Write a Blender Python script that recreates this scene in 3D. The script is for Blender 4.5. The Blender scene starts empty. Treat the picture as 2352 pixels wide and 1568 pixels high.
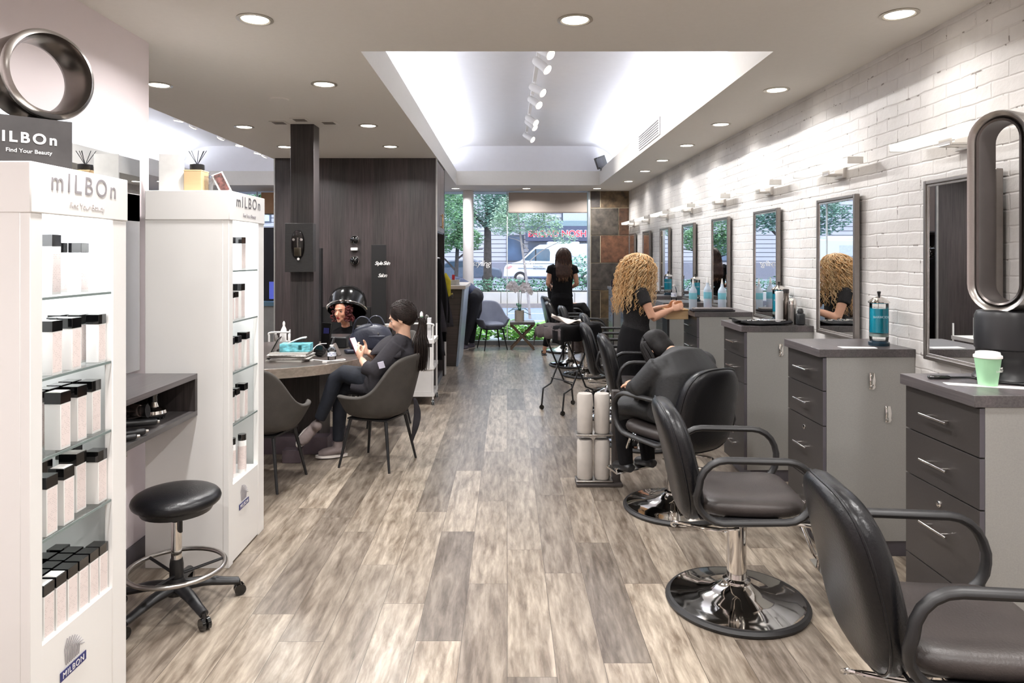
import bpy, bmesh, math, random
from mathutils import Vector, Matrix, Euler, noise
PI = math.pi
R = math.radians
random.seed(7)
SC = bpy.context.scene
COL = SC.collection

# ---------------- camera (photo frame taken as 2352 x 1568) ----------------
EYE = 1.60
cam_data = bpy.data.cameras.new('camera')
cam_data.sensor_width = 36.0
cam_data.lens = 1600 / 2352 * 36.0
cam_data.shift_x = (1176 - 1165) / 2352
cam_data.shift_y = -(784 - 588) / 2352
cam_data.clip_start = 0.05
cam_data.clip_end = 300
cam = bpy.data.objects.new('camera', cam_data)
cam.location = (0, 0, EYE)
cam.rotation_euler = (PI / 2, 0, 0)
COL.objects.link(cam)
SC.camera = cam

# ---------------- world, exposure ----------------
SC.view_settings.view_transform = 'Standard'
SC.view_settings.look = 'None'
SC.view_settings.gamma = 1.0
SC.view_settings.exposure = 0.75
SC.cycles.max_bounces = 9
SC.cycles.diffuse_bounces = 5
SC.cycles.glossy_bounces = 4
SC.cycles.transparent_max_bounces = 12
SC.cycles.transmission_bounces = 6
SC.cycles.sample_clamp_indirect = 6.0
SC.cycles.caustics_reflective = False
SC.cycles.caustics_refractive = False
world = bpy.data.worlds.new('overcast_sky')
SC.world = world
world.use_nodes = True
wn = world.node_tree
wbg = wn.nodes['Background']
sky = wn.nodes.new('ShaderNodeTexSky')
sky.sky_type = 'NISHITA'
sky.sun_disc = False
sky.sun_elevation = R(48)
sky.sun_rotation = R(200)
sky.air_density = 1.2
sky.dust_density = 3.0
wmix = wn.nodes.new('ShaderNodeMix')
wmix.data_type = 'RGBA'
wmix.inputs[0].default_value = 0.82
wmix.inputs[7].default_value = (5.2, 5.9, 7.0, 1)
wn.links.new(sky.outputs[0], wmix.inputs[6])
wn.links.new(wmix.outputs[2], wbg.inputs[0])
wbg.inputs[1].default_value = 0.33

P_DOWN, P_COVE, P_TRACK, E_BAR = 13.0, 31.0, 4.0, 0.95   # lamp powers (W) and vanity bar radiance
WARM, COOL, NEUT = (1.0, 0.98, 0.965), (0.88, 0.92, 1.0), (1.0, 0.97, 0.95)

# ---------------- materials ----------------
def lin(c):
    return tuple((x / 255 / 12.92) if x / 255 <= 0.04045 else ((x / 255 + 0.055) / 1.055) ** 2.4 for x in c)
MATS = {}
def pm(name, rgb, rough=0.5, metal=0.0, var=0.08, scale=12.0, bump=0.0, bscale=None, stretch=None, coat=0.0, emit=0.0, trans=0.0, ecol=None, spec=0.5, alpha=1.0):
    """procedural principled material: colour wanders by noise, optional fine bump"""
    if name in MATS:
        return MATS[name]
    m = bpy.data.materials.new(name)
    m.use_nodes = True
    nt = m.node_tree
    b = nt.nodes['Principled BSDF']
    c = lin(rgb)
    tc = nt.nodes.new('ShaderNodeTexCoord')
    mp = nt.nodes.new('ShaderNodeMapping')
    mp.inputs['Scale'].default_value = stretch or (1, 1, 1)
    nt.links.new(tc.outputs['Object'], mp.inputs[0])
    nz = nt.nodes.new('ShaderNodeTexNoise')
    nz.inputs['Scale'].default_value = scale
    nz.inputs['Detail'].default_value = 4
    nt.links.new(mp.outputs[0], nz.inputs[0])
    rp = nt.nodes.new('ShaderNodeValToRGB')
    rp.color_ramp.elements[0].position = 0.3
    rp.color_ramp.elements[1].position = 0.7
    rp.color_ramp.elements[0].color = (*[max(0, x * (1 - var)) for x in c], 1)
    rp.color_ramp.elements[1].color = (*[min(1, x * (1 + var)) for x in c], 1)
    nt.links.new(nz.outputs[0], rp.inputs[0])
    nt.links.new(rp.outputs[0], b.inputs['Base Color'])
    b.inputs['Roughness'].default_value = rough
    b.inputs['Metallic'].default_value = metal
    b.inputs['Specular IOR Level'].default_value = spec
    b.inputs['Coat Weight'].default_value = coat
    b.inputs['Coat Roughness'].default_value = 0.08
    b.inputs['Transmission Weight'].default_value = trans
    if emit:
        b.inputs['Emission Color'].default_value = (*(ecol or c), 1)
        b.inputs['Emission Strength'].default_value = emit
    if bump:
        n2 = nt.nodes.new('ShaderNodeTexNoise')
        n2.inputs['Scale'].default_value = bscale or scale * 6
        n2.inputs['Detail'].default_value = 3
        nt.links.new(mp.outputs[0], n2.inputs[0])
        bp = nt.nodes.new('ShaderNodeBump')
        bp.inputs['Strength'].default_value = bump
        bp.inputs['Distance'].default_value = 0.004
        nt.links.new(n2.outputs[0], bp.inputs['Height'])
        nt.links.new(bp.outputs[0], b.inputs['Normal'])
    MATS[name] = m
    return m

def world_vec(nt, order, scale=(1, 1, 1)):
    """world position re-ordered, e.g. 'yzx'"""
    g = nt.nodes.new('ShaderNodeNewGeometry')
    s = nt.nodes.new('ShaderNodeSeparateXYZ')
    c = nt.nodes.new('ShaderNodeCombineXYZ')
    nt.links.new(g.outputs['Position'], s.inputs[0])
    for i, ch in enumerate(order):
        nt.links.new(s.outputs['xyz'.index(ch)], c.inputs[i])
    mp = nt.nodes.new('ShaderNodeMapping')
    mp.inputs['Scale'].default_value = scale
    nt.links.new(c.outputs[0], mp.inputs[0])
    return mp.outputs[0]

def mat_floor():
    m = bpy.data.materials.new('wood_plank_vinyl')
    m.use_nodes = True
    nt = m.node_tree
    L = nt.links.new
    b = nt.nodes['Principled BSDF']
    v = world_vec(nt, 'yxz')
    br = nt.nodes.new('ShaderNodeTexBrick')
    br.offset = 0.0
    br.offset_frequency = 2
    br.squash = 1.0
    for k, val in (('Scale', 1.0), ('Mortar Size', 0.0012), ('Mortar Smooth', 0.3), ('Bias', 0.0), ('Brick Width', 1.15), ('Row Height', 0.19)):
        br.inputs[k].default_value = val
    br.inputs['Color1'].default_value = (0, 0, 0, 1)
    br.inputs['Color2'].default_value = (1, 1, 1, 1)
    br.inputs['Mortar'].default_value = (0.2, 0.2, 0.2, 1)
    # every row of planks starts at its own random place
    sp = nt.nodes.new('ShaderNodeSeparateXYZ'); L(v, sp.inputs[0])
    dv = nt.nodes.new('ShaderNodeMath'); dv.operation = 'DIVIDE'; dv.inputs[1].default_value = 0.19; L(sp.outputs[1], dv.inputs[0])
    fl = nt.nodes.new('ShaderNodeMath'); fl.operation = 'FLOOR'; L(dv.outputs[0], fl.inputs[0])
    wn_ = nt.nodes.new('ShaderNodeTexWhiteNoise'); wn_.noise_dimensions = '1D'; L(fl.outputs[0], wn_.inputs['W'])
    ml = nt.nodes.new('ShaderNodeMath'); ml.operation = 'MULTIPLY_ADD'; ml.inputs[1].default_value = 7.3
    L(wn_.outputs['Value'], ml.inputs[0]); L(sp.outputs[0], ml.inputs[2])
    cm = nt.nodes.new('ShaderNodeCombineXYZ'); L(ml.outputs[0], cm.inputs[0]); L(sp.outputs[1], cm.inputs[1])
    L(cm.outputs[0], br.inputs[0])
    # grain, shifted per plank
    mul = nt.nodes.new('ShaderNodeVectorMath')
    mul.operation = 'SCALE'
    mul.inputs['Scale'].default_value = 37.0
    L(br.outputs['Color'], mul.inputs[0])
    add = nt.nodes.new('ShaderNodeVectorMath')
    L(v, add.inputs[0])
    L(mul.outputs[0], add.inputs[1])
    mp = nt.nodes.new('ShaderNodeMapping')
    mp.inputs['Scale'].default_value = (1.5, 9.0, 1)
    L(add.outputs[0], mp.inputs[0])
    n1 = nt.nodes.new('ShaderNodeTexNoise')
    n1.inputs['Scale'].default_value = 2.6
    n1.inputs['Detail'].default_value = 8
    n1.inputs['Roughness'].default_value = 0.65
    n1.inputs['Distortion'].default_value = 0.35
    L(mp.outputs[0], n1.inputs[0])
    mp2 = nt.nodes.new('ShaderNodeMapping')
    mp2.inputs['Scale'].default_value = (4.0, 34.0, 1)
    L(add.outputs[0], mp2.inputs[0])
    n2 = nt.nodes.new('ShaderNodeTexNoise')
    n2.inputs['Scale'].default_value = 1.5
    n2.inputs['Detail'].default_value = 5
    L(mp2.outputs[0], n2.inputs[0])
    plank = nt.nodes.new('ShaderNodeValToRGB')
    e = plank.color_ramp.elements
    e[0].position, e[0].color = 0.0, (*lin((134, 124, 113)), 1)
    e[1].position, e[1].color = 1.0, (*lin((196, 183, 166)), 1)
    x = e.new(0.35); x.color = (*lin((148, 137, 125)), 1)
    x = e.new(0.7); x.color = (*lin((172, 160, 145)), 1)
    L(br.outputs['Color'], plank.inputs[0])
    g1 = nt.nodes.new('ShaderNodeValToRGB')
    e = g1.color_ramp.elements
    e[0].position, e[0].color = 0.34, (*lin((146, 136, 128)), 1)
    e[1].position, e[1].color = 0.66, (1, 1, 1, 1)
    L(n1.outputs[0], g1.inputs[0])
    g2 = nt.nodes.new('ShaderNodeValToRGB')
    e = g2.color_ramp.elements
    e[0].position, e[0].color = 0.34, (0.66, 0.65, 0.63, 1)
    e[1].position, e[1].color = 0.60, (1, 1, 1, 1)
    L(n2.outputs[0], g2.inputs[0])
    m1 = nt.nodes.new('ShaderNodeMix'); m1.data_type = 'RGBA'; m1.blend_type = 'MULTIPLY'; m1.inputs[0].default_value = 0.9
    L(plank.outputs[0], m1.inputs[6]); L(g1.outputs[0], m1.inputs[7])
    m2 = nt.nodes.new('ShaderNodeMix'); m2.data_type = 'RGBA'; m2.blend_type = 'MULTIPLY'; m2.inputs[0].default_value = 0.75
    L(m1.outputs[2], m2.inputs[6]); L(g2.outputs[0], m2.inputs[7])
    m3 = nt.nodes.new('ShaderNodeMix'); m3.data_type = 'RGBA'
    m3.inputs[7].default_value = (*lin((70, 62, 55)), 1)
    L(br.outputs['Fac'], m3.inputs[0]); L(m2.outputs[2], m3.inputs[6])
    L(m3.outputs[2], b.inputs['Base Color'])
    b.inputs['Roughness'].default_value = 0.28
    b.inputs['Specular IOR Level'].default_value = 0.45
    bp = nt.nodes.new('ShaderNodeBump')
    bp.inputs['Strength'].default_value = 0.12
    bp.inputs['Distance'].default_value = 0.002
    L(n2.outputs[0], bp.inputs['Height'])
    L(bp.outputs[0], b.inputs['Normal'])
    return m

def mat_brick():
    m = bpy.data.materials.new('white_painted_brick')
    m.use_nodes = True
    nt = m.node_tree
    L = nt.links.new
    b = nt.nodes['Principled BSDF']
    v = world_vec(nt, 'yzx')
    wob = nt.nodes.new('ShaderNodeTexNoise'); wob.inputs['Scale'].default_value = 7; wob.inputs['Detail'].default_value = 3
    L(v, wob.inputs[0])
    sub = nt.nodes.new('ShaderNodeVectorMath'); sub.operation = 'SUBTRACT'; sub.inputs[1].default_value = (.5, .5, .5)
    L(wob.outputs['Color'], sub.inputs[0])
    sca = nt.nodes.new('ShaderNodeVectorMath'); sca.operation = 'SCALE'; sca.inputs['Scale'].default_value = 0.02
    L(sub.outputs[0], sca.inputs[0])
    add = nt.nodes.new('ShaderNodeVectorMath')
    L(v, add.inputs[0]); L(sca.outputs[0], add.inputs[1])
    br = nt.nodes.new('ShaderNodeTexBrick')
    for k, val in (('Scale', 1.0), ('Mortar Size', 0.007), ('Mortar Smooth', 1.0), ('Brick Width', 0.215), ('Row Height', 0.072)):
        br.inputs[k].default_value = val
    br.inputs['Color1'].default_value = (0, 0, 0, 1); br.inputs['Color2'].default_value = (1, 1, 1, 1)
    L(add.outputs[0], br.inputs[0])
    big = nt.nodes.new('ShaderNodeTexNoise'); big.inputs['Scale'].default_value = 3.0; big.inputs['Detail'].default_value = 5
    L(v, big.inputs[0])
    fine = nt.nodes.new('ShaderNodeTexNoise'); fine.inputs['Scale'].default_value = 34; fine.inputs['Detail'].default_value = 6; fine.inputs['Roughness'].default_value = 0.7
    L(v, fine.inputs[0])
    chip = nt.nodes.new('ShaderNodeTexNoise'); chip.inputs['Scale'].default_value = 19; chip.inputs['Detail'].default_value = 2
    L(v, chip.inputs[0])
    base = nt.nodes.new('ShaderNodeValToRGB')
    e = base.color_ramp.elements
    e[0].position, e[0].color = 0.3, (*lin((196, 192, 188)), 1)
    e[1].position, e[1].color = 0.7, (*lin((224, 221, 218)), 1)
    L(big.outputs[0], base.inputs[0])
    # dark chips sit in the joints
    ct = nt.nodes.new('ShaderNodeMath'); ct.operation = 'GREATER_THAN'; ct.inputs[1].default_value = 0.655
    L(chip.outputs[0], ct.inputs[0])
    mf = nt.nodes.new('ShaderNodeMath'); mf.operation = 'MULTIPLY'
    L(ct.outputs[0], mf.inputs[0]); L(br.outputs['Fac'], mf.inputs[1])
    mf2 = nt.nodes.new('ShaderNodeMath'); mf2.operation = 'MULTIPLY'; mf2.inputs[1].default_value = 0.85
    L(mf.outputs[0], mf2.inputs[0])
    mx = nt.nodes.new('ShaderNodeMix'); mx.data_type = 'RGBA'; mx.inputs[7].default_value = (*lin((96, 84, 74)), 1)
    L(mf2.outputs[0], mx.inputs[0]); L(base.outputs[0], mx.inputs[6])
    L(mx.outputs[2], b.inputs['Base Color'])
    b.inputs['Roughness'].default_value = 0.5
    # height: bricks proud of joints, lumpy paint
    inv = nt.nodes.new('ShaderNodeMath'); inv.operation = 'MULTIPLY'; inv.inputs[1].default_value = -1.0
    L(br.outputs['Fac'], inv.inputs[0])
    h1 = nt.nodes.new('ShaderNodeMath'); h1.operation = 'MULTIPLY_ADD'; h1.inputs[1].default_value = 0.85
    L(fine.outputs[0], h1.inputs[0]); L(inv.outputs[0], h1.inputs[2])
    h2 = nt.nodes.new('ShaderNodeMath'); h2.operation = 'MULTIPLY_ADD'; h2.inputs[1].default_value = 0.35
    L(br.outputs['Color'], h2.inputs[0]); L(h1.outputs[0], h2.inputs[2])
    h3 = nt.nodes.new('ShaderNodeMath'); h3.operation = 'MULTIPLY_ADD'; h3.inputs[1].default_value = 1.2
    L(wob.outputs[0], h3.inputs[0]); L(h2.outputs[0], h3.inputs[2])
    bp = nt.nodes.new('ShaderNodeBump')
    bp.inputs['Strength'].default_value = 0.42
    bp.inputs['Distance'].default_value = 0.007
    L(h3.outputs[0], bp.inputs['Height'])
    L(bp.outputs[0], b.inputs['Normal'])
    return m

def mat_wood_dark(name, lo, hi, along='z', rough=0.42, sc=1.0):
    m = bpy.data.materials.new(name)
    m.use_nodes = True
    nt = m.node_tree
    L = nt.links.new
    b = nt.nodes['Principled BSDF']
    s = {'z': (45 * sc, 45 * sc, 1.3), 'y': (45 * sc, 1.3, 45 * sc), 'x': (1.3, 45 * sc, 45 * sc)}[along]
    v = world_vec(nt, 'xyz', s)
    n1 = nt.nodes.new('ShaderNodeTexNoise'); n1.inputs['Scale'].default_value = 1.6; n1.inputs['Detail'].default_value = 6; n1.inputs['Roughness'].default_value = 0.7
    L(v, n1.inputs[0])
    s2 = {'z': (5, 5, .25), 'y': (5, .25, 5), 'x': (.25, 5, 5)}[along]
    v2 = world_vec(nt, 'xyz', s2)
    n2 = nt.nodes.new('ShaderNodeTexNoise'); n2.inputs['Scale'].default_value = 1.3; n2.inputs['Detail'].default_value = 3
    L(v2, n2.inputs[0])
    r = nt.nodes.new('ShaderNodeValToRGB')
    e = r.color_ramp.elements
    e[0].position, e[0].color = 0.33, (*lin(lo), 1)
    e[1].position, e[1].color = 0.68, (*lin(hi), 1)
    L(n1.outputs[0], r.inputs[0])
    mx = nt.nodes.new('ShaderNodeMix'); mx.data_type = 'RGBA'; mx.blend_type = 'MULTIPLY'; mx.inputs[0].default_value = 0.8
    r2 = nt.nodes.new('ShaderNodeValToRGB')
    e = r2.color_ramp.elements
    e[0].position, e[0].color = 0.35, (0.62, 0.66, 0.62, 1)
    e[1].position, e[1].color = 0.65, (1, 0.92, 0.92, 1)
    L(n2.outputs[0], r2.inputs[0])
    L(r.outputs[0], mx.inputs[6]); L(r2.outputs[0], mx.inputs[7])
    L(mx.outputs[2], b.inputs['Base Color'])
    b.inputs['Roughness'].default_value = rough
    bp = nt.nodes.new('ShaderNodeBump'); bp.inputs['Strength'].default_value = 0.15; bp.inputs['Distance'].default_value = 0.002
    L(n1.outputs[0], bp.inputs['Height']); L(bp.outputs[0], b.inputs['Normal'])
    MATS[name] = m
    return m

def mat_emit(name, rgb, strength):
    m = bpy.data.materials.new(name)
    m.use_nodes = True
    nt = m.node_tree
    for n in list(nt.nodes):
        nt.nodes.remove(n)
    e = nt.nodes.new('ShaderNodeEmission')
    e.inputs[0].default_value = (*rgb, 1)
    e.inputs[1].default_value = strength
    o = nt.nodes.new('ShaderNodeOutputMaterial')
    nt.links.new(e.outputs[0], o.inputs[0])
    return m

def mat_pane(name, tint=(1, 1, 1), gloss=1.0):
    """thin clear sheet: straight-through light plus Fresnel reflection"""
    m = bpy.data.materials.new(name)
    m.use_nodes = True
    nt = m.node_tree
    for n in list(nt.nodes):
        nt.nodes.remove(n)
    t = nt.nodes.new('ShaderNodeBsdfTransparent'); t.inputs[0].default_value = (*tint, 1)
    g = nt.nodes.new('ShaderNodeBsdfGlossy'); g.inputs['Roughness'].default_value = 0.02
    f = nt.nodes.new('ShaderNodeFresnel'); f.inputs[0].default_value = 1.45
    mul = nt.nodes.new('ShaderNodeMath'); mul.operation = 'MULTIPLY'; mul.inputs[1].default_value = gloss
    nt.links.new(f.outputs[0], mul.inputs[0])
    mx = nt.nodes.new('ShaderNodeMixShader')
    nt.links.new(mul.outputs[0], mx.inputs[0]); nt.links.new(t.outputs[0], mx.inputs[1]); nt.links.new(g.outputs[0], mx.inputs[2])
    o = nt.nodes.new('ShaderNodeOutputMaterial')
    nt.links.new(mx.outputs[0], o.inputs[0])
    return m

def mat_print(name, base, ink, rows=0.008, width=0.03, order='yzx', amount=0.5):
    """small printed lines on a carton or page"""
    m = bpy.data.materials.new(name)
    m.use_nodes = True
    nt = m.node_tree
    L = nt.links.new
    b = nt.nodes['Principled BSDF']
    v = world_vec(nt, order)
    br = nt.nodes.new('ShaderNodeTexBrick')
    for k, val in (('Scale', 1.0), ('Mortar Size', rows * 0.32), ('Mortar Smooth', 0.1), ('Brick Width', width), ('Row Height', rows)):
        br.inputs[k].default_value = val
    L(v, br.inputs[0])
    nz = nt.nodes.new('ShaderNodeTexNoise'); nz.inputs['Scale'].default_value = 60
    L(v, nz.inputs[0])
    gt = nt.nodes.new('ShaderNodeMath'); gt.operation = 'GREATER_THAN'; gt.inputs[1].default_value = 0.5
    L(nz.outputs[0], gt.inputs[0])
    inv = nt.nodes.new('ShaderNodeMath'); inv.operation = 'SUBTRACT'; inv.inputs[0].default_value = 1.0
    L(br.outputs['Fac'], inv.inputs[1])
    mu = nt.nodes.new('ShaderNodeMath'); mu.operation = 'MULTIPLY'
    L(gt.outputs[0], mu.inputs[0]); L(inv.outputs[0], mu.inputs[1])
    mu2 = nt.nodes.new('ShaderNodeMath'); mu2.operation = 'MULTIPLY'; mu2.inputs[1].default_value = amount
    L(mu.outputs[0], mu2.inputs[0])
    mx = nt.nodes.new('ShaderNodeMix'); mx.data_type = 'RGBA'
    mx.inputs[6].default_value = (*lin(base), 1); mx.inputs[7].default_value = (*lin(ink), 1)
    L(mu2.outputs[0], mx.inputs[0]); L(mx.outputs[2], b.inputs['Base Color'])
    b.inputs['Roughness'].default_value = 0.5
    return m

M_FLOOR = mat_floor()
M_BRICK = mat_brick()
M_WOOD = mat_wood_dark('dark_wood_panel', (46, 41, 42), (80, 73, 72))
M_WOODY = mat_wood_dark('dark_wood_counter', (78, 74, 76), (108, 103, 104), 'y', 0.3, 1.5)
M_WOODX = mat_wood_dark('dark_wood_desk', (62, 54, 50), (96, 86, 80), 'x', 0.4, 1.5)
M_TABLE = mat_wood_dark('grey_wood_table', (70, 64, 61), (96, 89, 84), 'x', 0.3, 1.0)
M_CEIL = pm('ceiling_paint', (220, 216, 209), 0.85, var=0.012, scale=40)
M_VAULT = pm('vault_paint', (238, 238, 242), 0.8, var=0.01)
M_WALLP = pm('pale_pink_paint', (226, 216, 218), 0.75, var=0.012, scale=5)
M_WHITE = pm('white_laminate', (236, 235, 233), 0.3, var=0.01, scale=4)
M_WHITEM = pm('white_powder_metal', (232, 230, 228), 0.4, var=0.02)
M_LAM = pm('grey_metallic_laminate', (164, 163, 159), 0.36, 0.4, var=0.05, scale=180, bump=0.02)
M_DRAW = pm('dimmed_front_laminate', (74, 70, 68), 0.3, 0.4, var=0.04, scale=160)  # same laminate as the bodies, darkened to paint in its dim grazing reflection
M_EDGE = pm('dark_edge_band', (84, 80, 86), 0.45, var=0.1, scale=20, stretch=(60, 60, 1))
M_CHROME = pm('chrome', (225, 222, 218), 0.06, 1.0, var=0.01)
M_STEEL = pm('brushed_steel', (176, 172, 168), 0.28, 1.0, var=0.06, scale=60, stretch=(1, 1, 20))
M_PEWTER = pm('pewter_frame', (142, 136, 132), 0.3, 0.9, var=0.05, scale=30)
M_LEATHER = pm('black_leather', (17, 17, 20), 0.3, var=0.15, scale=6, bump=0.2, bscale=160, spec=0.42)
M_SEATL = pm('worn_black_leather', (56, 50, 48), 0.42, var=0.25, scale=5, bump=0.2, bscale=140)
M_BLACK = pm('black_plastic', (28, 28, 30), 0.38, var=0.08)
M_ARM = pm('soft_black_rubber', (30, 29, 30), 0.45, var=0.08)
M_GLOSSB = pm('gloss_black', (12, 12, 13), 0.08, var=0.02, coat=0.6)
M_MIRROR = pm('mirror_silver', (238, 240, 240), 0.0, 1.0, var=0.003)
M_GLASS = mat_pane('clear_glass', (0.97, 0.985, 0.98))
M_SHELFG = mat_pane('shelf_glass', (0.98, 0.99, 0.985), 0.6)
M_GEDGE = pm('glass_edge_tint', (120, 132, 130), 0.2, var=0.05)
M_BAR = mat_emit('frosted_bar_glow', (1.0, 0.93, 0.84), E_BAR)
M_DOWN = mat_emit('downlight_glow', (1.0, 0.93, 0.82), 9.0)
M_SPOT = mat_emit('spot_glow', (1.0, 0.82, 0.6), 9.0)
M_GLOWW = mat_emit('display_light', (0.93, 0.96, 1.0), 10.0)
M_CAPE = pm('charcoal_cape', (50, 48, 52), 0.9, var=0.14, scale=9, bump=0.3, bscale=60, spec=0.2)
M_BLKCLOTH = pm('black_cloth', (17, 16, 18), 0.9, var=0.25, scale=8, bump=0.3, bscale=50, spec=0.2)
M_LACE = pm('black_lace', (20, 18, 20), 0.85, var=0.8, scale=90, bump=0.4)
M_SKIN = pm('warm_skin', (214, 164, 136), 0.5, var=0.06, scale=14)
M_SKIN2 = pm('light_skin', (222, 178, 152), 0.5, var=0.05, scale=14)
M_DENIM = pm('dark_denim', (18, 23, 34), 0.8, var=0.2, scale=20, bump=0.2)
M_SUEDE = pm('grey_suede', (128, 116, 114), 0.85, var=0.1, scale=30)
M_RUBBERW = pm('white_rubber', (225, 218, 212), 0.6, var=0.02)
M_TUB = pm('charcoal_fabric', (66, 62, 58), 0.8, var=0.16, scale=10, bump=0.35, bscale=260)
M_TUBB = pm('blue_grey_fabric', (112, 118, 136), 0.7, var=0.08, scale=10, bump=0.2, bscale=200)
M_PAPER = pm('white_paper', (236, 233, 230), 0.7, var=0.01)
M_GREENJ = pm('pale_green_card', (164, 214, 172), 0.5, var=0.03)
M_BLUEL = pm('teal_liquid', (28, 190, 224), 0.12, var=0.05)
M_TEAL = pm('teal_print_card', (112, 188, 200), 0.5, var=0.55, scale=26, stretch=(1, 1, 2.5))
M_PINKP = mat_print('carton_print', (232, 220, 217), (168, 154, 152), 0.006, 0.014, 'yzx', 0.35)
M_PAGE = mat_print('page_edges', (205, 200, 196), (110, 105, 104), 0.006, 0.4, 'xzy', 0.7)
M_WOODL = pm('pale_timber', (206, 176, 134), 0.6, var=0.06, scale=8, stretch=(1, 1, 8))
M_BRASS = pm('brass_handle', (196, 160, 120), 0.25, 1.0, var=0.03)

# ---------------- mesh builder ----------------
def smooth_path(pts, per=5, closed=False):
    P = [Vector(p) for p in pts]
    n = len(P)
    out = []
    rng = range(n if closed else n - 1)
    for i in rng:
        if closed:
            a, b, c, d = P[(i - 1) % n], P[i], P[(i + 1) % n], P[(i + 2) % n]
        else:
            a, b, c, d = P[max(i - 1, 0)], P[i], P[i + 1], P[min(i + 2, n - 1)]
        for k in range(per):
            t = k / per
            out.append(0.5 * ((2 * b) + (c - a) * t + (2 * a - 5 * b + 4 * c - d) * t * t + (3 * b - a - 3 * c + d) * t ** 3))
    if not closed:
        out.append(P[-1])
    return out

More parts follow.
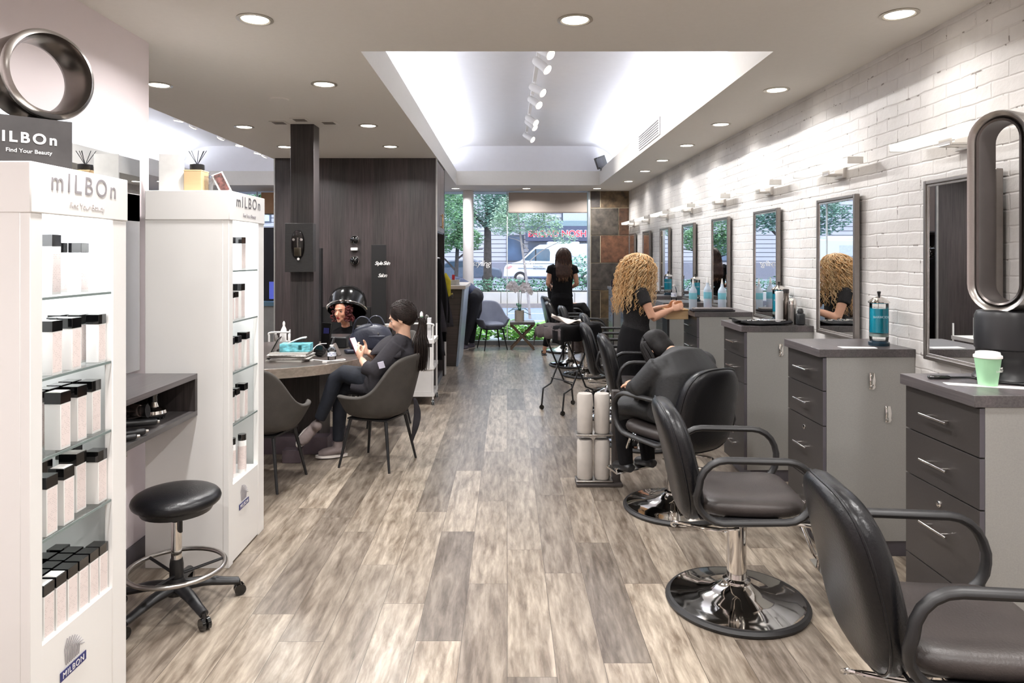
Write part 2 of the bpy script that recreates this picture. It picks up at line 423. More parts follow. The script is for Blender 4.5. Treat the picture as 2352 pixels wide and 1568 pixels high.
class MB:
    def __init__(s):
        s.v, s.f, s.mi = [], [], []
        s.cur = 0
    def add(s, vs, fs):
        o = len(s.v)
        s.v += [Vector(p) for p in vs]
        for f in fs:
            s.f.append([o + i for i in f]); s.mi.append(s.cur)
        return s
    def box(s, x0, x1, y0, y1, z0, z1):
        return s.add([(x0, y0, z0), (x1, y0, z0), (x1, y1, z0), (x0, y1, z0), (x0, y0, z1), (x1, y0, z1), (x1, y1, z1), (x0, y1, z1)],
                     [(0, 3, 2, 1), (4, 5, 6, 7), (0, 1, 5, 4), (1, 2, 6, 5), (2, 3, 7, 6), (3, 0, 4, 7)])
    def obox(s, c, size, rot=(0, 0, 0)):
        Mx = Matrix.Translation(c) @ Euler(rot).to_matrix().to_4x4()
        a, b, d = size[0] / 2, size[1] / 2, size[2] / 2
        vs = [Mx @ Vector(p) for p in ((-a, -b, -d), (a, -b, -d), (a, b, -d), (-a, b, -d), (-a, -b, d), (a, -b, d), (a, b, d), (-a, b, d))]
        return s.add(vs, [(0, 3, 2, 1), (4, 5, 6, 7), (0, 1, 5, 4), (1, 2, 6, 5), (2, 3, 7, 6), (3, 0, 4, 7)])
    def ring(s, c, ax, up, ra, rb, n):
        side = ax.cross(up)
        return [c + side * (ra * math.cos(2 * PI * i / n)) + up * (rb * math.sin(2 * PI * i / n)) for i in range(n)]
    def loft(s, rings, closed=False, caps=True):
        n = len(rings[0])
        vs = [p for r in rings for p in r]
        fs = []
        m = len(rings)
        for i in range(m if closed else m - 1):
            for j in range(n):
                a, b = i * n + j, i * n + (j + 1) % n
                c, d = ((i + 1) % m) * n + (j + 1) % n, ((i + 1) % m) * n + j
                fs.append((a, b, c, d))
        if caps and not closed:
            fs.append(tuple(reversed(range(n))))
            fs.append(tuple((m - 1) * n + j for j in range(n)))
        return s.add(vs, fs)
    def tube(s, pts, r, n=10, closed=False, flat=1.0, up=None, caps=True, smooth=0):
        if smooth:
            k = len(pts)
            if hasattr(r, '__len__'):
                r = [r[min(int(i / smooth), k - 1)] * (1 - (i % smooth) / smooth) + r[min(int(i / smooth) + 1, k - 1)] * ((i % smooth) / smooth) for i in range((k - 1) * smooth + 1)]
            pts = smooth_path(pts, smooth, closed)
        P = [Vector(p) for p in pts]
        m = len(P)
        rs = list(r) if hasattr(r, '__len__') else [r] * m
        rings = []
        ref = Vector(up) if up else None
        prev = None
        for i in range(m):
            if closed:
                d = P[(i + 1) % m] - P[(i - 1) % m]
            else:
                d = P[min(i + 1, m - 1)] - P[max(i - 1, 0)]
            if d.length < 1e-9:
                d = Vector((0, 0, 1))
            d.normalize()
            if ref is not None:
                u = ref - d * ref.dot(d)
            elif prev is None:
                a = Vector((0, 0, 1)) if abs(d.z) < 0.9 else Vector((1, 0, 0))
                u = a - d * a.dot(d)
            else:
                u = prev - d * prev.dot(d)
            if u.length < 1e-6:
                u = Vector((0, 1, 0)) - d * d.y
            u.normalize()
            prev = u
            rings.append(s.ring(P[i], d, u, rs[i] * flat, rs[i], n))
        return s.loft(rings, closed, caps)
    def capsule(s, a, b, ra, rb, n=12, flat=1.0, up=None):
        """tapering limb with rounded ends"""
        a, b = Vector(a), Vector(b)
        d = (b - a)
        L = d.length or 1e-6
        d = d / L
        pts, rs = [], []
        for k in range(4):
            t = math.sin((k) / 3 * PI / 2)
            pts.append(a - d * ra * math.cos(k / 3 * PI / 2) * 0.9); rs.append(max(ra * t, 0.0008))
        for k in range(4):
            pts.append(b + d * rb * math.sin(k / 3 * PI / 2) * 0.9); rs.append(max(rb * math.cos(k / 3 * PI / 2), 0.0008))
        return s.tube(pts, rs, n, flat=flat, up=up)
    def cyl(s, p0, p1, r0, r1=None, n=20):
        return s.tube([p0, p1], [r0, r1 if r1 is not None else r0], n)
    def lathe(s, prof, c=(0, 0, 0), n=28, axis=None, sx=1, sy=1):
        c = Vector(c)
        Mx = Matrix.Identity(3)
        if axis is not None:
            Mx = Vector((0, 0, 1)).rotation_difference(Vector(axis).normalized()).to_matrix()
        rings = [[c + Mx @ Vector((max(r, 1e-4) * sx * math.cos(2 * PI * i / n), max(r, 1e-4) * sy * math.sin(2 * PI * i / n), z)) for i in range(n)] for r, z in prof]
        return s.loft(rings)
    def ell(s, c, r, rot=None, n=16, m=10):
        c = Vector(c)
        Mx = rot.to_3x3() if rot is not None else Matrix.Identity(3)
        rings = []
        for j in range(m + 1):
            t = PI * j / m
            rr, z = max(math.sin(t), 1e-3), -math.cos(t)
            rings.append([c + Mx @ Vector((r[0] * rr * math.cos(2 * PI * i / n), r[1] * rr * math.sin(2 * PI * i / n), r[2] * z)) for i in range(n)])
        return s.loft(rings)
    def prism(s, poly, fn, t0, t1):
        """2-D outline extruded between t0 and t1; fn(u,v,t)->point"""
        n = len(poly)
        vs = [fn(u, v, t0) for u, v in poly] + [fn(u, v, t1) for u, v in poly]
        fs = [tuple(reversed(range(n))), tuple(range(n, 2 * n))]
        fs += [(i, (i + 1) % n, n + (i + 1) % n, n + i) for i in range(n)]
        return s.add(vs, fs)
    def cushion(s, w, h, t, fn, e=4.0, n=44, m=9, edge=3.0):
        """padded panel with super-ellipse outline; fn(u,v,off)->point"""
        def out(a):
            c, sn = math.cos(a), math.sin(a)
            r = (abs(c) ** e + abs(sn) ** e) ** (-1 / e)
            return c * r * w / 2, sn * r * h / 2
        rings = []
        rad = [k / m for k in range(m + 1)]
        rad = [1 - (1 - x) ** 1.7 for x in rad]
        for side in (1, -1):
            seq = rad if side == 1 else list(reversed(rad[:-1]))
            for q in seq:
                th = t / 2 * (max(0, 1 - q ** (edge * 2))) ** (0.5)
                rings.append([fn(*[x * max(q, 1e-3) for x in out(2 * PI * i / n)], side * th) for i in range(n)])
        return s.loft(rings)
    def grid(s, fn, nu, nv):
        vs = [fn(i / nu, j / nv) for j in range(nv + 1) for i in range(nu + 1)]
        fs = [(j * (nu + 1) + i, j * (nu + 1) + i + 1, (j + 1) * (nu + 1) + i + 1, (j + 1) * (nu + 1) + i) for j in range(nv) for i in range(nu)]
        return s.add(vs, fs)
    def merge(s, o):
        return s.add(o.v, o.f)
    def build(s, name, mat, parent=None, bevel=0, seg=2, sm=40, sub=0, origin=None, solid=0, remesh=0, smoothit=0):
        me = bpy.data.meshes.new(name)
        inv = None
        if parent is not None and parent.name in TF:
            inv = TF[parent.name].inverted()
        elif origin is not None:
            inv = Matrix.Translation(-Vector(origin))
        vs = [inv @ p for p in s.v] if (inv is not None and s_world[0]) else s.v
        me.from_pydata([tuple(p) for p in vs], [], s.f)
        me.validate()
        mats = mat if isinstance(mat, (list, tuple)) else [mat]
        for mm in mats:
            me.materials.append(mm)
        if len(mats) > 1 and len(me.polygons) == len(s.mi):
            me.polygons.foreach_set('material_index', s.mi)
        if sm:
            me.polygons.foreach_set('use_smooth', [True] * len(me.polygons))
            if sm < 180:
                me.set_sharp_from_angle(angle=R(sm))
        bm = bmesh.new(); bm.from_mesh(me)
        bmesh.ops.recalc_face_normals(bm, faces=bm.faces)
        bm.to_mesh(me); bm.free()
        o = bpy.data.objects.new(name, me)
        COL.objects.link(o)
        if parent is not None:
            o.parent = parent
            if parent.name in TF:
                TF[o.name] = TF[parent.name]
        elif origin is not None and s_world[0]:
            o.location = origin
            TF[o.name] = Matrix.Translation(Vector(origin))
        if remesh:
            md = o.modifiers.new('skin', 'REMESH'); md.mode = 'VOXEL'; md.voxel_size = remesh; md.use_smooth_shade = True
            md = o.modifiers.new('relax', 'SMOOTH'); md.factor = 0.5; md.iterations = smoothit or 4
        if solid:
            md = o.modifiers.new('thickness', 'SOLIDIFY'); md.thickness = solid; md.offset = 0
        if bevel:
            md = o.modifiers.new('edges', 'BEVEL'); md.width = bevel; md.segments = seg; md.limit_method = 'ANGLE'; md.angle_limit = R(35)
        if sub:
            md = o.modifiers.new('round', 'SUBSURF'); md.levels = sub; md.render_levels = sub
        return o
TF = {}
s_world = [True]   # meshes are written in world coordinates and stored relative to their thing's base

def tag(o, label, cat, group=None, kind=None):
    o['label'] = label
    o['category'] = cat
    if group:
        o['group'] = group
    if kind:
        o['kind'] = kind
    return o
def thing(name, label, cat, loc=(0, 0, 0), rz=0, group=None, kind=None):
    o = bpy.data.objects.new(name, None)
    o.empty_display_size = 0.1
    COL.objects.link(o)
    o.location = loc
    o.rotation_euler = (0, 0, rz)
    TF[o.name] = Matrix.Translation(Vector(loc)) @ Matrix.Rotation(rz, 4, 'Z')
    return tag(o, label, cat, group, kind)
def struct(o):
    o['kind'] = 'structure'
    return o
def loc_frame(o):
    """frame that turns local coordinates of a thing into world ones"""
    M = TF[o.name]
    return lambda x, y, z: M @ Vector((x, y, z))
def dup(root, loc, rz=None, label=None, group=None, scale=None):
    r = root.copy(); COL.objects.link(r)
    r.location = loc
    if rz is not None:
        r.rotation_euler = (0, 0, rz)
    if label: r['label'] = label
    if group: r['group'] = group
    if scale: r.scale = (scale,) * 3 if not hasattr(scale, '__len__') else scale
    TF[r.name] = Matrix.Translation(Vector(loc)) @ Matrix.Rotation(r.rotation_euler.z, 4, 'Z')
    def kids(src, dst):
        for ch in list(src.children):
            c = ch.copy(); COL.objects.link(c); c.parent = dst
            TF[c.name] = TF[r.name]
            kids(ch, c)
    kids(root, r)
    return r
def lettering(body, size, org, xax, yax, mat, parent, name='lettering', ext=0.001, align='LEFT', label=None, shear=0.0, spacing=1.0, offset=0.0):
    cu = bpy.data.curves.new(name, 'FONT')
    cu.body = body; cu.size = size; cu.extrude = ext; cu.align_x = align; cu.shear = shear
    cu.space_character = spacing; cu.offset = offset
    t = bpy.data.objects.new(name + '_src', cu)
    COL.objects.link(t)
    dg = bpy.context.evaluated_depsgraph_get()
    me = bpy.data.meshes.new_from_object(t.evaluated_get(dg))
    bpy.data.objects.remove(t); bpy.data.curves.remove(cu)
    X, Y = Vector(xax).normalized(), Vector(yax).normalized()
    Z = X.cross(Y)
    Mx = Matrix((X, Y, Z)).transposed().to_4x4()
    Mx.translation = Vector(org)
    if parent is not None and parent.name in TF:
        Mx = TF[parent.name].inverted() @ Mx
    me.transform(Mx)
    me.materials.clear(); me.materials.append(mat)
    o = bpy.data.objects.new(name, me)
    COL.objects.link(o)
    o.parent = parent
    if label: o['label'] = label
    return o
def area(name, loc, rot, size, power, col, parent=None, shape='RECTANGLE', sy=None, spread=180):
    l = bpy.data.lights.new(name, 'AREA')
    l.shape = shape
    l.size = size
    if sy: l.size_y = sy
    l.energy = power
    l.color = col
    l.spread = R(spread)
    o = bpy.data.objects.new(name, l)
    COL.objects.link(o)
    Mx = Matrix.Translation(Vector(loc)) @ Euler(rot).to_matrix().to_4x4()
    if parent is not None:
        o.parent = parent
        Mx = TF[parent.name].inverted() @ Mx
    o.matrix_local = Mx
    return o
# ================= ROOM =================
CZ = 2.76            # ceiling height
XR, XL, YB, YF = 2.17, -6.5, -2.5, 12.55
T1 = (-0.83, 1.51)   # opening of the main lit vault
T2 = (-5.10, -2.79)  # opening of the vault on the left
TY = (3.95, 11.39)
struct(MB().box(XL - .2, XR + .3, YB - .2, YF + .12, -0.12, 0).build('floor', M_FLOOR))
struct(MB().box(XR, XR + .25, YB, YF + .1, 0, CZ + .9).build('wall_right', M_BRICK))
struct(MB().box(XL - .2, XL, YB, YF, 0, CZ + .9).build('wall_left', M_WALLP))
struct(MB().box(XL, XR, YB - .2, YB, 0, CZ + .9).build('wall_back', M_WALLP))
c = MB()
for x0, x1, y0, y1 in ((XL, T2[0], YB, YF), (T2[1], T1[0], YB, YF), (T1[1], XR, YB, YF),
                       (T2[0], T2[1], YB, TY[0]), (T2[0], T2[1], TY[1], YF), (T1[0], T1[1], YB, TY[0]), (T1[0], T1[1], TY[1], YF)):
    c.box(x0, x1, y0, y1, CZ, CZ + .24)
struct(c.build('ceiling', M_CEIL, sm=0))
def vault(x0, x1, nm):
    a0, a1 = x0 - .20, x1 + .26
    prof = [(a0, CZ + .23), (a0, 3.04)]
    for k in range(1, 9):
        a = k / 8 * PI / 2
        prof.append((a0 + .46 * (1 - math.cos(a)), 3.04 + .36 * math.sin(a)))
    for k in range(0, 9):
        a = (1 - k / 8) * PI / 2
        prof.append((a1 - .46 * (1 - math.cos(a)), 3.04 + .36 * math.sin(a)))
    prof.append((a1, CZ + .23))
    v = MB()
    n = len(prof)
    vs = [(x, y, z) for y in (TY[0] + .001, TY[1] - .001) for x, z in prof]
    fs = [(i, i + 1, n + i + 1, n + i) for i in range(n - 1)] + [tuple(range(n)), tuple(range(n, 2 * n))]
    v.add(vs, fs)
    struct(v.build(nm, M_VAULT, sm=35))
    # roof over it keeps daylight out
    struct(MB().box(a0 - .1, a1 + .1, TY[0] - .1, TY[1] + .1, 3.42, 3.5).build(nm + '_roof', M_CEIL))
vault(*T1, 'ceiling_vault')
vault(*T2, 'ceiling_vault_left')
# partition with the mirror, on the left
struct(MB().box(-2.07, -1.95, YB, 3.79, 0, CZ).build('wall_partition', M_WALLP))
struct(MB().box(-1.95, -1.938, YB, 3.79, 0, .10).build('baseboard_left', M_EDGE, bevel=.003))
# ---- facade ----
struct(MB().box(XL, XR, YF - .06, YF + .02, 0, .085).build('trim_1', pm('sill_aluminium', (120, 124, 128), .4, .6), bevel=.004))
fr = MB()
for x in (-6.0, -4.5, -3.0, -1.5, 0.0):
    fr.box(x - .008, x + .008, YF - .02, YF + .02, .085, CZ)
struct(fr.build('window_1_glazing_joint', pm('silicone_joint', (210, 216, 218), .4), sm=0))
struct(MB().box(1.44, 1.485, YF - .12, YF + .02, 0, CZ).build('trim_2', pm('frame_aluminium', (176, 184, 192), .35, .7), bevel=.004))
struct(MB().add([(XL, YF, .085), (1.46, YF, .085), (1.46, YF, CZ), (XL, YF, CZ)], [(0, 1, 2, 3)]).build('window_1', M_GLASS, sm=0))
# stone clad end wall
st = MB()
ycol = [(58, 50, 46), (98, 80, 58), (68, 62, 55), (80, 56, 41), (54, 50, 45), (92, 62, 44), (62, 57, 52), (88, 76, 54), (56, 50, 44), (84, 69, 48), (66, 60, 52)]
smats = [pm('stone_grout', (190, 176, 150), .8)] + [pm('slate_%s' % 'abcdefghijk'[i], c_, .5, var=.6, scale=11, bump=.5, bscale=16) for i, c_ in enumerate(ycol)]
YS = 12.40
st.box(1.485, XR + .02, YS + .012, YF + .02, 0, CZ)
z = CZ; k = 0; row = 0
hrows = [.30, .49, .49, .49, .49, .49, .30]
for hh in hrows:
    cuts = (1.485, 1.66, XR) if row % 2 == 0 else (1.485, 1.985, XR)
    for a, b_ in zip(cuts[:-1], cuts[1:]):
        k += 1
        st.cur = 1 + (k - 1) % 11
        st.box(a + .006, b_ - .006, YS, YS + .02, max(z - hh + .006, 0), z - .006)
    z -= hh; row += 1
    if z < .02: break
struct(st.build('wall_stone', smats, bevel=.003, sm=0))
# facade roof edge
struct(MB().box(XL, XR + .25, YF + .02, YF + .5, CZ, CZ + .6).build('wall_fascia', pm('fascia_grey', (130, 130, 134), .7)))

# ---- roller blinds ----
M_BLIND = pm('blind_fabric', (168, 158, 150), .8, var=.04, scale=3, trans=0)
bl = thing('roller_blind', 'taupe roller blind drawn a little way down over the right window pane', 'blind', (0.73, 12.46, CZ))
MB().box(.02, 1.43, 12.455, 12.459, 2.39, CZ - .02).build('fabric', M_BLIND, bl, sm=0)
MB().box(.02, 1.43, 12.448, 12.466, 2.37, 2.392).build('bottom_bar', pm('blind_bar', (120, 110, 104), .5), bl, bevel=.003)
bl = thing('roller_blind', 'tan roller blind over the left window beyond the dark timber block', 'blind', (-3.8, 12.46, CZ))
MB().box(-4.4, -3.05, 12.455, 12.459, 2.36, CZ - .02).build('fabric', pm('blind_fabric_tan', (196, 158, 122), .8, var=.04), bl, sm=0)
MB().box(-4.4, -3.05, 12.448, 12.466, 2.34, 2.362).build('bottom_bar', pm('blind_bar', (120, 110, 104), .5), bl, bevel=.003)

# ---- white round column by the window ----
struct(MB().lathe([(.095, 0), (.095, CZ)], (-.695, 12.42, 0), 32).build('column_white', pm('column_paint', (226, 224, 226), .5, var=.01)))
# ---- dark timber block (closet volume) ----
tb = MB().box(-2.75, -1.42, 8.25, 9.34, 0, CZ).box(-1.42, -.84, 8.25, 8.30, 0, CZ).box(-1.42, -.84, 9.30, 9.34, 0, CZ)
struct(tb.build('wall_timber', M_WOOD, sm=0))
struct(MB().box(-.845, -.828, 8.242, 8.262, 0, CZ).build('trim_3', pm('edge_aluminium', (178, 176, 172), .35, .6)))
struct(MB().box(-2.762, -2.748, 8.242, 8.256, 0, CZ).build('trim_4', pm('edge_aluminium', (178, 176, 172), .35, .6)))
struct(MB().box(-1.905, -1.70, 6.12, 6.30, 0, CZ).build('column_timber', M_WOOD, bevel=.002))

# ---- downlights ----
def downlight(x, y, label, col=WARM, power=None, spread=150):
    t = thing('downlight', label, 'ceiling light', (x, y, CZ), 0, 'recessed round ceiling lights')
    n = 28
    MB().lathe([(.086, 0), (.088, -.004), (.072, -.007), (.064, -.002), (.064, .0)], (x, y, CZ), n).build('trim_ring', pm('downlight_ring', (190, 184, 172), .35, .5), t)
    MB().lathe([(.064, 0), (.064, -.003), (0, -.0035)], (x, y, CZ), 20).build('diffuser', M_DOWN, t)
    area('lamp', (x, y, CZ - .012), (0, 0, 0), .12, power or P_DOWN, col, t, 'DISK', spread=spread)
    return t
nm = ['nearest', 'second', 'third', 'fourth', 'fifth', 'sixth', 'seventh', 'eighth', 'farthest']
for i, y in enumerate((3.41, 4.70, 6.19, 7.37)):
    downlight(-1.235, y, '%s round ceiling light in the row left of the lit vault' % nm[i])
for i, y in enumerate((4.72, 6.25, 7.39)):
    downlight(-2.36, y, '%s round ceiling light in the row left of the dark timber column' % nm[i])
downlight(.333, 3.42, 'round ceiling light on the strip in front of the lit vault')
for i, y in enumerate((3.34, 4.86, 6.13, 7.3, 8.44, 9.5, 10.8)):
    downlight(1.88, y, '%s round ceiling light in the row above the brick wall' % (nm[i] if i < 6 else 'farthest'), power=P_DOWN * .12, spread=130)
for i, x in enumerate((-.885, .33, 1.54)):
    downlight(x, 11.93, '%s of the three round ceiling lights beside the front window' % ('leftmost', 'middle one', 'rightmost')[i], NEUT)
downlight(-5.36, 10.8, 'round ceiling light seen above the far display cabinet at left')
for x, y in ((-1.235, 2.1), (.333, 2.1), (1.88, 2.1), (-1.235, .6), (.333, .6), (1.88, .6), (-1.2, -1.2), (1.0, -1.2)):  # unseen lamps carrying the rows on, added to light the near room
    downlight(x, y, 'unseen round ceiling light added over the aisle behind the camera')
# square vents and smoke-detector disc
for x, y, l in ((-1.98, 6.05, 'small square ceiling vent just left of the timber column'), (-1.76, 5.92, 'small square ceiling vent in front of the timber column'), (-1.55, 6.05, 'small square ceiling vent just right of the timber column')):
    t = thing('ceiling_vent', l, 'vent', (x, y, CZ), 0, 'square vents round the column')
    MB().box(x - .07, x + .07, y - .07, y + .07, CZ - .006, CZ).build('frame', M_CEIL, t, bevel=.002)
    v = MB()
    for k in range(3):
        q = .05 - k * .017
        v.box(x - q, x + q, y - q, y + q, CZ - .008 - k * .002, CZ - .005)
    v.build('grille', pm('vent_grey', (120, 112, 104), .6), t, sm=0)
tag(MB().lathe([(.075, 0), (.07, -.01), (.02, -.013), (0, -.013)], (-1.69, 5.15, CZ), 28).build('smoke_detector', M_CEIL, origin=(-1.69, 5.15, CZ)), 'flat round painted cover on the ceiling in front of the timber column', 'ceiling cover')
# linear grille on the right lip of the vault
t = thing('air_grille', 'long slotted white air grille on the right side of the lit vault', 'vent', (1.50, 7.4, 2.9))
MB().box(1.497, 1.51, 6.86, 7.95, 2.80, 2.975).build('frame', M_VAULT, t, bevel=.002)
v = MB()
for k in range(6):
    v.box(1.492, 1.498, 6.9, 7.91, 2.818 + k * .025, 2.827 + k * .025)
v.build('slot_shade', pm('grille_shadow', (96, 92, 90), .6), t, sm=0)  # dark strips paint in the shade of the slots
# cove light strips
for nm_, (x0, x1), pw in (('main', T1, 1.0), ('left', T2, 1.0)):
    for s_, x in ((-1, x0 - .12), (1, x1 + .16)):
        t = thing('cove_light', 'hidden light strip along the %s ledge of the %s vault' % ('left' if s_ < 0 else 'right', nm_), 'light', (x, 7.6, CZ + .245), 0, 'cove light strips')
        MB().box(x - .02, x + .02, 4.1, 11.2, CZ + .242, CZ + .252).build('housing', M_WHITEM, t, sm=0)
        area('strip', (x, 7.67, CZ + .262), (PI, 0, 0), .04, P_COVE * pw, COOL, t, 'RECTANGLE', 7.0, 170)

# ---- track lights ----
def track(x, y0, y1, zt, label, heads, hlabel, tilt):
    t = thing('light_track', label, 'track', (x, (y0 + y1) / 2, zt))
    MB().box(x - .018, x + .018, y0, y1, zt - .035, zt).build('rail', M_WHITEM, t, bevel=.003)
    for i in range(3):
        y = y0 + .2 + (y1 - y0 - .4) * i / 2
        MB().cyl((x, y, zt), (x, y, 3.4), .008, n=10).build('stem', M_WHITEM, t)
    for i, y in enumerate(heads):
        h = thing('track_spotlight', hlabel(i), 'spotlight', (x, y, zt - .035), 0, 'white spotlights on the ceiling tracks')
        d = Vector((tilt[i % len(tilt)][0], tilt[i % len(tilt)][1], -1)).normalized()
        p = Vector((x, y, zt - .035))
        MB().cyl(p, p + Vector((0, 0, -.05)), .012, n=10).build('stem', M_WHITEM, h)
        q = p + Vector((0, 0, -.06)) - d * .05
        MB().tube([q, q + d * .015, q + d * .14, q + d * .165], [.03, .038, .038, .046], 16).build('shade', M_WHITEM, h)
        MB().tube([q + d * .164, q + d * .172], [.041, .036], 16).build('bulb', M_SPOT, h)
        rot = Vector((0, 0, -1)).rotation_difference(d).to_euler()
        area('lamp', q + d * .18, rot, .07, P_TRACK, WARM, h, 'DISK', spread=95)
ords = ['nearest', 'second', 'third', 'fourth', 'fifth', 'sixth', 'farthest']
track(.27, 4.3, 10.2, 3.36, 'white track running down the middle of the main vault', (5.6, 6.0, 6.9, 7.45, 8.45, 8.7, 9.65), lambda i: '%s white spotlight on the track in the main vault' % ords[i], ((1.2, -.9), (1.0, -.6), (1.3, -.8), (1.0, -.9)))
track(-3.05, 4.6, 11.0, 3.07, 'white track along the right side of the left vault', (6.5, 6.88, 7.54, 7.96, 8.56, 8.9), lambda i: ['nearest', 'second', 'third', 'fourth', 'fifth', 'farthest'][i] + ' white spotlight showing under the ceiling edge at upper left', ((-.2, .1), (-.7, .3), (-.6, .2), (-.1, 0)))
# small speaker in the corner of the vault
t = thing('ceiling_speaker', 'small black speaker perched in the far right corner of the vault', 'speaker', (1.47, 11.2, 2.98))
MB().obox((1.50, 11.15, 3.10), (.15, .12, .19), (0, R(-20), R(15))).build('cabinet', M_BLACK, t, bevel=.008)
MB().obox((1.475, 11.085, 3.09), (.11, .012, .14), (0, R(-20), R(15))).build('grille', pm('speaker_mesh', (52, 52, 56), .7), t, bevel=.003)
MB().box(1.50, 1.53, 11.17, 11.25, 2.975, 3.04).build('bracket', M_BLACK, t)
# ================= STYLING STATIONS ON THE RIGHT =================
PITCH = 1.229
CX0, CX1 = 1.656, XR - .002
CH = 1.106
rank = ['nearest', 'second', 'third', 'fourth', 'fifth', 'sixth', 'seventh', 'farthest']
def make_cabinet(y0, label):
    y1 = y0 + .47
    t = thing('styling_cabinet', label, 'cabinet', ((CX0 + CX1) / 2, y0 + .235, 0), 0, 'tall grey cabinets along the brick wall')
    MB().box(CX0 - .0, CX1, y0, y1, CH - .043, CH).build('countertop', M_WOODY, t, bevel=.002)
    xf = CX0 + .022
    MB().box(xf + .02, CX1, y0 + .006, y1 - .006, .085, CH - .043).build('body', M_LAM, t, bevel=.001)
    MB().box(xf + .05, CX1, y0 + .02, y1 - .02, 0, .085).build('toe_kick', M_EDGE, t)
    zs = [(1.058, .884), (.879, .698), (.693, .367), (.362, .088)]
    for i, (za, zb) in enumerate(zs):
        d = MB().box(xf, xf + .0185, y0 + .006, y1 - .006, zb, za)
        dr = d.build('drawer', [M_DRAW, M_EDGE], t, bevel=.001, sm=0)
        for p in dr.data.polygons:
            if abs(p.normal.y) > .5:
                p.material_index = 1
        zm = (za + zb) / 2 + (0 if i < 2 else .01)
        ym = (y0 + y1) / 2
        h = MB()
        h.cyl((xf - .03, ym - .085, zm), (xf - .03, ym + .085, zm), .005, n=10)
        for s_ in (-1, 1):
            h.cyl((xf, ym + s_ * .05, zm), (xf - .03, ym + s_ * .05, zm), .004, n=8)
        h.build('handle', M_CHROME, dr)
        if i >= 2:
            MB().lathe([(.013, 0), (.013, .005), (.009, .008), (0, .008)], (xf, ym, za - .055), 16, (-1, 0, 0)).build('lock', M_CHROME, dr)
    for (dx, dz) in ((.26, -.125), (.345, -.30)):
        r = MB()
        r.tube([(xf + dx, y0 + .004, CH - .043 + dz + .04), (xf + dx, y0 - .004, CH - .043 + dz), (xf + dx, y0 + .004, CH - .043 + dz - .045)], [.014, .016, .014], 14, flat=.4, up=(1, 0, 0), smooth=3)
        r.lathe([(.016, 0), (.013, .009), (.006, .013), (0, .013)], (xf + dx, y0 + .002, CH - .043 + dz - .03), 14, (0, -1, 0))
        r.build('tool_holder', M_CHROME, t)
    return t
cab_labels = ['nearest tall grey drawer cabinet, under the tall bladeless fan', 'second tall grey drawer cabinet, with the blue jar and a white paper on it',
              'third tall grey drawer cabinet, with the black scissor mat on its top', 'fourth tall grey cabinet, behind the bowed client in the chair',
              'fifth tall grey cabinet, beside the curly-haired stylist', 'sixth tall grey cabinet along the brick wall, beyond the curly-haired stylist',
              'seventh tall grey cabinet, behind the curly hair near the stone wall', 'last tall grey cabinet, nearest to the stone wall']
cab0 = make_cabinet(2.468, cab_labels[0])
for k in range(1, 8):
    dup(cab0, ((CX0 + CX1) / 2, 2.468 + .235 + k * PITCH, 0), 0, cab_labels[k])

# mirrors
def make_mirror(yc, label):
    w, z0, z1, x = .265, 1.077, 1.982, XR
    t = thing('wall_mirror', label, 'mirror', (x, yc, z0), 0, 'framed mirrors on the brick wall')
    f = MB()
    for a, b_, c_, d in ((-w, -w + .022, z0, z1), (w - .022, w, z0, z1)):
        f.box(x - .052, x - .018, yc + a, yc + b_, c_, d)
    f.box(x - .052, x - .018, yc - w + .022, yc + w - .022, z0, z0 + .022)
    f.box(x - .052, x - .018, yc - w + .022, yc + w - .022, z1 - .022, z1)
    f.build('frame', M_PEWTER, t, bevel=.004, sm=0)
    q = MB()
    for a, b_, c_, d in ((-w + .022, -w + .034, z0 + .022, z1 - .022), (w - .034, w - .022, z0 + .022, z1 - .022), (-w + .034, w - .034, z0 + .022, z0 + .034), (-w + .034, w - .034, z1 - .034, z1 - .022)):
        q.box(x - .046, x - .03, yc + a, yc + b_, c_, d)
    q.build('inner_bevel', pm('light_bevel', (206, 202, 198), .2, .8), t, bevel=.002, sm=0)
    MB().box(x - .042, x - .036, yc - w + .03, yc + w - .03, z0 + .03, z1 - .03).build('glass', M_MIRROR, t, sm=0)
    MB().box(x - .018, x + .004, yc - w + .08, yc + w - .08, z0 + .1, z1 - .1).build('backing', M_BLACK, t, sm=0)
    return t
mlab = ['nearest framed mirror, half hidden by the tall bladeless fan', 'second framed mirror, showing the curly-haired stylist', 'third framed mirror, behind the steel bottles', 'fourth framed mirror, right of the curly-haired stylist',
        'fifth framed mirror on the brick wall', 'sixth framed mirror on the brick wall', 'seventh framed mirror, just right of the curly blond hair', 'farthest framed mirror, next to the stone wall']
mir0 = make_mirror(3.285, mlab[0])
for k in range(1, 8):
    dup(mir0, (XR, 3.285 + k * PITCH, 1.077), 0, mlab[k])
dup(mir0, (XR, 3.285 - PITCH, 1.077), 0, 'framed mirror on the brick wall beside the camera')

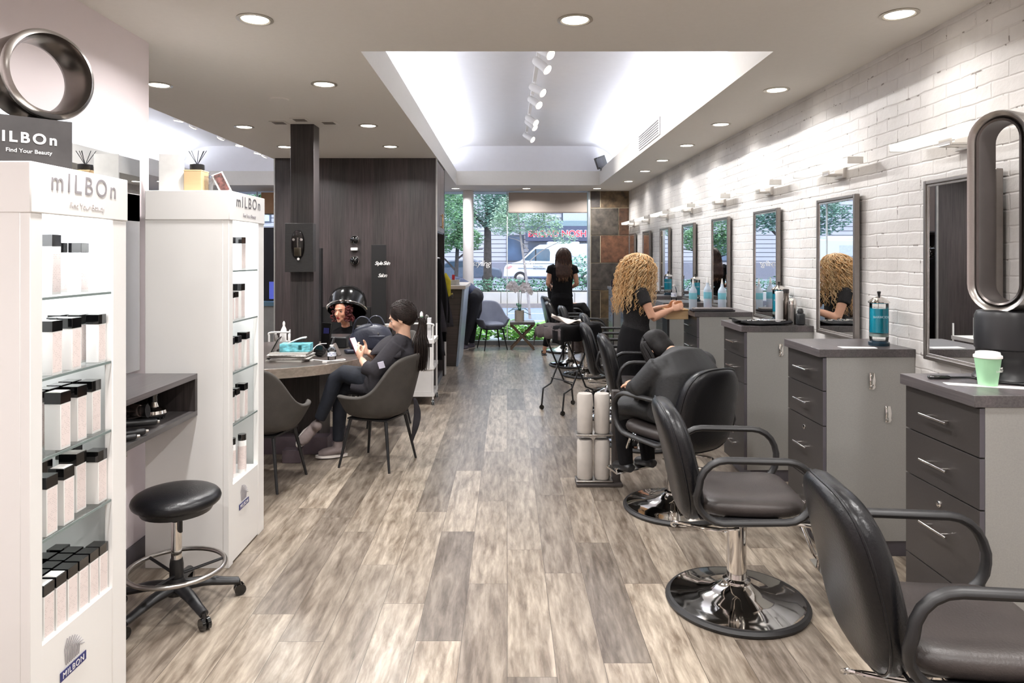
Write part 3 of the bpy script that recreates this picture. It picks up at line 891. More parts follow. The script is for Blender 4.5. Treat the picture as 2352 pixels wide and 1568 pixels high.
def make_bar(yc, label):
    M_NK = pm('satin_nickel', (214, 210, 206), .32, .7, var=.02)
    t = thing('vanity_light', label, 'wall light', (XR, yc, 2.17), 0, 'bar lights above the mirrors')
    MB().box(XR - .022, XR + .004, yc - .06, yc + .06, 2.10, 2.23).build('back_plate', M_NK, t, bevel=.003)
    b = MB().box(XR - .10, XR - .02, yc - .045, yc - .03, 2.118, 2.13).box(XR - .10, XR - .02, yc + .03, yc + .045, 2.118, 2.13).box(XR - .11, XR - .10, yc - .045, yc + .045, 2.118, 2.152)
    b.build('bracket', M_NK, t, bevel=.002)
    MB().box(XR - .155, XR - .065, yc - .39, yc + .39, 2.15, 2.187).build('diffuser', M_BAR, t, bevel=.006)
    for s_ in (-1, 1):
        MB().box(XR - .157, XR - .063, yc + s_ * .39 - .006, yc + s_ * .39 + .006, 2.148, 2.189).build('end_cap', pm('frosted_cap', (240, 238, 232), .3), t, bevel=.003)
    return t
blab = ['nearest white bar light on the brick wall, partly behind the tall fan', 'second white bar light, above the mirror showing the stylist', 'third white bar light on the brick wall', 'fourth white bar light on the brick wall',
        'fifth white bar light on the brick wall', 'sixth white bar light on the brick wall', 'seventh white bar light on the brick wall', 'farthest white bar light, in front of the stone wall']
bar0 = make_bar(3.285, blab[0])
for k in range(1, 8):
    dup(bar0, (XR, 3.285 + k * PITCH, 2.17), 0, blab[k])
dup(bar0, (XR, 3.285 - PITCH, 2.17), 0, 'unseen white bar light added on the brick wall beside the camera')  # unseen bar, added for the light it gives

# ================= SALON CHAIRS =================
def make_salon_chair(loc, rz, label):
    t = thing('salon_chair', label, 'salon chair', loc, rz, 'black hydraulic styling chairs')
    F = loc_frame(t)
    def B(m):   # local -> world
        m.v = [F(*p) for p in m.v]; return m
    B(MB().lathe([(.30, .004), (.318, .004), (.322, .016), (.312, .028), (.298, .030), (.296, .018)], n=56)).build('base_rim', M_ARM, t)
    B(MB().lathe([(.30, .02), (.299, .031), (.26, .036), (.185, .044), (.17, .05), (.12, .062), (.075, .088), (.062, .10), (.062, .112), (.05, .118), (.045, .12)], n=56)).build('base_plate', M_CHROME, t)
    B(MB().lathe([(.044, .11), (.044, .36), (.047, .362), (.047, .40), (.03, .402), (.03, .45)], n=32)).build('hydraulic_column', M_CHROME, t)
    # pump lever: a flat chrome loop reaching out behind
    lv = [(.05, .0, .36), (.052, -.08, .355), (.052, -.22, .372), (.03, -.29, .375), (-.03, -.285, .335), (-.052, -.22, .325), (-.05, -.06, .31), (-.05, .05, .305)]
    B(MB().tube(lv, .0065, 8, smooth=4)).build('pump_lever', M_CHROME, t)
    # foot rest at the front
    fr_ = MB().tube([(-.10, .16, .42), (-.10, .30, .40), (-.11, .38, .20), (-.13, .42, .15), (.13, .42, .15), (.11, .38, .20), (.10, .30, .40), (.10, .16, .42)], .011, 8)
    fr_.obox((0, .43, .155), (.30, .11, .012), (R(12), 0, 0))
    B(fr_).build('foot_rest', M_CHROME, t, bevel=.002)
    B(MB().box(-.15, .15, -.15, .16, .435, .462)).build('seat_plate', M_BLACK, t, bevel=.006)
    def sf(u, v, o):
        return F(u, v + .02, .505 + o + .010 * (abs(v) / .25) ** 2 - .012 * math.exp(-(u * u + v * v) / .03) * (o > 0))
    MB().cushion(.47, .47, .095, sf, e=5.5, edge=4).build('seat', M_SEATL, t)
    B(MB().tube([(-.225, -.205, .468), (.225, -.205, .468), (.235, .245, .468), (-.235, .245, .468)], .007, 6, closed=True)).build('seat_piping', M_LEATHER, t)
    def bf(u, v, o):    # u across, v up
        z = .675 + v
        s_ = (v + .25) / .5
        y = -.225 - .075 * s_ - .04 * s_ * s_ + .34 * u * u * (.6 + .5 * s_) + o
        return F(u * (1.0 - .16 * max(0, s_ - .5)), y, z)
    bk = MB().cushion(.48, .52, .115, bf, e=3.4, edge=5).build('backrest', M_LEATHER, t)
    # piping along the back's rim
    e_, pts = 3.4, []
    for i in range(60):
        a = 2 * PI * i / 60
        c_, s_ = math.cos(a), math.sin(a)
        r_ = (abs(c_) ** e_ + abs(s_) ** e_) ** (-1 / e_)
        pts.append(bf(c_ * r_ * .476 / 2, s_ * r_ * .516 / 2, -.022))
    MB().tube(pts, .0045, 6, closed=True).build('piping', M_LEATHER, bk)
    # closed oval arm loops
    for s_ in (-1, 1):
        x = s_ * .268
        pts = []
        y0, y1, z0, z1, r_ = -.22, .255, .475, .735, .115
        for (cy, cz, a0) in ((y1 - r_, z1 - r_, 0), (y0 + r_, z1 - r_, 90), (y0 + r_ * .9, z0 + r_ * .9, 180), (y1 - r_, z0 + r_, 270)):
            for k in range(6):
                a = R(a0 + k * 18)
                pts.append((x + s_ * .012 * (1 if math.sin(a) > 0 else 0), cy + r_ * math.cos(a), cz + r_ * math.sin(a)))
        B(MB().tube(pts, .021, 12, closed=True, flat=.72, up=(1, 0, 0))).build('armrest', M_ARM, t)
        B(MB().box(min(x, s_ * .12), max(x, s_ * .12), -.10, .13, .458, .468)).build('arm_bracket', M_BLACK, t, bevel=.003)
    return t
sc0 = make_salon_chair((1.06, 3.22, 0), R(-95), 'black styling chair facing the brick wall, its round chrome base clear in the middle foreground')
dup(sc0, (1.30, 2.06, 0), R(-96), 'nearest black styling chair, cut off by the bottom right corner')
dup(sc0, (1.06, 4.42, 0), R(32), 'black styling chair with its back to the camera, holding the bowed client')
for x, y, rz, l in ((1.15, 5.95, -93, 'black styling chair just this side of the curly-haired stylist'),
                    (1.10, 6.95, -92, 'black styling chair right behind the towel-draped cart'),
                    (1.22, 8.1, -94, 'black styling chair beyond the towel-draped cart, its top just above the tray'),
                    (1.06, 9.35, -96, 'black styling chair in the back row, right one of the upright pair'),
                    (.93, 10.2, -96, 'black styling chair in the back row, left one of the upright pair'),
                    (.95, 11.72, -80, 'farthest black styling chair, in front of the window with the seated client')):
    dup(sc0, (x, y, 0), R(rz), l)

# ================= THINGS ON THE STATIONS =================
def disinfectant_jar(x, y, z, label, s=1.0):
    t = thing('disinfectant_jar', label, 'jar', (x, y, z), 0, 'blue disinfectant jars')
    L = lambda pr: [(a * s, b * s) for a, b in pr]
    MB().lathe(L([(0, 0), (.052, 0), (.054, .008), (.054, .018), (.047, .022), (.047, .03), (0, .03)]), (x, y, z), 28).build('base', pm('jar_base', (30, 52, 66), .25), t)
    MB().lathe(L([(.047, .028), (.049, .05), (.0485, .235)]), (x, y, z), 32).build('glass', M_GLASS, t)
    MB().lathe(L([(0, .072), (.0465, .072), (.0465, .205), (0, .205)]), (x, y, z), 32).build('liquid', M_BLUEL, t)
    MB().lathe(L([(0, .05), (.047, .05), (.0475, .066), (0, .07)]), (x, y, z), 28).build('tray', pm('jar_tray', (196, 214, 210), .3), t)
    MB().lathe(L([(.046, .232), (.055, .236), (.056, .242), (.03, .262), (.009, .272), (0, .273)]), (x, y, z), 32).build('lid', M_CHROME, t)
    MB().lathe(L([(.007, .27), (.007, .282), (.010, .294), (.010, .298), (0, .3)]), (x, y, z), 14).build('knob', M_BLACK, t)
    MB().cyl((x, y, z + .06 * s), (x - .004, y, z + .24 * s), .0018, n=6).build('stem', M_STEEL, t)
    return t
j0 = disinfectant_jar(2.06, 3.86, CH, 'blue disinfectant jar standing alone on the second cabinet, its lettering showing', 1.0)
lettering('BARBICIDE', .017, (2.06 - .058, 3.86 - .049, CH + .155), (1, -.2, 0), (0, 0, 1), pm('jar_ink', (176, 226, 240), .5), j0, ext=.0004)
for x, y, l in ((2.08, 5.33, 'blue disinfectant jar at the far end of the third cabinet top'), (2.06, 7.62, 'blue disinfectant jar on the cabinet behind the stylist, right one of the pair'), (2.05, 8.88, 'blue disinfectant jar beside the curly blond hair, left one of the pair')):
    dup(j0, (x, y, CH), 0, l)

def paper(name, pts, z, label, cat='paper', mat=None, t=.0015):
    m = MB().prism(pts, lambda u, v, k: (u, v, z + k), 0.0005, t)
    cx = sum(p[0] for p in pts) / len(pts); cy = sum(p[1] for p in pts) / len(pts)
    return tag(m.build(name, mat or M_PAPER, origin=(cx, cy, z), sm=0), label, cat)
paper('paper_strip', [(1.70, 2.72), (2.05, 2.59), (2.03, 2.53), (1.69, 2.67)], CH, 'long white paper strip lying on the nearest cabinet in front of the green cup')
paper('paper_sheet', [(1.80, 3.80), (1.99, 3.78), (1.98, 3.72), (1.80, 3.73)], CH, 'white paper lying on the second cabinet beside the blue jar')
# paper cup
cx_, cy_ = 1.835, 2.66
t = thing('paper_cup', 'pale green takeaway coffee cup with white lid on the nearest cabinet', 'cup', (cx_, cy_, CH))
MB().lathe([(0, .0), (.031, 0), (.032, .003), (.0445, .108), (.045, .11)], (cx_, cy_, CH), 36).build('cup', M_GREENJ, t)
MB().lathe([(.0465, .106), (.048, .108), (.0475, .116), (.042, .119), (.040, .128), (.034, .130), (.033, .126), (0, .126)], (cx_, cy_, CH), 36).build('lid', M_PAPER, t)
lettering('BLANK\nSTREET', .011, (cx_ + .006, cy_ - .0385, CH + .066), (1, .35, 0), (0, 0, 1), M_PAPER, t, ext=.0004)

# tall bladeless fan
fx, fy = 1.985, 2.775
t = thing('bladeless_fan', 'tall bladeless fan with a long steel loop on a black base, at the right edge', 'fan', (fx, fy, CH))
th = R(25)
ax = Vector((-math.cos(th), -math.sin(th), 0)); la = Vector((-math.sin(th), math.cos(th), 0)); upv = Vector((0, 0, 1))
def loopfan(hw, hh, d0, d1, zc, t_out, t_in):
    """racetrack loop cross-sections"""
    def track_pts(w, h):
        out = []
        for k in range(17):
            a = PI * k / 16
            out.append((w * math.cos(a), (h - w) + w * math.sin(a)))
        for k in range(17):
            a = PI + PI * k / 16
            out.append((w * math.cos(a), -(h - w) + w * math.sin(a)))
        return out
    C0 = Vector((fx, fy, zc))
    n = 34
    rings = []
    secs = [(hw, d1), (hw + .004, d1 - .012), (hw + .002, d0), (hw - .012, d0 - .004), (hw - t_in, d0 + .01), (hw - t_in + .004, d1 - .03), (hw - t_out * .4, d1 - .004)]
    for k in range(n):
        ring = []
        for w_, d in secs:
            p = track_pts(w_, hh - (hw - w_))[k]
            ring.append(C0 + la * p[0] + upv * p[1] + ax * d)
        rings.append(ring)
    return rings
rg = loopfan(.112, .398, -.062, .062, 1.775, .03, .034)
MB().loft(rg, closed=True).build('loop_amplifier', M_STEEL, t, sm=50)
rg2 = loopfan(.083, .369, -.056, .050, 1.775, .02, .008)
MB().loft(rg2, closed=True).build('inner_lining', pm('dark_nickel', (96, 90, 88), .3, .8, var=.05), t, sm=50)
MB().lathe([(0, 0), (.112, 0), (.114, .012), (.098, .035), (.098, .085), (.101, .09), (.101, .125), (.106, .13), (.106, .255), (.098, .275), (.05, .283), (0, .283)], (fx, fy, CH), 48).build('base', M_BLACK, t)
MB().lathe([(.0995, .092), (.0995, .122)], (fx, fy, CH), 48).build('air_inlet_mesh', pm('inlet_mesh', (110, 108, 110), .6, .3, var=.6, scale=300), t)
cb = MB().tube([(1.76, 2.80, CH + .006), (1.86, 2.80, CH + .006), (1.90, 2.74, CH + .006), (1.96, 2.655, CH + .006), (2.08, 2.60, CH + .006), (2.16, 2.58, CH + .006)], .0045, 8, smooth=5)
cb.tube([(1.90, 2.70, CH + .006), (1.99, 2.64, CH + .006), (2.15, 2.56, CH + .006)], .0045, 8, smooth=5)
tag(cb.build('power_cord', M_BLACK, origin=(1.95, 2.7, CH)), 'black power cords trailing behind the green cup', 'cord')
tag(MB().obox((1.735, 2.80, CH + .008), (.085, .022, .014), (0, 0, R(-4))).build('hair_clipper', M_GLOSSB, origin=(1.735, 2.8, CH), bevel=.006), 'small black clipper lying left of the green cup', 'clipper')

# third cabinet: scissor mat, bottles
y3 = 2.468 + 2 * PITCH
def mat_fn(i, j):
    u, v = i, j
    x = 1.66 + u * .36; y = y3 + .01 + v * .30
    return (x + .01 * math.sin(v * 9), y + .012 * math.sin(u * 11), CH + .012 + .010 * math.sin(u * 14 + 1) * math.sin(v * 9) + .012 * (abs(u - .5) * 2) ** 4)
t = thing('tool_mat', 'crumpled black cloth mat with scissors on the third cabinet', 'mat', (1.84, y3 + .16, CH))
MB().grid(mat_fn, 22, 16).build('cloth', M_BLKCLOTH, t, solid=.006, sm=180)
def scissors(x, y, a, label):
    s = thing('scissors', label, 'scissors', (x, y, CH + .03), 0, 'steel scissors on the black mat')
    q = MB()
    d = Vector((math.cos(a), math.sin(a), 0)); n_ = Vector((-d.y, d.x, 0)); c_ = Vector((x, y, CH + .034))
    for k in (-1, 1):
        ctr = c_ - d * .05 + n_ * k * .018
        q.tube([ctr + d * (.014 * math.cos(b)) + n_ * (.011 * math.sin(b)) for b in [2 * PI * i / 12 for i in range(12)]], .003, 6, closed=True)
        q.tube([ctr + d * .014, c_, c_ + d * .07 - n_ * k * .003], [.003, .0035, .001], 6)
    q.build('blades', M_CHROME, s)
for i in range(5):
    scissors(1.76 + .045 * i, y3 + .10 + .02 * (i % 2), R(75 + 12 * i), ['leftmost', 'second', 'middle', 'fourth', 'rightmost'][i] + ' pair of steel scissors on the black mat')
def cylbottle(name, x, y, z, r, h, label, mat, cap, caph=.03, neck=.5, cat='bottle', group=None, capmat=None, lab=None):
    t = thing(name, label, cat, (x, y, z), 0, group)
    MB().lathe([(0, 0), (r * .94, 0), (r, .006), (r, h * .62), (r * .96, h * .70), (r * neck, h * .84), (r * neck, h)], (x, y, z), 24).build('body', mat, t)
    MB().lathe([(r * neck * 1.12, h - .004), (r * neck * 1.15, h + caph * .9), (r * neck * .9, h + caph), (0, h + caph)], (x, y, z), 20).build('cap', capmat or cap, t)
    if lab:
        MB().lathe([(r * 1.01, h * lab[0]), (r * 1.01, h * lab[1])], (x, y, z), 24).build('label', lab[2], t)
    return t
t = thing('spray_can', 'plain white hairspray can on the third cabinet', 'can', (2.0, 5.12, CH))
MB().lathe([(0, 0), (.026, 0), (.027, .004), (.027, .19), (.0275, .192), (.0275, .232), (.024, .236), (0, .236)], (2.0, 5.12, CH), 24).build('body', M_WHITE, t)
cylbottle('flask', 2.065, 5.16, CH, .037, .225, 'taller dark steel flask on the third cabinet', pm('dark_steel', (112, 104, 98), .25, .9), M_BLACK, .026, .52, 'flask', capmat=pm('flask_cap', (66, 64, 64), .4, .4))
t = thing('shaker_bottle', 'shorter bright steel bottle in front of the dark flask', 'bottle', (2.062, 5.04, CH))
MB().lathe([(0, 0), (.027, 0), (.028, .005), (.028, .145)], (2.062, 5.04, CH), 24).build('body', M_STEEL, t)
MB().lathe([(.0285, .145), (.028, .17), (.022, .188), (0, .192)], (2.062, 5.04, CH), 24).build('cap', M_CHROME, t)
t = thing('hair_wax_tub', 'small black container at the near corner of the third cabinet', 'container', (2.10, 4.99, CH))
MB().box(2.072, 2.128, 4.965, 5.015, CH, CH + .085).build('body', pm('black_tub', (44, 46, 48), .3), t, bevel=.012)
MB().box(2.076, 2.124, 4.968, 5.012, CH + .02, CH + .022).build('band', M_STEEL, t)
MB().lathe([(.020, .085), (.022, .10), (.012, .118), (0, .12)], (2.10, 4.99, CH), 18).build('pump', M_BLACK, t)
tag(MB().lathe([(0, 0), (.03, 0), (.035, .03), (.02, .05), (.03, .085), (0, .10)], (2.112, 5.2, CH), 16).build('round_brush', M_GLOSSB, origin=(2.112, 5.2, CH)), 'dark round brush head leaning behind the steel bottles', 'brush')

# fourth cabinet: blurred white bottles, pink-edged box, tan box
y4 = 2.468 + 3 * PITCH
M_HAZEW = pm('pale_blue_plastic', (200, 216, 232), .35, var=.05, trans=.2)
for i, (x, y, h) in enumerate(((1.70, y4 + .22, .24), (1.84, y4 + .24, .25), (1.96, y4 + .20, .24))):
    t = thing('squeeze_bottle', '%s pale blue-white bottle on the fourth cabinet' % ('left', 'middle', 'right')[i], 'bottle', (x, y, CH), 0, 'pale bottles on the fourth cabinet')
    MB().lathe([(0, 0), (.034, 0), (.036, .006), (.036, h * .72), (.03, h * .8), (.014, h * .9), (.012, h)], (x, y, CH), 24).build('body', M_HAZEW, t)
    MB().lathe([(.012, h - .002), (.010, h + .01), (.003, h + .05), (0, h + .052)], (x, y, CH), 12).build('nozzle', M_WHITE, t)
    MB().lathe([(.0365, h * .42), (.0365, h * .66)], (x, y, CH), 24).build('label', pm('pale_teal_label', (120, 190, 206), .5), t)
t = thing('storage_box', 'tan timber drawer box beside the stylist hands', 'box', (1.60, 6.6, CH - .09))
tx0, tx1 = 1.46, 1.66
MB().box(tx0, tx1, 6.38, 6.62, CH - .085, CH - .005).build('body', M_WOODL, t, bevel=.003)
MB().box(tx0 - .005, tx1, 6.37, 6.63, CH - .005, CH + .008).build('lid', pm('tan_lid', (196, 158, 110), .5, var=.06), t, bevel=.003)
MB().box(tx0 + .01, tx0 + .03, 6.40, 6.60, 0, CH - .085).build('support', M_BLACK, t)
t = thing('folded_towel', 'dark folded towel lying along the edge of the fourth cabinet', 'towel', (1.82, y4 + .07, CH))
MB().box(1.64, 2.02, y4 + .005, y4 + .13, CH + .001, CH + .018).build('lower_layer', M_CAPE, t, bevel=.008)
MB().box(1.66, 2.00, y4 + .01, y4 + .12, CH + .018, CH + .034).build('upper_layer', pm('grey_towel', (116, 110, 110), .9, var=.1, bump=.3), t, bevel=.008)
tag(MB().box(1.75, 1.92, y4 + .14, y4 + .20, CH, CH + .012).build('pink_comb_case', pm('dusty_pink', (206, 140, 140), .5), origin=(1.83, y4 + .17, CH), bevel=.003), 'slim dusty pink case behind the dark folded towel', 'case')
# fifth/sixth cabinets
M_CLEARP = mat_pane('clear_plastic', (.97, .98, .99), 1.0)
def water_bottle(x, y, z, label, h=.19, r=.03):
    t = thing('water_bottle', label, 'bottle', (x, y, z), 0, 'clear plastic water bottles')
    k = h / .19; q = r / .03
    prof = [(0, 0), (.026, 0), (.029, .006)]
    for i in range(5):
        prof += [(.0285, .015 + i * .02), (.030, .022 + i * .02)]
    prof += [(.030, .125), (.024, .15), (.0125, .17), (.0125, .178)]
    MB().lathe([(a * q, b * k) for a, b in prof], (x, y, z), 22).build('body', M_CLEARP, t)
    MB().lathe([(.0145 * q, .172 * k), (.0145 * q, .188 * k), (0, .19 * k)], (x, y, z), 18).build('cap', M_PAPER, t)
    MB().lathe([(.0306 * q, .055 * k), (.0306 * q, .10 * k)], (x, y, z), 22).build('label', mat_print('bottle_label', (232, 236, 244), (40, 70, 160), .012, .03, 'xzy', .9), t)
    return t
water_bottle(1.80, 7.52, CH, 'clear water bottle on the fifth cabinet above the stylist hands')
tag(MB().lathe([(0, 0), (.03, 0), (.035, .07), (.036, .11), (0, .11)], (1.70, 11.2, CH), 14).build('brush_cup', pm('dotted_black', (44, 34, 46), .5, var=.9, scale=120), origin=(1.70, 11.2, CH)), 'dark dotted cup on the farthest cabinet by the stone wall', 'cup')
# ================= DISPLAY CABINETS AND WALL MIRROR ON THE LEFT =================
M_INK = pm('grey_ink', (150, 146, 150), .5)
M_INK2 = pm('dark_ink', (96, 94, 98), .5)
M_NAVY = pm('navy_logo', (48, 52, 110), .5)
CARTON = {}
def display(y0, y1, H, zs, zbot, ztop, label, ink):
    x0, x1 = -1.856, -1.427
    t = thing('display_cabinet', label, 'display cabinet', ((x0 + x1) / 2, (y0 + y1) / 2, 0), 0, 'lit white product display cabinets')
    MB().box(x0, x1 - .03, y0, y0 + .02, 0, H - .004).box(x0, x1 - .03, y1 - .02, y1, 0, H - .004).build('side_panel', M_WHITE, t, bevel=.002)
    MB().box(x0, x0 + .015, y0 + .02, y1 - .02, 0, H - .004).build('back_panel', M_WHITE, t)
    MB().box(x0, x1 + .004, y0 - .004, y1 + .004, ztop + .01, H).build('header', M_WHITE, t, bevel=.004)
    MB().box(x1 - .03, x1, y0, y0 + .055, 0, ztop + .01).build('near_stile', M_WHITE, t, bevel=.002)
    MB().box(x1 - .03, x1, y1 - .09, y1, 0, ztop + .01).build('far_stile', M_WHITE, t, bevel=.003)
    MB().box(x0 + .015, x1 - .002, y0 + .055, y1 - .09, 0.01, zbot).build('plinth', M_WHITE, t, bevel=.002)
    ya, yb = y0 + .057, y1 - .092
    MB().box(x0 + .05, x1 - .04, ya, yb, ztop - .012, ztop + .01).build('light_panel', M_GLOWW, t, sm=0)
    for z in zs:
        s = MB().box(x0 + .03, x1 - .006, ya, yb, z - .008, z).build('glass_shelf', M_SHELFG, t, sm=0)
        MB().box(x1 - .0062, x1 - .004, ya, yb, z - .008, z).build('front_edge', M_GEDGE, s, sm=0)
    yc = (y0 + y1) / 2
    hz = (ztop + H) / 2
    sz = (y1 - y0) / .53
    lettering('mILBOn', .088 * sz, (x1 + .0045, y0 + .085, hz + .005), (0, 1, 0), (0, 0, 1), ink, t, spacing=1.32)
    lettering('Find Your Beauty', .028 * sz, (x1 + .0045, y0 + .18, hz - .045), (0, 1, 0), (0, 0, 1), M_INK if ink is M_INK2 else pm('faint_ink', (206, 200, 200), .5), t, name='tagline')
    # brand mark near the foot: fan-shaped crest over a navy plate
    lz = zbot - .135
    yl = y0 + .14
    MB().box(x1, x1 + .0015, yl, yl + .135, lz - .03, lz).build('nameplate', M_NAVY, t, sm=0)
    lettering('MILBON', .028, (x1 + .0018, yl + .010, lz - .025), (0, 1, 0), (0, 0, 1), M_PAPER, t, ext=.0004, spacing=1.15, name='nameplate_lettering')
    cr = MB()
    for k in range(9):
        a = R(100 - k * 9); b_ = R(20 + k * 6)
        p0 = Vector((x1 + .001, yl + .03, lz + .01)); 
        q0 = p0 + Vector((0, math.cos(a) * .085, math.sin(a) * .085)); 
        cr.tube([p0 + Vector((0, k * .008, 0)), p0 + (q0 - p0) * .5 + Vector((0, k * .004, .01)), q0 + Vector((0, .02, -.008 * k * .3))], .0016, 5)
    cr.build('crest', M_INK, t)
    return t
unit_near = display(2.084, 2.61, 1.885, [1.472, 1.222, .974, .723], .403, 1.72, 'nearest white lit display cabinet, at the left edge under the black sign', M_INK)
unit_far = display(3.57, 4.085, 1.937, [1.525, 1.258, .989, .718], .41, 1.775, 'second white lit display cabinet, behind the black stool', M_INK2)
def carton(x, y, z, w, d, h, label, group, capf=.2, tone=0, kind='carton', white=False):
    """white product carton with a black band at its top"""
    key = (w, d, h, tone, kind, white)
    if key in CARTON:
        return dup(CARTON[key], (x, y, z), 0, label, group)
    t = thing('product_carton' if kind == 'carton' else 'product_bottle', label, 'carton' if kind == 'carton' else 'bottle', (x, y, z), 0, group)
    if kind == 'carton':
        MB().box(x - d / 2, x + d / 2, y - w / 2, y + w / 2, z, z + h * (1 - capf)).build('carton', M_WHITE, t, bevel=.001)
        c_ = MB().box(x - d / 2 - .0008, x + d / 2 + .0008, y - w / 2 - .0008, y + w / 2 + .0008, z + h * (1 - capf), z + h).build('black_band', M_GLOSSB, t, bevel=.001)
        if white:
            MB().box(x - d / 2 + .003, x + d / 2 - .003, y - w / 2 + .003, y + w / 2 - .003, z + h, z + h + .001).build('white_top', M_PAPER, t, sm=0)
        MB().box(x + d / 2, x + d / 2 + .0006, y - w * .42, y + w * .42, z + .008, z + h * (1 - capf) - .004).build('print', M_PINKP, t, sm=0)
    else:
        MB().lathe([(0, 0), (w / 2, 0), (w / 2, h * .84), (w * .44, h * .86)], (x, y, z), 20).build('body', M_WHITE, t)
        MB().lathe([(w / 2 * .98, h * .84), (w / 2 * .98, h), (0, h)], (x, y, z), 20).build('cap', M_GLOSSB, t)
        MB().lathe([(w / 2 + .0006, h * .1), (w / 2 + .0006, h * .7)], (x, y, z), 20).build('print', M_PINKP, t)
    CARTON[key] = t
    return t
ORD = ['first', 'second', 'third', 'fourth', 'fifth', 'sixth', 'seventh']
F_, B_ = 'front row', 'back row'
def fill2(z, unit, shelf, rows):
    """rows: (row name, [(x, y)...], w, d, h, kind, white flags)"""
    for rn, ps, w, d, h, kind, wh in rows:
        word = 'carton with black top' if kind == 'carton' else 'bottle with black cap'
        for i, (x, y) in enumerate(ps):
            carton(x, y, z + .0005, w, d, h, 'white %s, %s cabinet, %s, %s, %s from left' % (word, unit, shelf, rn, ORD[i]),
                   'products on the %s of the %s cabinet' % (shelf, unit), kind=kind, white=(i in wh))
S_ = ('top glass shelf', 'second glass shelf', 'third glass shelf', 'fourth glass shelf', 'floor')
fill2(1.472, 'near', S_[0], [(F_, [(-1.53, 2.33)], .046, .046, .20, 'carton', ()), (B_, [(-1.590, 2.46), (-1.535, 2.495)], .045, .045, .175, 'carton', ())])
fill2(1.222, 'near', S_[1], [(F_, [(-1.462, 2.225), (-1.465, 2.33)], .05, .05, .172, 'carton', ()), (B_, [(-1.53, 2.27), (-1.53, 2.37), (-1.592, 2.47), (-1.530, 2.485), (-1.470, 2.49)], .045, .045, .17, 'carton', ())])
fill2(.974, 'near', S_[2], [(F_, [(-1.465, 2.27), (-1.475, 2.375), (-1.485, 2.475)], .052, .052, .185, 'carton', (0,)), (B_, [(-1.54, 2.26), (-1.54, 2.33), (-1.545, 2.40), (-1.55, 2.47)], .05, .05, .185, 'carton', ())])
fill2(.723, 'near', S_[3], [(F_, [(-1.462, 2.20), (-1.465, 2.29), (-1.47, 2.488)], .054, .05, .185, 'carton', (1,)), (B_, [(-1.55, 2.30), (-1.50, 2.405), (-1.56, 2.48)], .056, .06, .20, 'carton', (0, 1))])
fill2(.403, 'near', S_[4], [(F_, [(-1.465, y) for y in (2.19, 2.25, 2.31, 2.37, 2.43, 2.487)], .05, .05, .17, 'carton', (0, 1)), ('middle row', [(-1.525, y) for y in (2.20, 2.26, 2.32, 2.38, 2.44)], .05, .05, .17, 'carton', (0,)), (B_, [(-1.585, y) for y in (2.23, 2.31, 2.39, 2.46)], .05, .05, .17, 'carton', ())])
fill2(1.525, 'far', S_[0], [(F_, [(-1.50, 3.69)], .045, .045, .17, 'carton', ()), (B_, [(-1.57, 3.74), (-1.49, 3.86)], .06, .06, .18, 'carton', ())])
fill2(1.258, 'far', S_[1], [(F_, [(-1.468, 3.665), (-1.478, 3.75)], .045, .045, .15, 'carton', ()), (B_, [(-1.54, 3.76), (-1.485, 3.85)], .055, .05, .19, 'carton', ())])
fill2(.989, 'far', S_[2], [(F_, [(-1.468, 3.67), (-1.468, 3.765)], .05, .045, .18, 'carton', ()), (B_, [(-1.53, 3.78), (-1.465, 3.87)], .05, .05, .19, 'carton', ())])
fill2(.718, 'far', S_[3], [(F_, [(-1.468, 3.67), (-1.472, 3.755)], .048, .045, .17, 'carton', ()), (B_, [(-1.535, 3.79), (-1.468, 3.85)], .05, .05, .18, 'carton', ())])
fill2(.41, 'far', S_[4], [(F_, [(-1.468, 3.67), (-1.485, 3.75), (-1.462, 3.84)], .045, .045, .21, 'bottle', ()), (B_, [(-1.54, 3.72), (-1.54, 3.81)], .045, .045, .21, 'bottle', ())])

# ---- on top of the near cabinet ----
ZT = 1.885
t = thing('counter_sign', 'black card sign with white brand lettering standing on the near display cabinet', 'sign', (-1.6, 2.31, ZT))
p0, p1 = Vector((-1.742, 2.175, 0)), Vector((-1.505, 2.41, 0))
d = (p1 - p0).normalized(); nrm = Vector((d.y, -d.x, 0))
sg = MB()
sg.add([(p0.x, p0.y, ZT), (p1.x, p1.y, ZT), (p1.x - nrm.x * .08, p1.y - nrm.y * .08, ZT), (p0.x - nrm.x * .08, p0.y - nrm.y * .08, ZT),
        (p0.x, p0.y, ZT + .178), (p1.x, p1.y, ZT + .178), (p1.x - nrm.x * .08, p1.y - nrm.y * .08, ZT + .178), (p0.x - nrm.x * .08, p0.y - nrm.y * .08, ZT + .178)],
       [(0, 3, 2, 1), (4, 5, 6, 7), (0, 1, 5, 4), (1, 2, 6, 5), (2, 3, 7, 6), (3, 0, 4, 7)])
sg.build('card_block', pm('black_brick_card', (52, 49, 49), .7, var=.25, scale=10, bump=.4, bscale=16), t, sm=0)
o_ = p0 + d * .088 + nrm * .001 + Vector((0, 0, ZT + .092))
lettering('mILBOn', .048, o_, d, (0, 0, 1), M_PAPER, t, spacing=1.32, offset=.0012)
lettering('Find Your Beauty', .0185, p0 + d * .144 + nrm * .001 + Vector((0, 0, ZT + .058)), d, (0, 0, 1), M_PAPER, t, name='tagline')
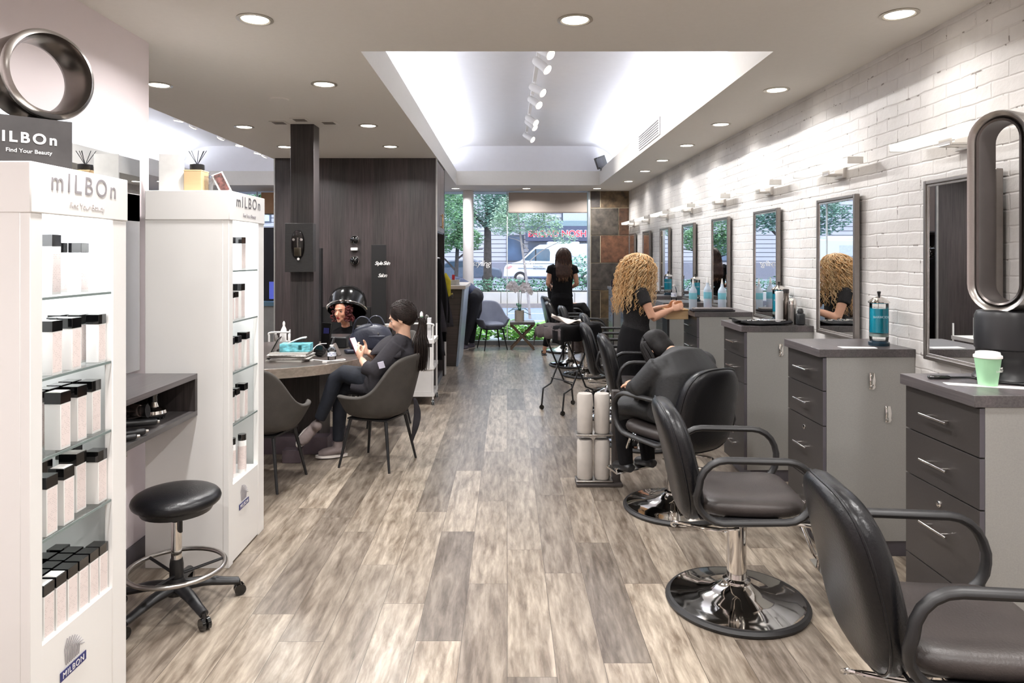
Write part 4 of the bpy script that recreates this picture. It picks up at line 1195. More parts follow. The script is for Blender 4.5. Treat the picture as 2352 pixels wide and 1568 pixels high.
# round bladeless fan
C0 = Vector((-1.612, 2.42, 2.225))
ax = Vector((.89, -.45, 0)).normalized()
t = thing('bladeless_fan', 'round bladeless fan ring of dark steel above the black sign', 'fan', (C0.x, C0.y, ZT))
prof = [(.148, .05), (.1535, .04), (.148, -.095), (.140, -.10), (.124, -.086), (.121, -.07), (.124, .03), (.136, .055)]
la = ax.cross(Vector((0, 0, 1))); up_ = Vector((0, 0, 1))
rings = []
n = 56
for k in range(n):
    a = 2 * PI * k / n
    rd = la * math.cos(a) + up_ * math.sin(a)
    rings.append([C0 + rd * r_ + ax * q for r_, q in prof])
MB().loft(rings, closed=True).build('ring_amplifier', pm('dark_steel_ring', (104, 96, 90), .25, .95, var=.1, scale=5), t, sm=50)
rings = []
for k in range(n):
    a = 2 * PI * k / n
    rd = la * math.cos(a) + up_ * math.sin(a)
    rings.append([C0 + rd * r_ + ax * q for r_, q in [(.1485, .051), (.155, .038), (.1535, .030), (.137, .057)]])
MB().loft(rings, closed=True).build('front_bezel', M_STEEL, t, sm=50)
MB().lathe([(0, 0), (.06, 0), (.062, .012), (.05, .03), (.05, .15), (.042, .175), (0, .18)], (C0.x - .02, C0.y + .015, ZT), 32).build('base', M_BLACK, t)

# ---- wall mirror, console, stool ----
t = thing('wall_mirror', 'large frameless wall mirror between the two white display cabinets', 'mirror', (-1.94, 3.1, 1.0))
MB().box(-1.946, -1.936, 2.05, 3.67, 1.002, 2.20).build('glass', M_MIRROR, t, sm=0)
MB().box(-1.949, -1.946, 2.05, 3.67, 1.0, 2.202).build('backing', M_BLACK, t, sm=0)
t = thing('wall_console', 'dark timber open wall shelf under the frameless mirror', 'shelf', (-1.76, 3.09, .786))
for nme, b_ in (('top_board', (-1.936, -1.586, 2.612, 3.567, .975, 1.0)), ('bottom_board', (-1.936, -1.586, 2.612, 3.567, .786, .811)),
                ('far_end', (-1.936, -1.586, 3.542, 3.567, .811, .975)), ('near_end', (-1.936, -1.586, 2.612, 2.637, .811, .975)), ('back_board', (-1.936, -1.92, 2.637, 3.542, .811, .975))):
    MB().box(*b_).build(nme, M_WOODY if 'board' in nme else M_WOOD, t, bevel=.001, sm=0)
def diffuser(x, y, label, tip):
    s = thing('hair_dryer_diffuser', label, 'hair tool', (x, y, .811))
    MB().lathe([(.02, .085), (.03, .06), (.062, .045), (.066, .03), (.06, .022), (0, .022)], (x, y, .811), 28).build('bowl', M_CHROME, s)
    q = MB()
    for k in range(14):
        a = 2 * PI * k / 14
        q.cyl((x + .05 * math.cos(a), y + .05 * math.sin(a), .811), (x + .05 * math.cos(a), y + .05 * math.sin(a), .838), .003, .005, 6)
    q.lathe([(0, .02), (.06, .02), (.055, .012), (0, .012)], (x, y, .811), 24)
    q.build('prongs', M_BLACK, s)
    MB().lathe([(.021, .082), (.024, .088), (.022, .11), (.03, .128), (0, .128)], (x, y, .811), 20).build('collar', M_GLOSSB, s)
diffuser(-1.72, 3.38, 'black and chrome diffuser bowl at the far end of the open wall shelf', 1)
for i, (a, b_, r0, r1, l, m_) in enumerate((((-1.62, 3.20, .84), (-1.84, 3.02, .86), .016, .022, 'black straightener handle lying on the open wall shelf, the farthest of three', M_BLACK),
                       ((-1.60, 3.06, .83), (-1.83, 2.86, .84), .015, .02, 'black curling iron handle on the open wall shelf, the middle one of three', M_BLACK),
                       ((-1.595, 2.98, .828), (-1.82, 2.78, .83), .013, .016, 'black wand handle on the open wall shelf, the nearest of three', M_BLACK))):
    s = thing('styling_iron', l, 'hair tool', ((a[0] + b_[0]) / 2, (a[1] + b_[1]) / 2, .812))
    MB().capsule(a, b_, r0, r1, 12).build('handle', m_, s)
    e = Vector(a) + (Vector(b_) - Vector(a)) * -.07
    MB().cyl(a, e, r0 * .7, r0 * .5, 12).build('tip', M_STEEL, s)
s = thing('hair_dryer', 'chrome hair dryer lying on the open wall shelf behind the black handles', 'hair dryer', (-1.74, 3.16, .812))
MB().tube([(-1.83, 3.22, .87), (-1.78, 3.20, .89), (-1.70, 3.17, .895), (-1.66, 3.155, .90)], [.036, .042, .034, .026], 18).build('barrel', pm('rose_chrome', (196, 176, 170), .14, .95), s)
MB().capsule((-1.76, 3.19, .87), (-1.70, 3.05, .83), .017, .016, 12).build('handle', M_BLACK, s)
MB().tube([(-1.655, 3.153, .90), (-1.62, 3.14, .903)], [.024, .03], 16, flat=.5).build('nozzle', M_BLACK, s)
tag(MB().tube([(-1.60, 2.93, .775), (-1.72, 2.86, .768), (-1.80, 2.84, .765)], [.018, .02, .02], 14).build('cable_tube', pm('grey_tube', (158, 156, 146), .5), origin=(-1.7, 2.88, .765)), 'grey conduit fixed under the near part of the open wall shelf', 'conduit')
cw = MB().tube([(-1.93, 3.2, .785), (-1.925, 3.22, .62), (-1.92, 3.30, .42), (-1.90, 3.42, .33), (-1.915, 3.40, .22), (-1.93, 3.3, .12)], .003, 6, smooth=5)
tag(cw.build('loose_cable', pm('thin_grey_cable', (170, 150, 146), .6), origin=(-1.93, 3.2, .1)), 'thin pale cable hanging below the open wall shelf', 'cable')

SX, SY = -1.50, 3.16
t = thing('rolling_stool', 'round black rolling stool with a chrome foot ring between the white display cabinets', 'stool', (SX, SY, 0))
def sfn(u, v, o):
    r_ = math.hypot(u, v)
    return Vector((SX + u, SY + v, .50 + o + .012 * (1 - (r_ / .19) ** 2) * (o > 0)))
MB().cushion(.38, .38, .075, sfn, e=2.0, edge=3).build('seat', M_LEATHER, t)
MB().lathe([(.165, 0), (.15, -.028), (.09, -.036), (.03, -.04), (.03, -.05), (0, -.05)], (SX, SY, .475), 36).build('seat_pan', M_BLACK, t)
MB().lathe([(.012, .30), (.012, .45)], (SX, SY, 0), 18).build('piston', M_CHROME, t)
MB().lathe([(.023, .22), (.023, .40), (.018, .405)], (SX, SY, 0), 20).build('cylinder', M_CHROME, t)
MB().lathe([(.026, .14), (.030, .15), (.03, .205), (.026, .23), (.024, .23)], (SX, SY, 0), 20).build('collar', M_BLACK, t)
MB().obox((SX + .03, SY - .03, .395), (.028, .014, .07), (0, 0, R(-40))).build('height_lever', M_BLACK, t, bevel=.004)
rr = [(SX + .205 * math.cos(2 * PI * i / 40), SY + .205 * math.sin(2 * PI * i / 40), .19) for i in range(40)]
rg_ = MB().tube(rr, .0105, 10, closed=True).build('foot_ring', M_STEEL, t)
sp_ = MB()
for k in range(3):
    a = R(30 + 120 * k)
    sp_.cyl((SX + .03 * math.cos(a), SY + .03 * math.sin(a), .16), (SX + .20 * math.cos(a), SY + .20 * math.sin(a), .19), .007, n=8)
sp_.build('ring_spoke', M_BLACK, rg_)
MB().lathe([(.04, .07), (.045, .10), (.032, .145), (0, .147)], (SX, SY, 0), 24).build('hub', M_BLACK, t)
for k in range(5):
    a = R(31 + 72 * k)
    dx, dy = math.cos(a), math.sin(a)
    leg = MB().tube([(SX + dx * .02, SY + dy * .02, .105), (SX + dx * .12, SY + dy * .12, .10), (SX + dx * .21, SY + dy * .21, .078), (SX + dx * .265, SY + dy * .265, .066)], [.026, .022, .018, .017], 10, flat=1.2, smooth=4).build('leg', M_BLACK, t)
    cs = MB()
    for s_ in (-1, 1):
        wv = Vector((-dy, dx, 0)) * s_ * .012
        c_ = Vector((SX + dx * .272, SY + dy * .272, .027))
        cs.cyl(c_ + wv - Vector((-dy, dx, 0)) * .007, c_ + wv + Vector((-dy, dx, 0)) * .007, .026, n=18)
    cs.tube([(SX + dx * .272, SY + dy * .272, .03), (SX + dx * .262, SY + dy * .262, .07)], [.012, .012], 10)
    cs.build('caster', M_GLOSSB, leg)

# ---- on top of the far cabinet ----
ZU = 1.937
tag(MB().prism([(-1.83, 3.66), (-1.70, 3.66), (-1.70, 3.668), (-1.83, 3.668)], lambda u, v, k: (u, v, ZU + k), 0, .20).build('acrylic_card', pm('frosted_white', (226, 226, 224), .35), origin=(-1.76, 3.66, ZU), sm=0), 'white frosted upright card standing on the far display cabinet', 'card')
t = thing('wooden_block', 'pale wooden box standing on the far display cabinet under the black diffuser pot', 'box', (-1.62, 3.75, ZU))
tb0 = (-1.690, -1.598, 3.64, 3.73)
MB().box(*tb0, ZU, ZU + .108).build('body', M_WOODL, t, bevel=.002)
MB().box(tb0[0] - .001, tb0[1] + .001, tb0[2] - .001, tb0[3] + .001, ZU + .108, ZU + .114).build('lid', pm('timber_end', (232, 204, 156), .6), t, bevel=.001)
t = thing('reed_diffuser', 'black pot of dark scent reeds on the pale wooden box', 'reed diffuser', (-1.64, 3.685, ZU + .114))
MB().lathe([(0, 0), (.034, 0), (.036, .003), (.036, .032), (.032, .034), (.030, .018), (0, .018)], (-1.64, 3.685, ZU + .114), 28).build('pot', M_BLACK, t)
rdp = MB()
for a_, b_ in ((-.05, .012), (-.03, .0), (.012, -.01), (.035, .005), (.05, 0), (.028, .012)):
    rdp.cyl((-1.64 - a_ * .3, 3.685, ZU + .122), (-1.64 + a_, 3.685 + b_, ZU + .115 + .105), .0016, n=6)
rdp.build('reeds', M_BLACK, t)
t = thing('framed_leaflet', 'small leaning photo card with dark red flowers on the far display cabinet', 'picture', (-1.5, 3.75, ZU))
MB().obox((-1.525, 3.72, ZU + .052), (.06, .007, .115), (R(-10), R(-24), R(30))).build('holder', M_PAPER, t)
MB().obox((-1.522, 3.7125, ZU + .055), (.042, .002, .10), (R(-10), R(-24), R(30))).build('picture', pm('dark_flower_print', (88, 54, 50), .4, var=.8, scale=50), t)
t = thing('acrylic_stand', 'clear acrylic stand with a small bottle beside the wooden box', 'stand', (-1.57, 3.70, ZU))
MB().box(-1.592, -1.588, 3.66, 3.73, ZU, ZU + .085).box(-1.555, -1.551, 3.66, 3.73, ZU, ZU + .085).box(-1.592, -1.551, 3.66, 3.73, ZU + .081, ZU + .085).build('acrylic', mat_pane('clear_acrylic', (.98, .98, .98), .4), t, sm=0)
MB().lathe([(0, 0), (.012, 0), (.012, .04), (.005, .05), (.005, .06), (0, .06)], (-1.57, 3.69, ZU), 14).build('vial', pm('grey_vial', (120, 120, 122), .3), t)
# ================= ROUND TABLE ROUND THE COLUMN =================
TX, TYc, TR, TH = -2.02, 5.98, .86, .765
t = thing('round_table', 'large round grey timber table built around the dark column', 'table', (TX, TYc, 0))
n = 72
poly = [(TX + TR * math.cos(2 * PI * i / n), TYc + TR * math.sin(2 * PI * i / n)) for i in range(n)]
MB().prism(poly, lambda u, v, k: (u, v, k), TH - .078, TH).build('table_top', M_TABLE, t, bevel=.003, sm=30)
MB().loft([[Vector((TX + q * math.cos(2 * PI * i / 90), TYc + q * math.sin(2 * PI * i / 90), z)) for i in range(90)] for q, z in ((TR + .0005, TH - .077), (TR + .003, TH - .076), (TR + .003, TH - .003), (TR + .0005, TH - .002))], caps=False).build('edge_band', mat_wood_dark('pale_edge_band', (136, 124, 114), (172, 158, 146), 'x', .3, .6), t)
MB().box(-2.25, -1.55, 5.75, 6.10, 0, TH - .079).build('pedestal', M_WOOD, t, bevel=.003)
MB().box(-2.35, -1.45, 5.62, 5.75, 0, .14).box(-2.35, -1.45, 5.75, 6.3, 0, .06).build('plinth_step', pm('mauve_step', (92, 80, 86), .5, var=.1), t, bevel=.003)
MB().box(-1.74, -1.60, 5.38, 5.48, 0, .10).build('cable_box', pm('mauve_step', (92, 80, 86), .5, var=.1), t, bevel=.003)

def make_tub_chair(loc, rz, label, fab, group, sc=1.0):
    t = thing('tub_chair', label, 'armchair', loc, rz, group)
    F = loc_frame(t)
    def H(ph):   # rim height by angle from the back
        a = abs(ph) / R(128)
        s_ = 1 / (1 + math.exp((a - .44) * 15))
        return (.575 - .02 * a + .29 * s_) 
    def rim(ph, s_):
        a = abs(ph) / R(128)
        back = 1 / (1 + math.exp((a - .44) * 15))
        rx = (.215 + s_ * .085) 
        ry = (.205 + s_ * (.075 + .045 * back))
        x = math.sin(ph) * rx * 1.05
        y = -math.cos(ph) * ry - (.015 if True else 0)
        if a > .72:
            y += (a - .72) * .20
            x *= 1 - (a - .72) * .18
        return x, y
    def shell(i, j):
        ph = R(-128) + i * R(256)
        s_ = j ** .9
        x, y = rim(ph, s_)
        z = .415 + (H(ph) - .415) * j
        if j < .12:
            q = (1 - j / .12)
            x *= 1 - .12 * q * q; y *= 1 - .12 * q * q; z = .415 + (H(ph) - .415) * j - .02 * q * q
        return F(x * sc, y * sc, z * sc)
    MB().grid(shell, 44, 14).build('shell', fab, t, solid=.034, bevel=0, sub=1, sm=180)
    MB().cushion(.41 * sc, .43 * sc, .085 * sc, lambda u, v, o: F(u, v + .0, .445 * sc + o), e=4, edge=3).build('seat', fab, t)
    MB().cushion(.34 * sc, .34 * sc, .05 * sc, lambda u, v, o: F(u, v, .395 * sc + o), e=4, edge=4).build('seat_base', fab, t)
    MB().obox((0, 0, 0), (.001, .001, .001))
    m = MB().box(-.17 * sc, .17 * sc, -.17 * sc, .17 * sc, .362 * sc, .374 * sc); m.v = [F(*p) for p in m.v]
    m.build('under_frame', M_BLACK, t)
    for sx in (-1, 1):
        for sy in (-1, 1):
            m = MB().tube([(sx * .15 * sc, sy * .15 * sc, .37 * sc), (sx * .215 * sc, sy * .215 * sc, 0)], [.014, .009], 12)
            m.v = [F(*p) for p in m.v]
            m.build('leg', M_BLACK, t)
    return t
# chair faces local +Y
rz_w = math.atan2(.33, -.94) - PI / 2
tc0 = make_tub_chair((-1.0, 5.40, 0), rz_w, 'charcoal tub armchair the woman with the phone sits in', M_TUB, 'charcoal tub chairs at the round table')
dup(tc0, (-1.72, 4.93, 0), R(-10), 'charcoal tub armchair with its back to the camera, beside the far display cabinet')
dup(tc0, (-1.22, 6.75, 0), R(120), 'charcoal tub armchair behind the seated woman, only its thin legs showing')

# ---- things on the table ----
def magazine(i, x, y, rz, w, h, th, z, label):
    return tag(MB().obox((x, y, z + th / 2), (w, h, th), (0, 0, rz)).build('magazine', M_PAGE if i % 3 else pm('cover_%d' % i, (170, 166, 160), .4, var=.1), origin=(x, y, z), bevel=.001, sm=0), label, 'magazine', 'magazines stacked under the tissue box')
z_ = TH
pos = ['bottom', 'second lowest', 'third lowest', 'middle', 'third from top', 'second from top', 'top']
for i in range(7):
    th_ = (.012, .008, .006, .012, .009, .007, .010)[i]
    magazine(i, -1.735 + .008 * ((i * 37) % 5 - 2), 5.60 + .006 * ((i * 23) % 5 - 2), R(-8 + 5 * ((i * 3) % 4)), .30, .21, th_, z_, '%s magazine in the stack under the teal tissue box' % pos[i])
    z_ += th_ + .0008
t = thing('tissue_box', 'teal and white tissue box on top of the magazines', 'tissue box', (-1.70, 5.62, z_))
MB().obox((-1.70, 5.62, z_ + .032), (.24, .115, .063), (0, 0, R(4))).build('box', M_TEAL, t, bevel=.002)
MB().obox((-1.655, 5.561, z_ + .036), (.024, .002, .035), (0, 0, R(4))).build('crest_label', pm('deep_green', (24, 84, 88), .5), t)
MB().grid(lambda i, j: Vector((-1.76 + i * .14, 5.62 + .03 * math.sin(i * 3) + (j - .5) * .05 * (1 - i * .4), z_ + .062 + .055 * math.sin(i * 1.5) * (1 - .5 * abs(j - .5)) + .008 * math.sin(j * 9))), 12, 8).build('tissue', M_PAPER, t, solid=.002, sm=180)
t = thing('tablet', 'tablet leaning on its stand at the left of the tissue box', 'tablet', (-1.90, 5.60, TH))
MB().obox((-1.885, 5.63, TH + .088), (.008, .17, .20), (0, R(28), R(10))).build('tablet_body', M_GLOSSB, t, bevel=.003)
MB().obox((-1.890, 5.628, TH + .090), (.004, .16, .19), (0, R(28), R(10))).build('screen_frame', pm('grey_alu', (150, 146, 140), .3, .6), t)
MB().obox((-1.83, 5.64, TH + .04), (.006, .08, .10), (0, R(-35), R(10))).build('stand', M_BLACK, t)
wb = water_bottle(-1.405, 5.58, TH, 'water bottle with blue label on the round table', .125, .034)
t = thing('charging_stand', 'round black speaker with an upright grey phone stand behind the water bottle', 'stand', (-1.52, 5.80, TH))
MB().lathe([(0, -.02), (.046, -.02), (.05, 0), (.046, .02), (0, .02)], (-1.555, 5.78, TH + .05), 28, (0, -1, .1)).build('round_speaker', M_GLOSSB, t)
MB().obox((-1.475, 5.84, TH + .08), (.012, .05, .16), (0, R(20), 0)).build('upright', pm('mid_grey', (84, 84, 86), .4), t, bevel=.003)
MB().obox((-1.43, 5.85, TH + .05), (.02, .07, .115), (0, R(-25), 0)).build('wedge', pm('taupe_plastic', (122, 112, 106), .5), t, bevel=.008)
ca = MB().tube([(-1.52, 5.86, TH + .10), (-1.57, 5.80, TH + .10), (-1.60, 5.72, TH + .06), (-1.58, 5.62, TH + .01), (-1.50, 5.56, TH + .004), (-1.40, 5.53, TH + .004), (-1.30, 5.56, TH + .004), (-1.33, 5.62, TH + .004), (-1.42, 5.50, TH + .004)], .0035, 8, smooth=6)
ca.obox((-1.43, 5.46, TH + .006), (.035, .018, .011), (0, 0, R(10)))
ca.obox((-1.56, 5.55, TH + .005), (.028, .015, .009), (0, 0, R(-20)))
tag(ca.build('charging_cable', M_PAPER, origin=(-1.45, 5.6, TH)), 'white charging cable looping round the water bottle', 'cable')
t = thing('payment_terminal', 'dark upright screen terminal standing beside the timber column', 'terminal', (-1.64, 6.22, TH))
MB().obox((-1.615, 6.22, TH + .12), (.10, .012, .24), (R(-6), 0, R(-20))).build('screen', M_GLOSSB, t, bevel=.004)
MB().obox((-1.613, 6.212, TH + .17), (.055, .004, .05), (R(-6), 0, R(-20))).build('display', pm('indigo_screen', (40, 40, 84), .3), t)
MB().obox((-1.600, 6.210, TH + .055), (.035, .004, .05), (R(-6), 0, R(-20))).build('sticker', pm('pink_note', (216, 190, 184), .6), t)
MB().box(-1.68, -1.55, 6.17, 6.27, TH, TH + .012).build('foot', M_BLACK, t, bevel=.003)

# handbag
bx, by = -1.19, 6.12
t = thing('handbag', 'navy leather handbag with two loop handles on the round table', 'bag', (bx, by, TH))
M_NAVYL = pm('navy_leather', (40, 43, 58), .42, var=.18, scale=8, bump=.4, bscale=70)
def bagf(u, v, o):
    z = TH + .115 + v
    bulge = 1 + .20 * math.cos((v + .04) / .115 * 1.4) + .03 * math.sin(u * 30 + v * 20)
    return Vector((bx + u * bulge * (1 - .10 * (v + .1) / .2), by + .04 * u + o * bulge, z + .012 * math.cos(u * 14) * (v > 0)))
MB().cushion(.34, .235, .17, bagf, e=5, edge=3).build('body', M_NAVYL, t)
for s_ in (-1, 1):
    yy = by + s_ * .045
    MB().tube([(bx - .10 + .05 * s_, yy * 1 - .02, TH + .12), (bx - .10 + .05 * s_, yy, TH + .22), (bx - .05 + .05 * s_, yy - .015, TH + .30), (bx + .02 + .05 * s_, yy - .01, TH + .295), (bx + .07 + .04 * s_, yy, TH + .20), (bx + .08 + .03 * s_, yy - .02, TH + .11)], .016, 8, flat=.35, up=(0, -1, 0), smooth=5).build('handle', M_NAVYL, t)
MB().obox((bx + .06, by - .088, TH + .09), (.15, .02, .12), (R(4), 0, 0)).build('front_pocket', M_NAVYL, t, bevel=.01)
zp = MB().obox((bx, by, TH + .222), (.26, .018, .010), (0, 0, 0)); zp.lathe([(.006, 0), (.006, .01), (0, .012)], (bx + .075, by - .09, TH + .165), 10, (0, -1, 0))
zp.build('zip', M_STEEL, t)
t = thing('drink_bottle', 'clear bottle with white cap standing behind the navy handbag', 'bottle', (-1.075, 6.27, TH))
MB().lathe([(0, 0), (.036, 0), (.038, .01), (.038, .17), (.03, .195), (.024, .20)], (-1.075, 6.27, TH), 22).build('body', M_CLEARP, t)
MB().lathe([(.027, .198), (.028, .225), (0, .227)], (-1.075, 6.27, TH), 20).build('cap', M_PAPER, t)
tag(MB().obox((-1.30, 6.02, TH + .018), (.20, .10, .03), (0, 0, R(30))).build('pouch', M_NAVYL, origin=(-1.3, 6.02, TH), bevel=.01), 'flat navy pouch lying in front of the handbag', 'pouch')
tag(MB().box(-1.68, -1.46, 6.32, 6.60, TH, TH + .10).build('laptop_case', M_BLACK, origin=(-1.57, 6.46, TH), bevel=.01), 'black case lying behind the terminal by the column', 'case')

# column fittings
t = thing('soap_dispenser', 'clear egg-shaped dispenser on a black box fixed to the timber column', 'dispenser', (-1.81, 6.08, 1.5))
MB().box(-1.925, -1.68, 6.03, 6.119, 1.462, 1.884).build('mount_box', pm('black_ash', (40, 38, 37), .5, var=.2, scale=30, stretch=(1, 1, 8), bump=.2), t, bevel=.002)
MB().cushion(.115, .25, .07, lambda u, v, o: Vector((-1.812 + u, 6.032 - max(o, 0) * 1.1 - .002, 1.70 + v)), e=2.4, edge=2).build('clear_cover', mat_pane('smoked_cover', (.78, .76, .74), 1.2), t)
MB().box(-1.842, -1.782, 6.012, 6.03, 1.60, 1.675).build('reservoir', pm('olive_fluid', (110, 104, 88), .3), t, bevel=.006)
MB().cyl((-1.812, 6.022, 1.67), (-1.812, 6.022, 1.76), .008, n=10).build('pump_tube', M_STEEL, t)
for x, z in ((-1.842, 1.742), (-1.775, 1.742), (-1.80, 1.575)):
    MB().lathe([(.011, 0), (.011, .004), (0, .006)], (x, 6.005, z), 14, (0, -1, 0)).build('screw_cap', M_PAPER, t)

# wall fittings on the timber block
def wall_round(z, label):
    t = thing('round_wall_cup', label, 'wall fitting', (-1.818, 8.25, z))
    MB().lathe([(.052, 0), (.056, .012), (.050, .026), (.046, .026), (.040, .01)], (-1.805, 8.249, z), 32, (0, -1, 0)).build('chrome_rim', M_CHROME, t)
    MB().lathe([(.046, .01), (.047, .03), (.03, .045), (0, .048)], (-1.805, 8.249, z), 28, (0, -1, 0)).build('black_face', M_GLOSSB, t)
wall_round(1.79, 'upper round black fitting with a chrome rim on the timber block')
wall_round(1.545, 'lower round black fitting with a chrome rim on the timber block')
tag(MB().box(-1.845, -1.765, 8.20, 8.25, 1.665, 1.70).build('wall_dispenser', M_WHITEM, origin=(-1.80, 8.25, 1.68), bevel=.006), 'small white dispenser between the two round black fittings', 'dispenser')

# black sign boards
t = thing('sign_board', 'tall narrow black board with white script lettering against the timber block', 'sign', (-1.47, 8.0, 0))
MB().obox((-1.475, 8.0, .865), (.165, .05, 1.73), (0, 0, R(12))).build('board', pm('matt_black_board', (17, 16, 17), .5, var=.08), t, bevel=.002, sm=0)
lettering('Style Skin', .058, (-1.515, 7.960, 1.50), (1, .21, 0), (0, 0, 1), M_PAPER, t, shear=.35, spacing=.8, offset=.0008)
lettering('Salon', .058, (-1.48, 7.968, 1.36), (1, .21, 0), (0, 0, 1), M_PAPER, t, shear=.35, spacing=.8, offset=.0008, name='lettering_below')
tag(MB().box(-2.16, -2.11, 7.9, 7.98, 0, 1.69).box(-2.11, -1.56, 7.95, 7.98, 0, 1.02).build('display_backboard', pm('matt_black_board', (17, 16, 17), .5, var=.08), origin=(-1.9, 7.95, 0), bevel=.002, sm=0), 'black upright panel and low screen right behind the mannequin head', 'panel')

# hood dryer and mannequin
hx, hy, hz = -1.675, 7.30, 1.07
t = thing('hood_dryer', 'gloss black hood hair dryer with chrome band over the mannequin head', 'hood dryer', (hx, hy + .22, 0))
rot = Matrix.Rotation(R(-30), 3, 'X')
MB().lathe([(0, .215), (.06, .212), (.12, .19), (.165, .145), (.19, .08), (.20, .01), (.205, -.05), (.196, -.055), (.185, .01), (.175, .08), (.15, .13), (.1, .17), (0, .19)], (hx, hy, hz), 48, rot @ Vector((0, 0, 1))).build('hood', pm('hood_black', (9, 9, 10), .16, var=.02, spec=.45), t)
band = []
for k in range(25):
    a = PI + PI * k / 24
    band.append(Vector((hx, hy, hz)) + rot @ Vector((.207 * math.cos(a), .207 * math.sin(a), -.03)))
MB().tube(band, .007, 8).build('chrome_band', M_CHROME, t)
MB().tube([(hx, hy + .17, 1.10), (hx, hy + .27, 1.06), (hx, hy + .28, .9), (hx, hy + .28, .03)], .02, 14).build('stand_pole', M_BLACK, t)
for k in range(4):
    a = R(45 + 90 * k)
    MB().capsule((hx, hy + .28, .05), (hx + .24 * math.cos(a), hy + .28 + .24 * math.sin(a), .028), .02, .014, 10).build('leg', M_BLACK, t)

# white trolleys
def trolley(x0, x1, y0, y1, h, label):
    t = thing('trolley', label, 'trolley', ((x0 + x1) / 2, (y0 + y1) / 2, 0), 0)
    for i, (x, y) in enumerate(((x0, y0), (x1, y0), (x1, y1), (x0, y1))):
        p = MB().cyl((x, y, .06), (x, y, h), .010, n=10).build('post', M_WHITEM, t)
        q = MB()
        for s_ in (-.008, .008):
            q.cyl((x + s_ - .005, y, .028), (x + s_ + .005, y, .028), .028, n=18)
        q.build('caster', M_GLOSSB, p)
    for z in (.09, .38, .66):
        s = MB().box(x0 - .012, x1 + .012, y0 - .012, y1 + .012, z, z + .006)
        for a, b_, c_, d in ((x0 - .012, x1 + .012, y0 - .014, y0 - .010), (x0 - .012, x1 + .012, y1 + .010, y1 + .014), (x0 - .014, x0 - .010, y0, y1), (x1 + .010, x1 + .014, y0, y1)):
            s.box(a, b_, c_, d, z, z + .04)
        s.build('tray', M_WHITEM, t, sm=0)
    MB().box(x0 + .01, x1 - .01, y0 - .004, y0 + .004, .13, .62).build('drawer_front', M_WHITEM, t, bevel=.004)
    MB().tube([(x0, y0, h), (x0 + .02, y0, h + .03), (x1 - .02, y0, h + .03), (x1, y0, h)], .010, 10, smooth=4).build('push_handle', M_WHITEM, t)
    return t
trolley(-1.14, -.80, 7.50, 7.90, .84, 'white wire trolley behind the seated woman, its black wheels on the floor')
trolley(-2.40, -2.12, 7.02, 7.42, .80, 'white metal trolley behind the tablet, loaded with small bottles')
def goods(x, y, z, r, h, label, mat, kind='product_bottle', cap=M_PAPER, cat='bottle', group=None, nz=True):
    t = thing(kind, label, cat, (x, y, z), 0, group)
    MB().lathe([(0, 0), (r * .95, 0), (r, .004), (r, h * .66), (r * .4, h * .8), (r * .4, h * .84)], (x, y, z), 18).build('body', mat, t)
    MB().lathe([(r * .48, h * .82), (r * .48, h * .93), (r * .15, h), (0, h)], (x, y, z), 14).build('cap', cap, t)
for i, (x, y, r, h) in enumerate(((-2.36, 7.10, .022, .13), (-2.31, 7.13, .018, .15), (-2.27, 7.08, .026, .24), (-2.22, 7.12, .02, .15), (-2.18, 7.09, .024, .14), (-2.14, 7.14, .018, .26))):
    goods(x, y, .70, r, h, '%s of the small bottles on the trolley behind the tablet' % ('leftmost', 'second', 'tall third', 'fourth', 'fifth', 'rightmost')[i], M_WHITE if i != 0 else M_STEEL, group='small bottles on the left trolley')
goods(-.93, 7.56, .70, .036, .30, 'green bottle with white cap on the trolley behind the seated woman', pm('green_bottle', (24, 150, 72), .3))
tag(MB().box(-.865, -.825, 7.54, 7.60, .705, .93).build('tube_box', pm('white_card_print', (226, 224, 226), .5, var=.05), origin=(-.845, 7.57, .70), bevel=.002), 'tall white carton beside the green bottle on the trolley', 'carton')
tag(MB().tube([(-.89, 7.60, .70), (-.89, 7.60, .92), (-.875, 7.60, .955), (-.86, 7.60, .93)], .008, 10, smooth=3).build('hose_hook', M_STEEL, origin=(-.89, 7.6, .7)), 'grey curved hook between the green bottle and the white carton', 'hook')

# wardrobe in the side of the timber block
t = thing('wardrobe', 'dark timber wardrobe in the side of the block with brass-handled doors above', 'wardrobe', (-1.1, 8.8, 0))
MB().box(-1.41, -.85, 8.31, 9.29, 1.885, 1.91).box(-1.415, -1.40, 8.31, 9.29, 0, 2.75).box(-1.41, -.86, 8.31, 9.29, 0, .08).build('carcass', M_WOOD, t, sm=0)
for i in range(2):
    ya, yb = 8.305 + i * .497, 8.30 + (i + 1) * .495
    dr = MB().box(-.862, -.842, ya, yb, 1.90, CZ - .02).build('door', mat_wood_dark('light_wood_door', (96, 84, 78), (120, 106, 98)) if i == 0 else MATS['light_wood_door'], t, bevel=.001, sm=0)
    yh = (yb - .05) if i == 0 else ya + .05
    MB().cyl((-.815, yh, 1.95), (-.815, yh, 2.13), .006, n=10).cyl((-.842, yh, 1.97), (-.815, yh, 1.97), .004, n=8).cyl((-.842, yh, 2.11), (-.815, yh, 2.11), .004, n=8).build('handle', M_BRASS, dr)
MB().cyl((-1.08, 8.31, 1.70), (-1.08, 9.29, 1.70), .012, n=12).build('rail', M_CHROME, t)
rnd = random.Random(3)
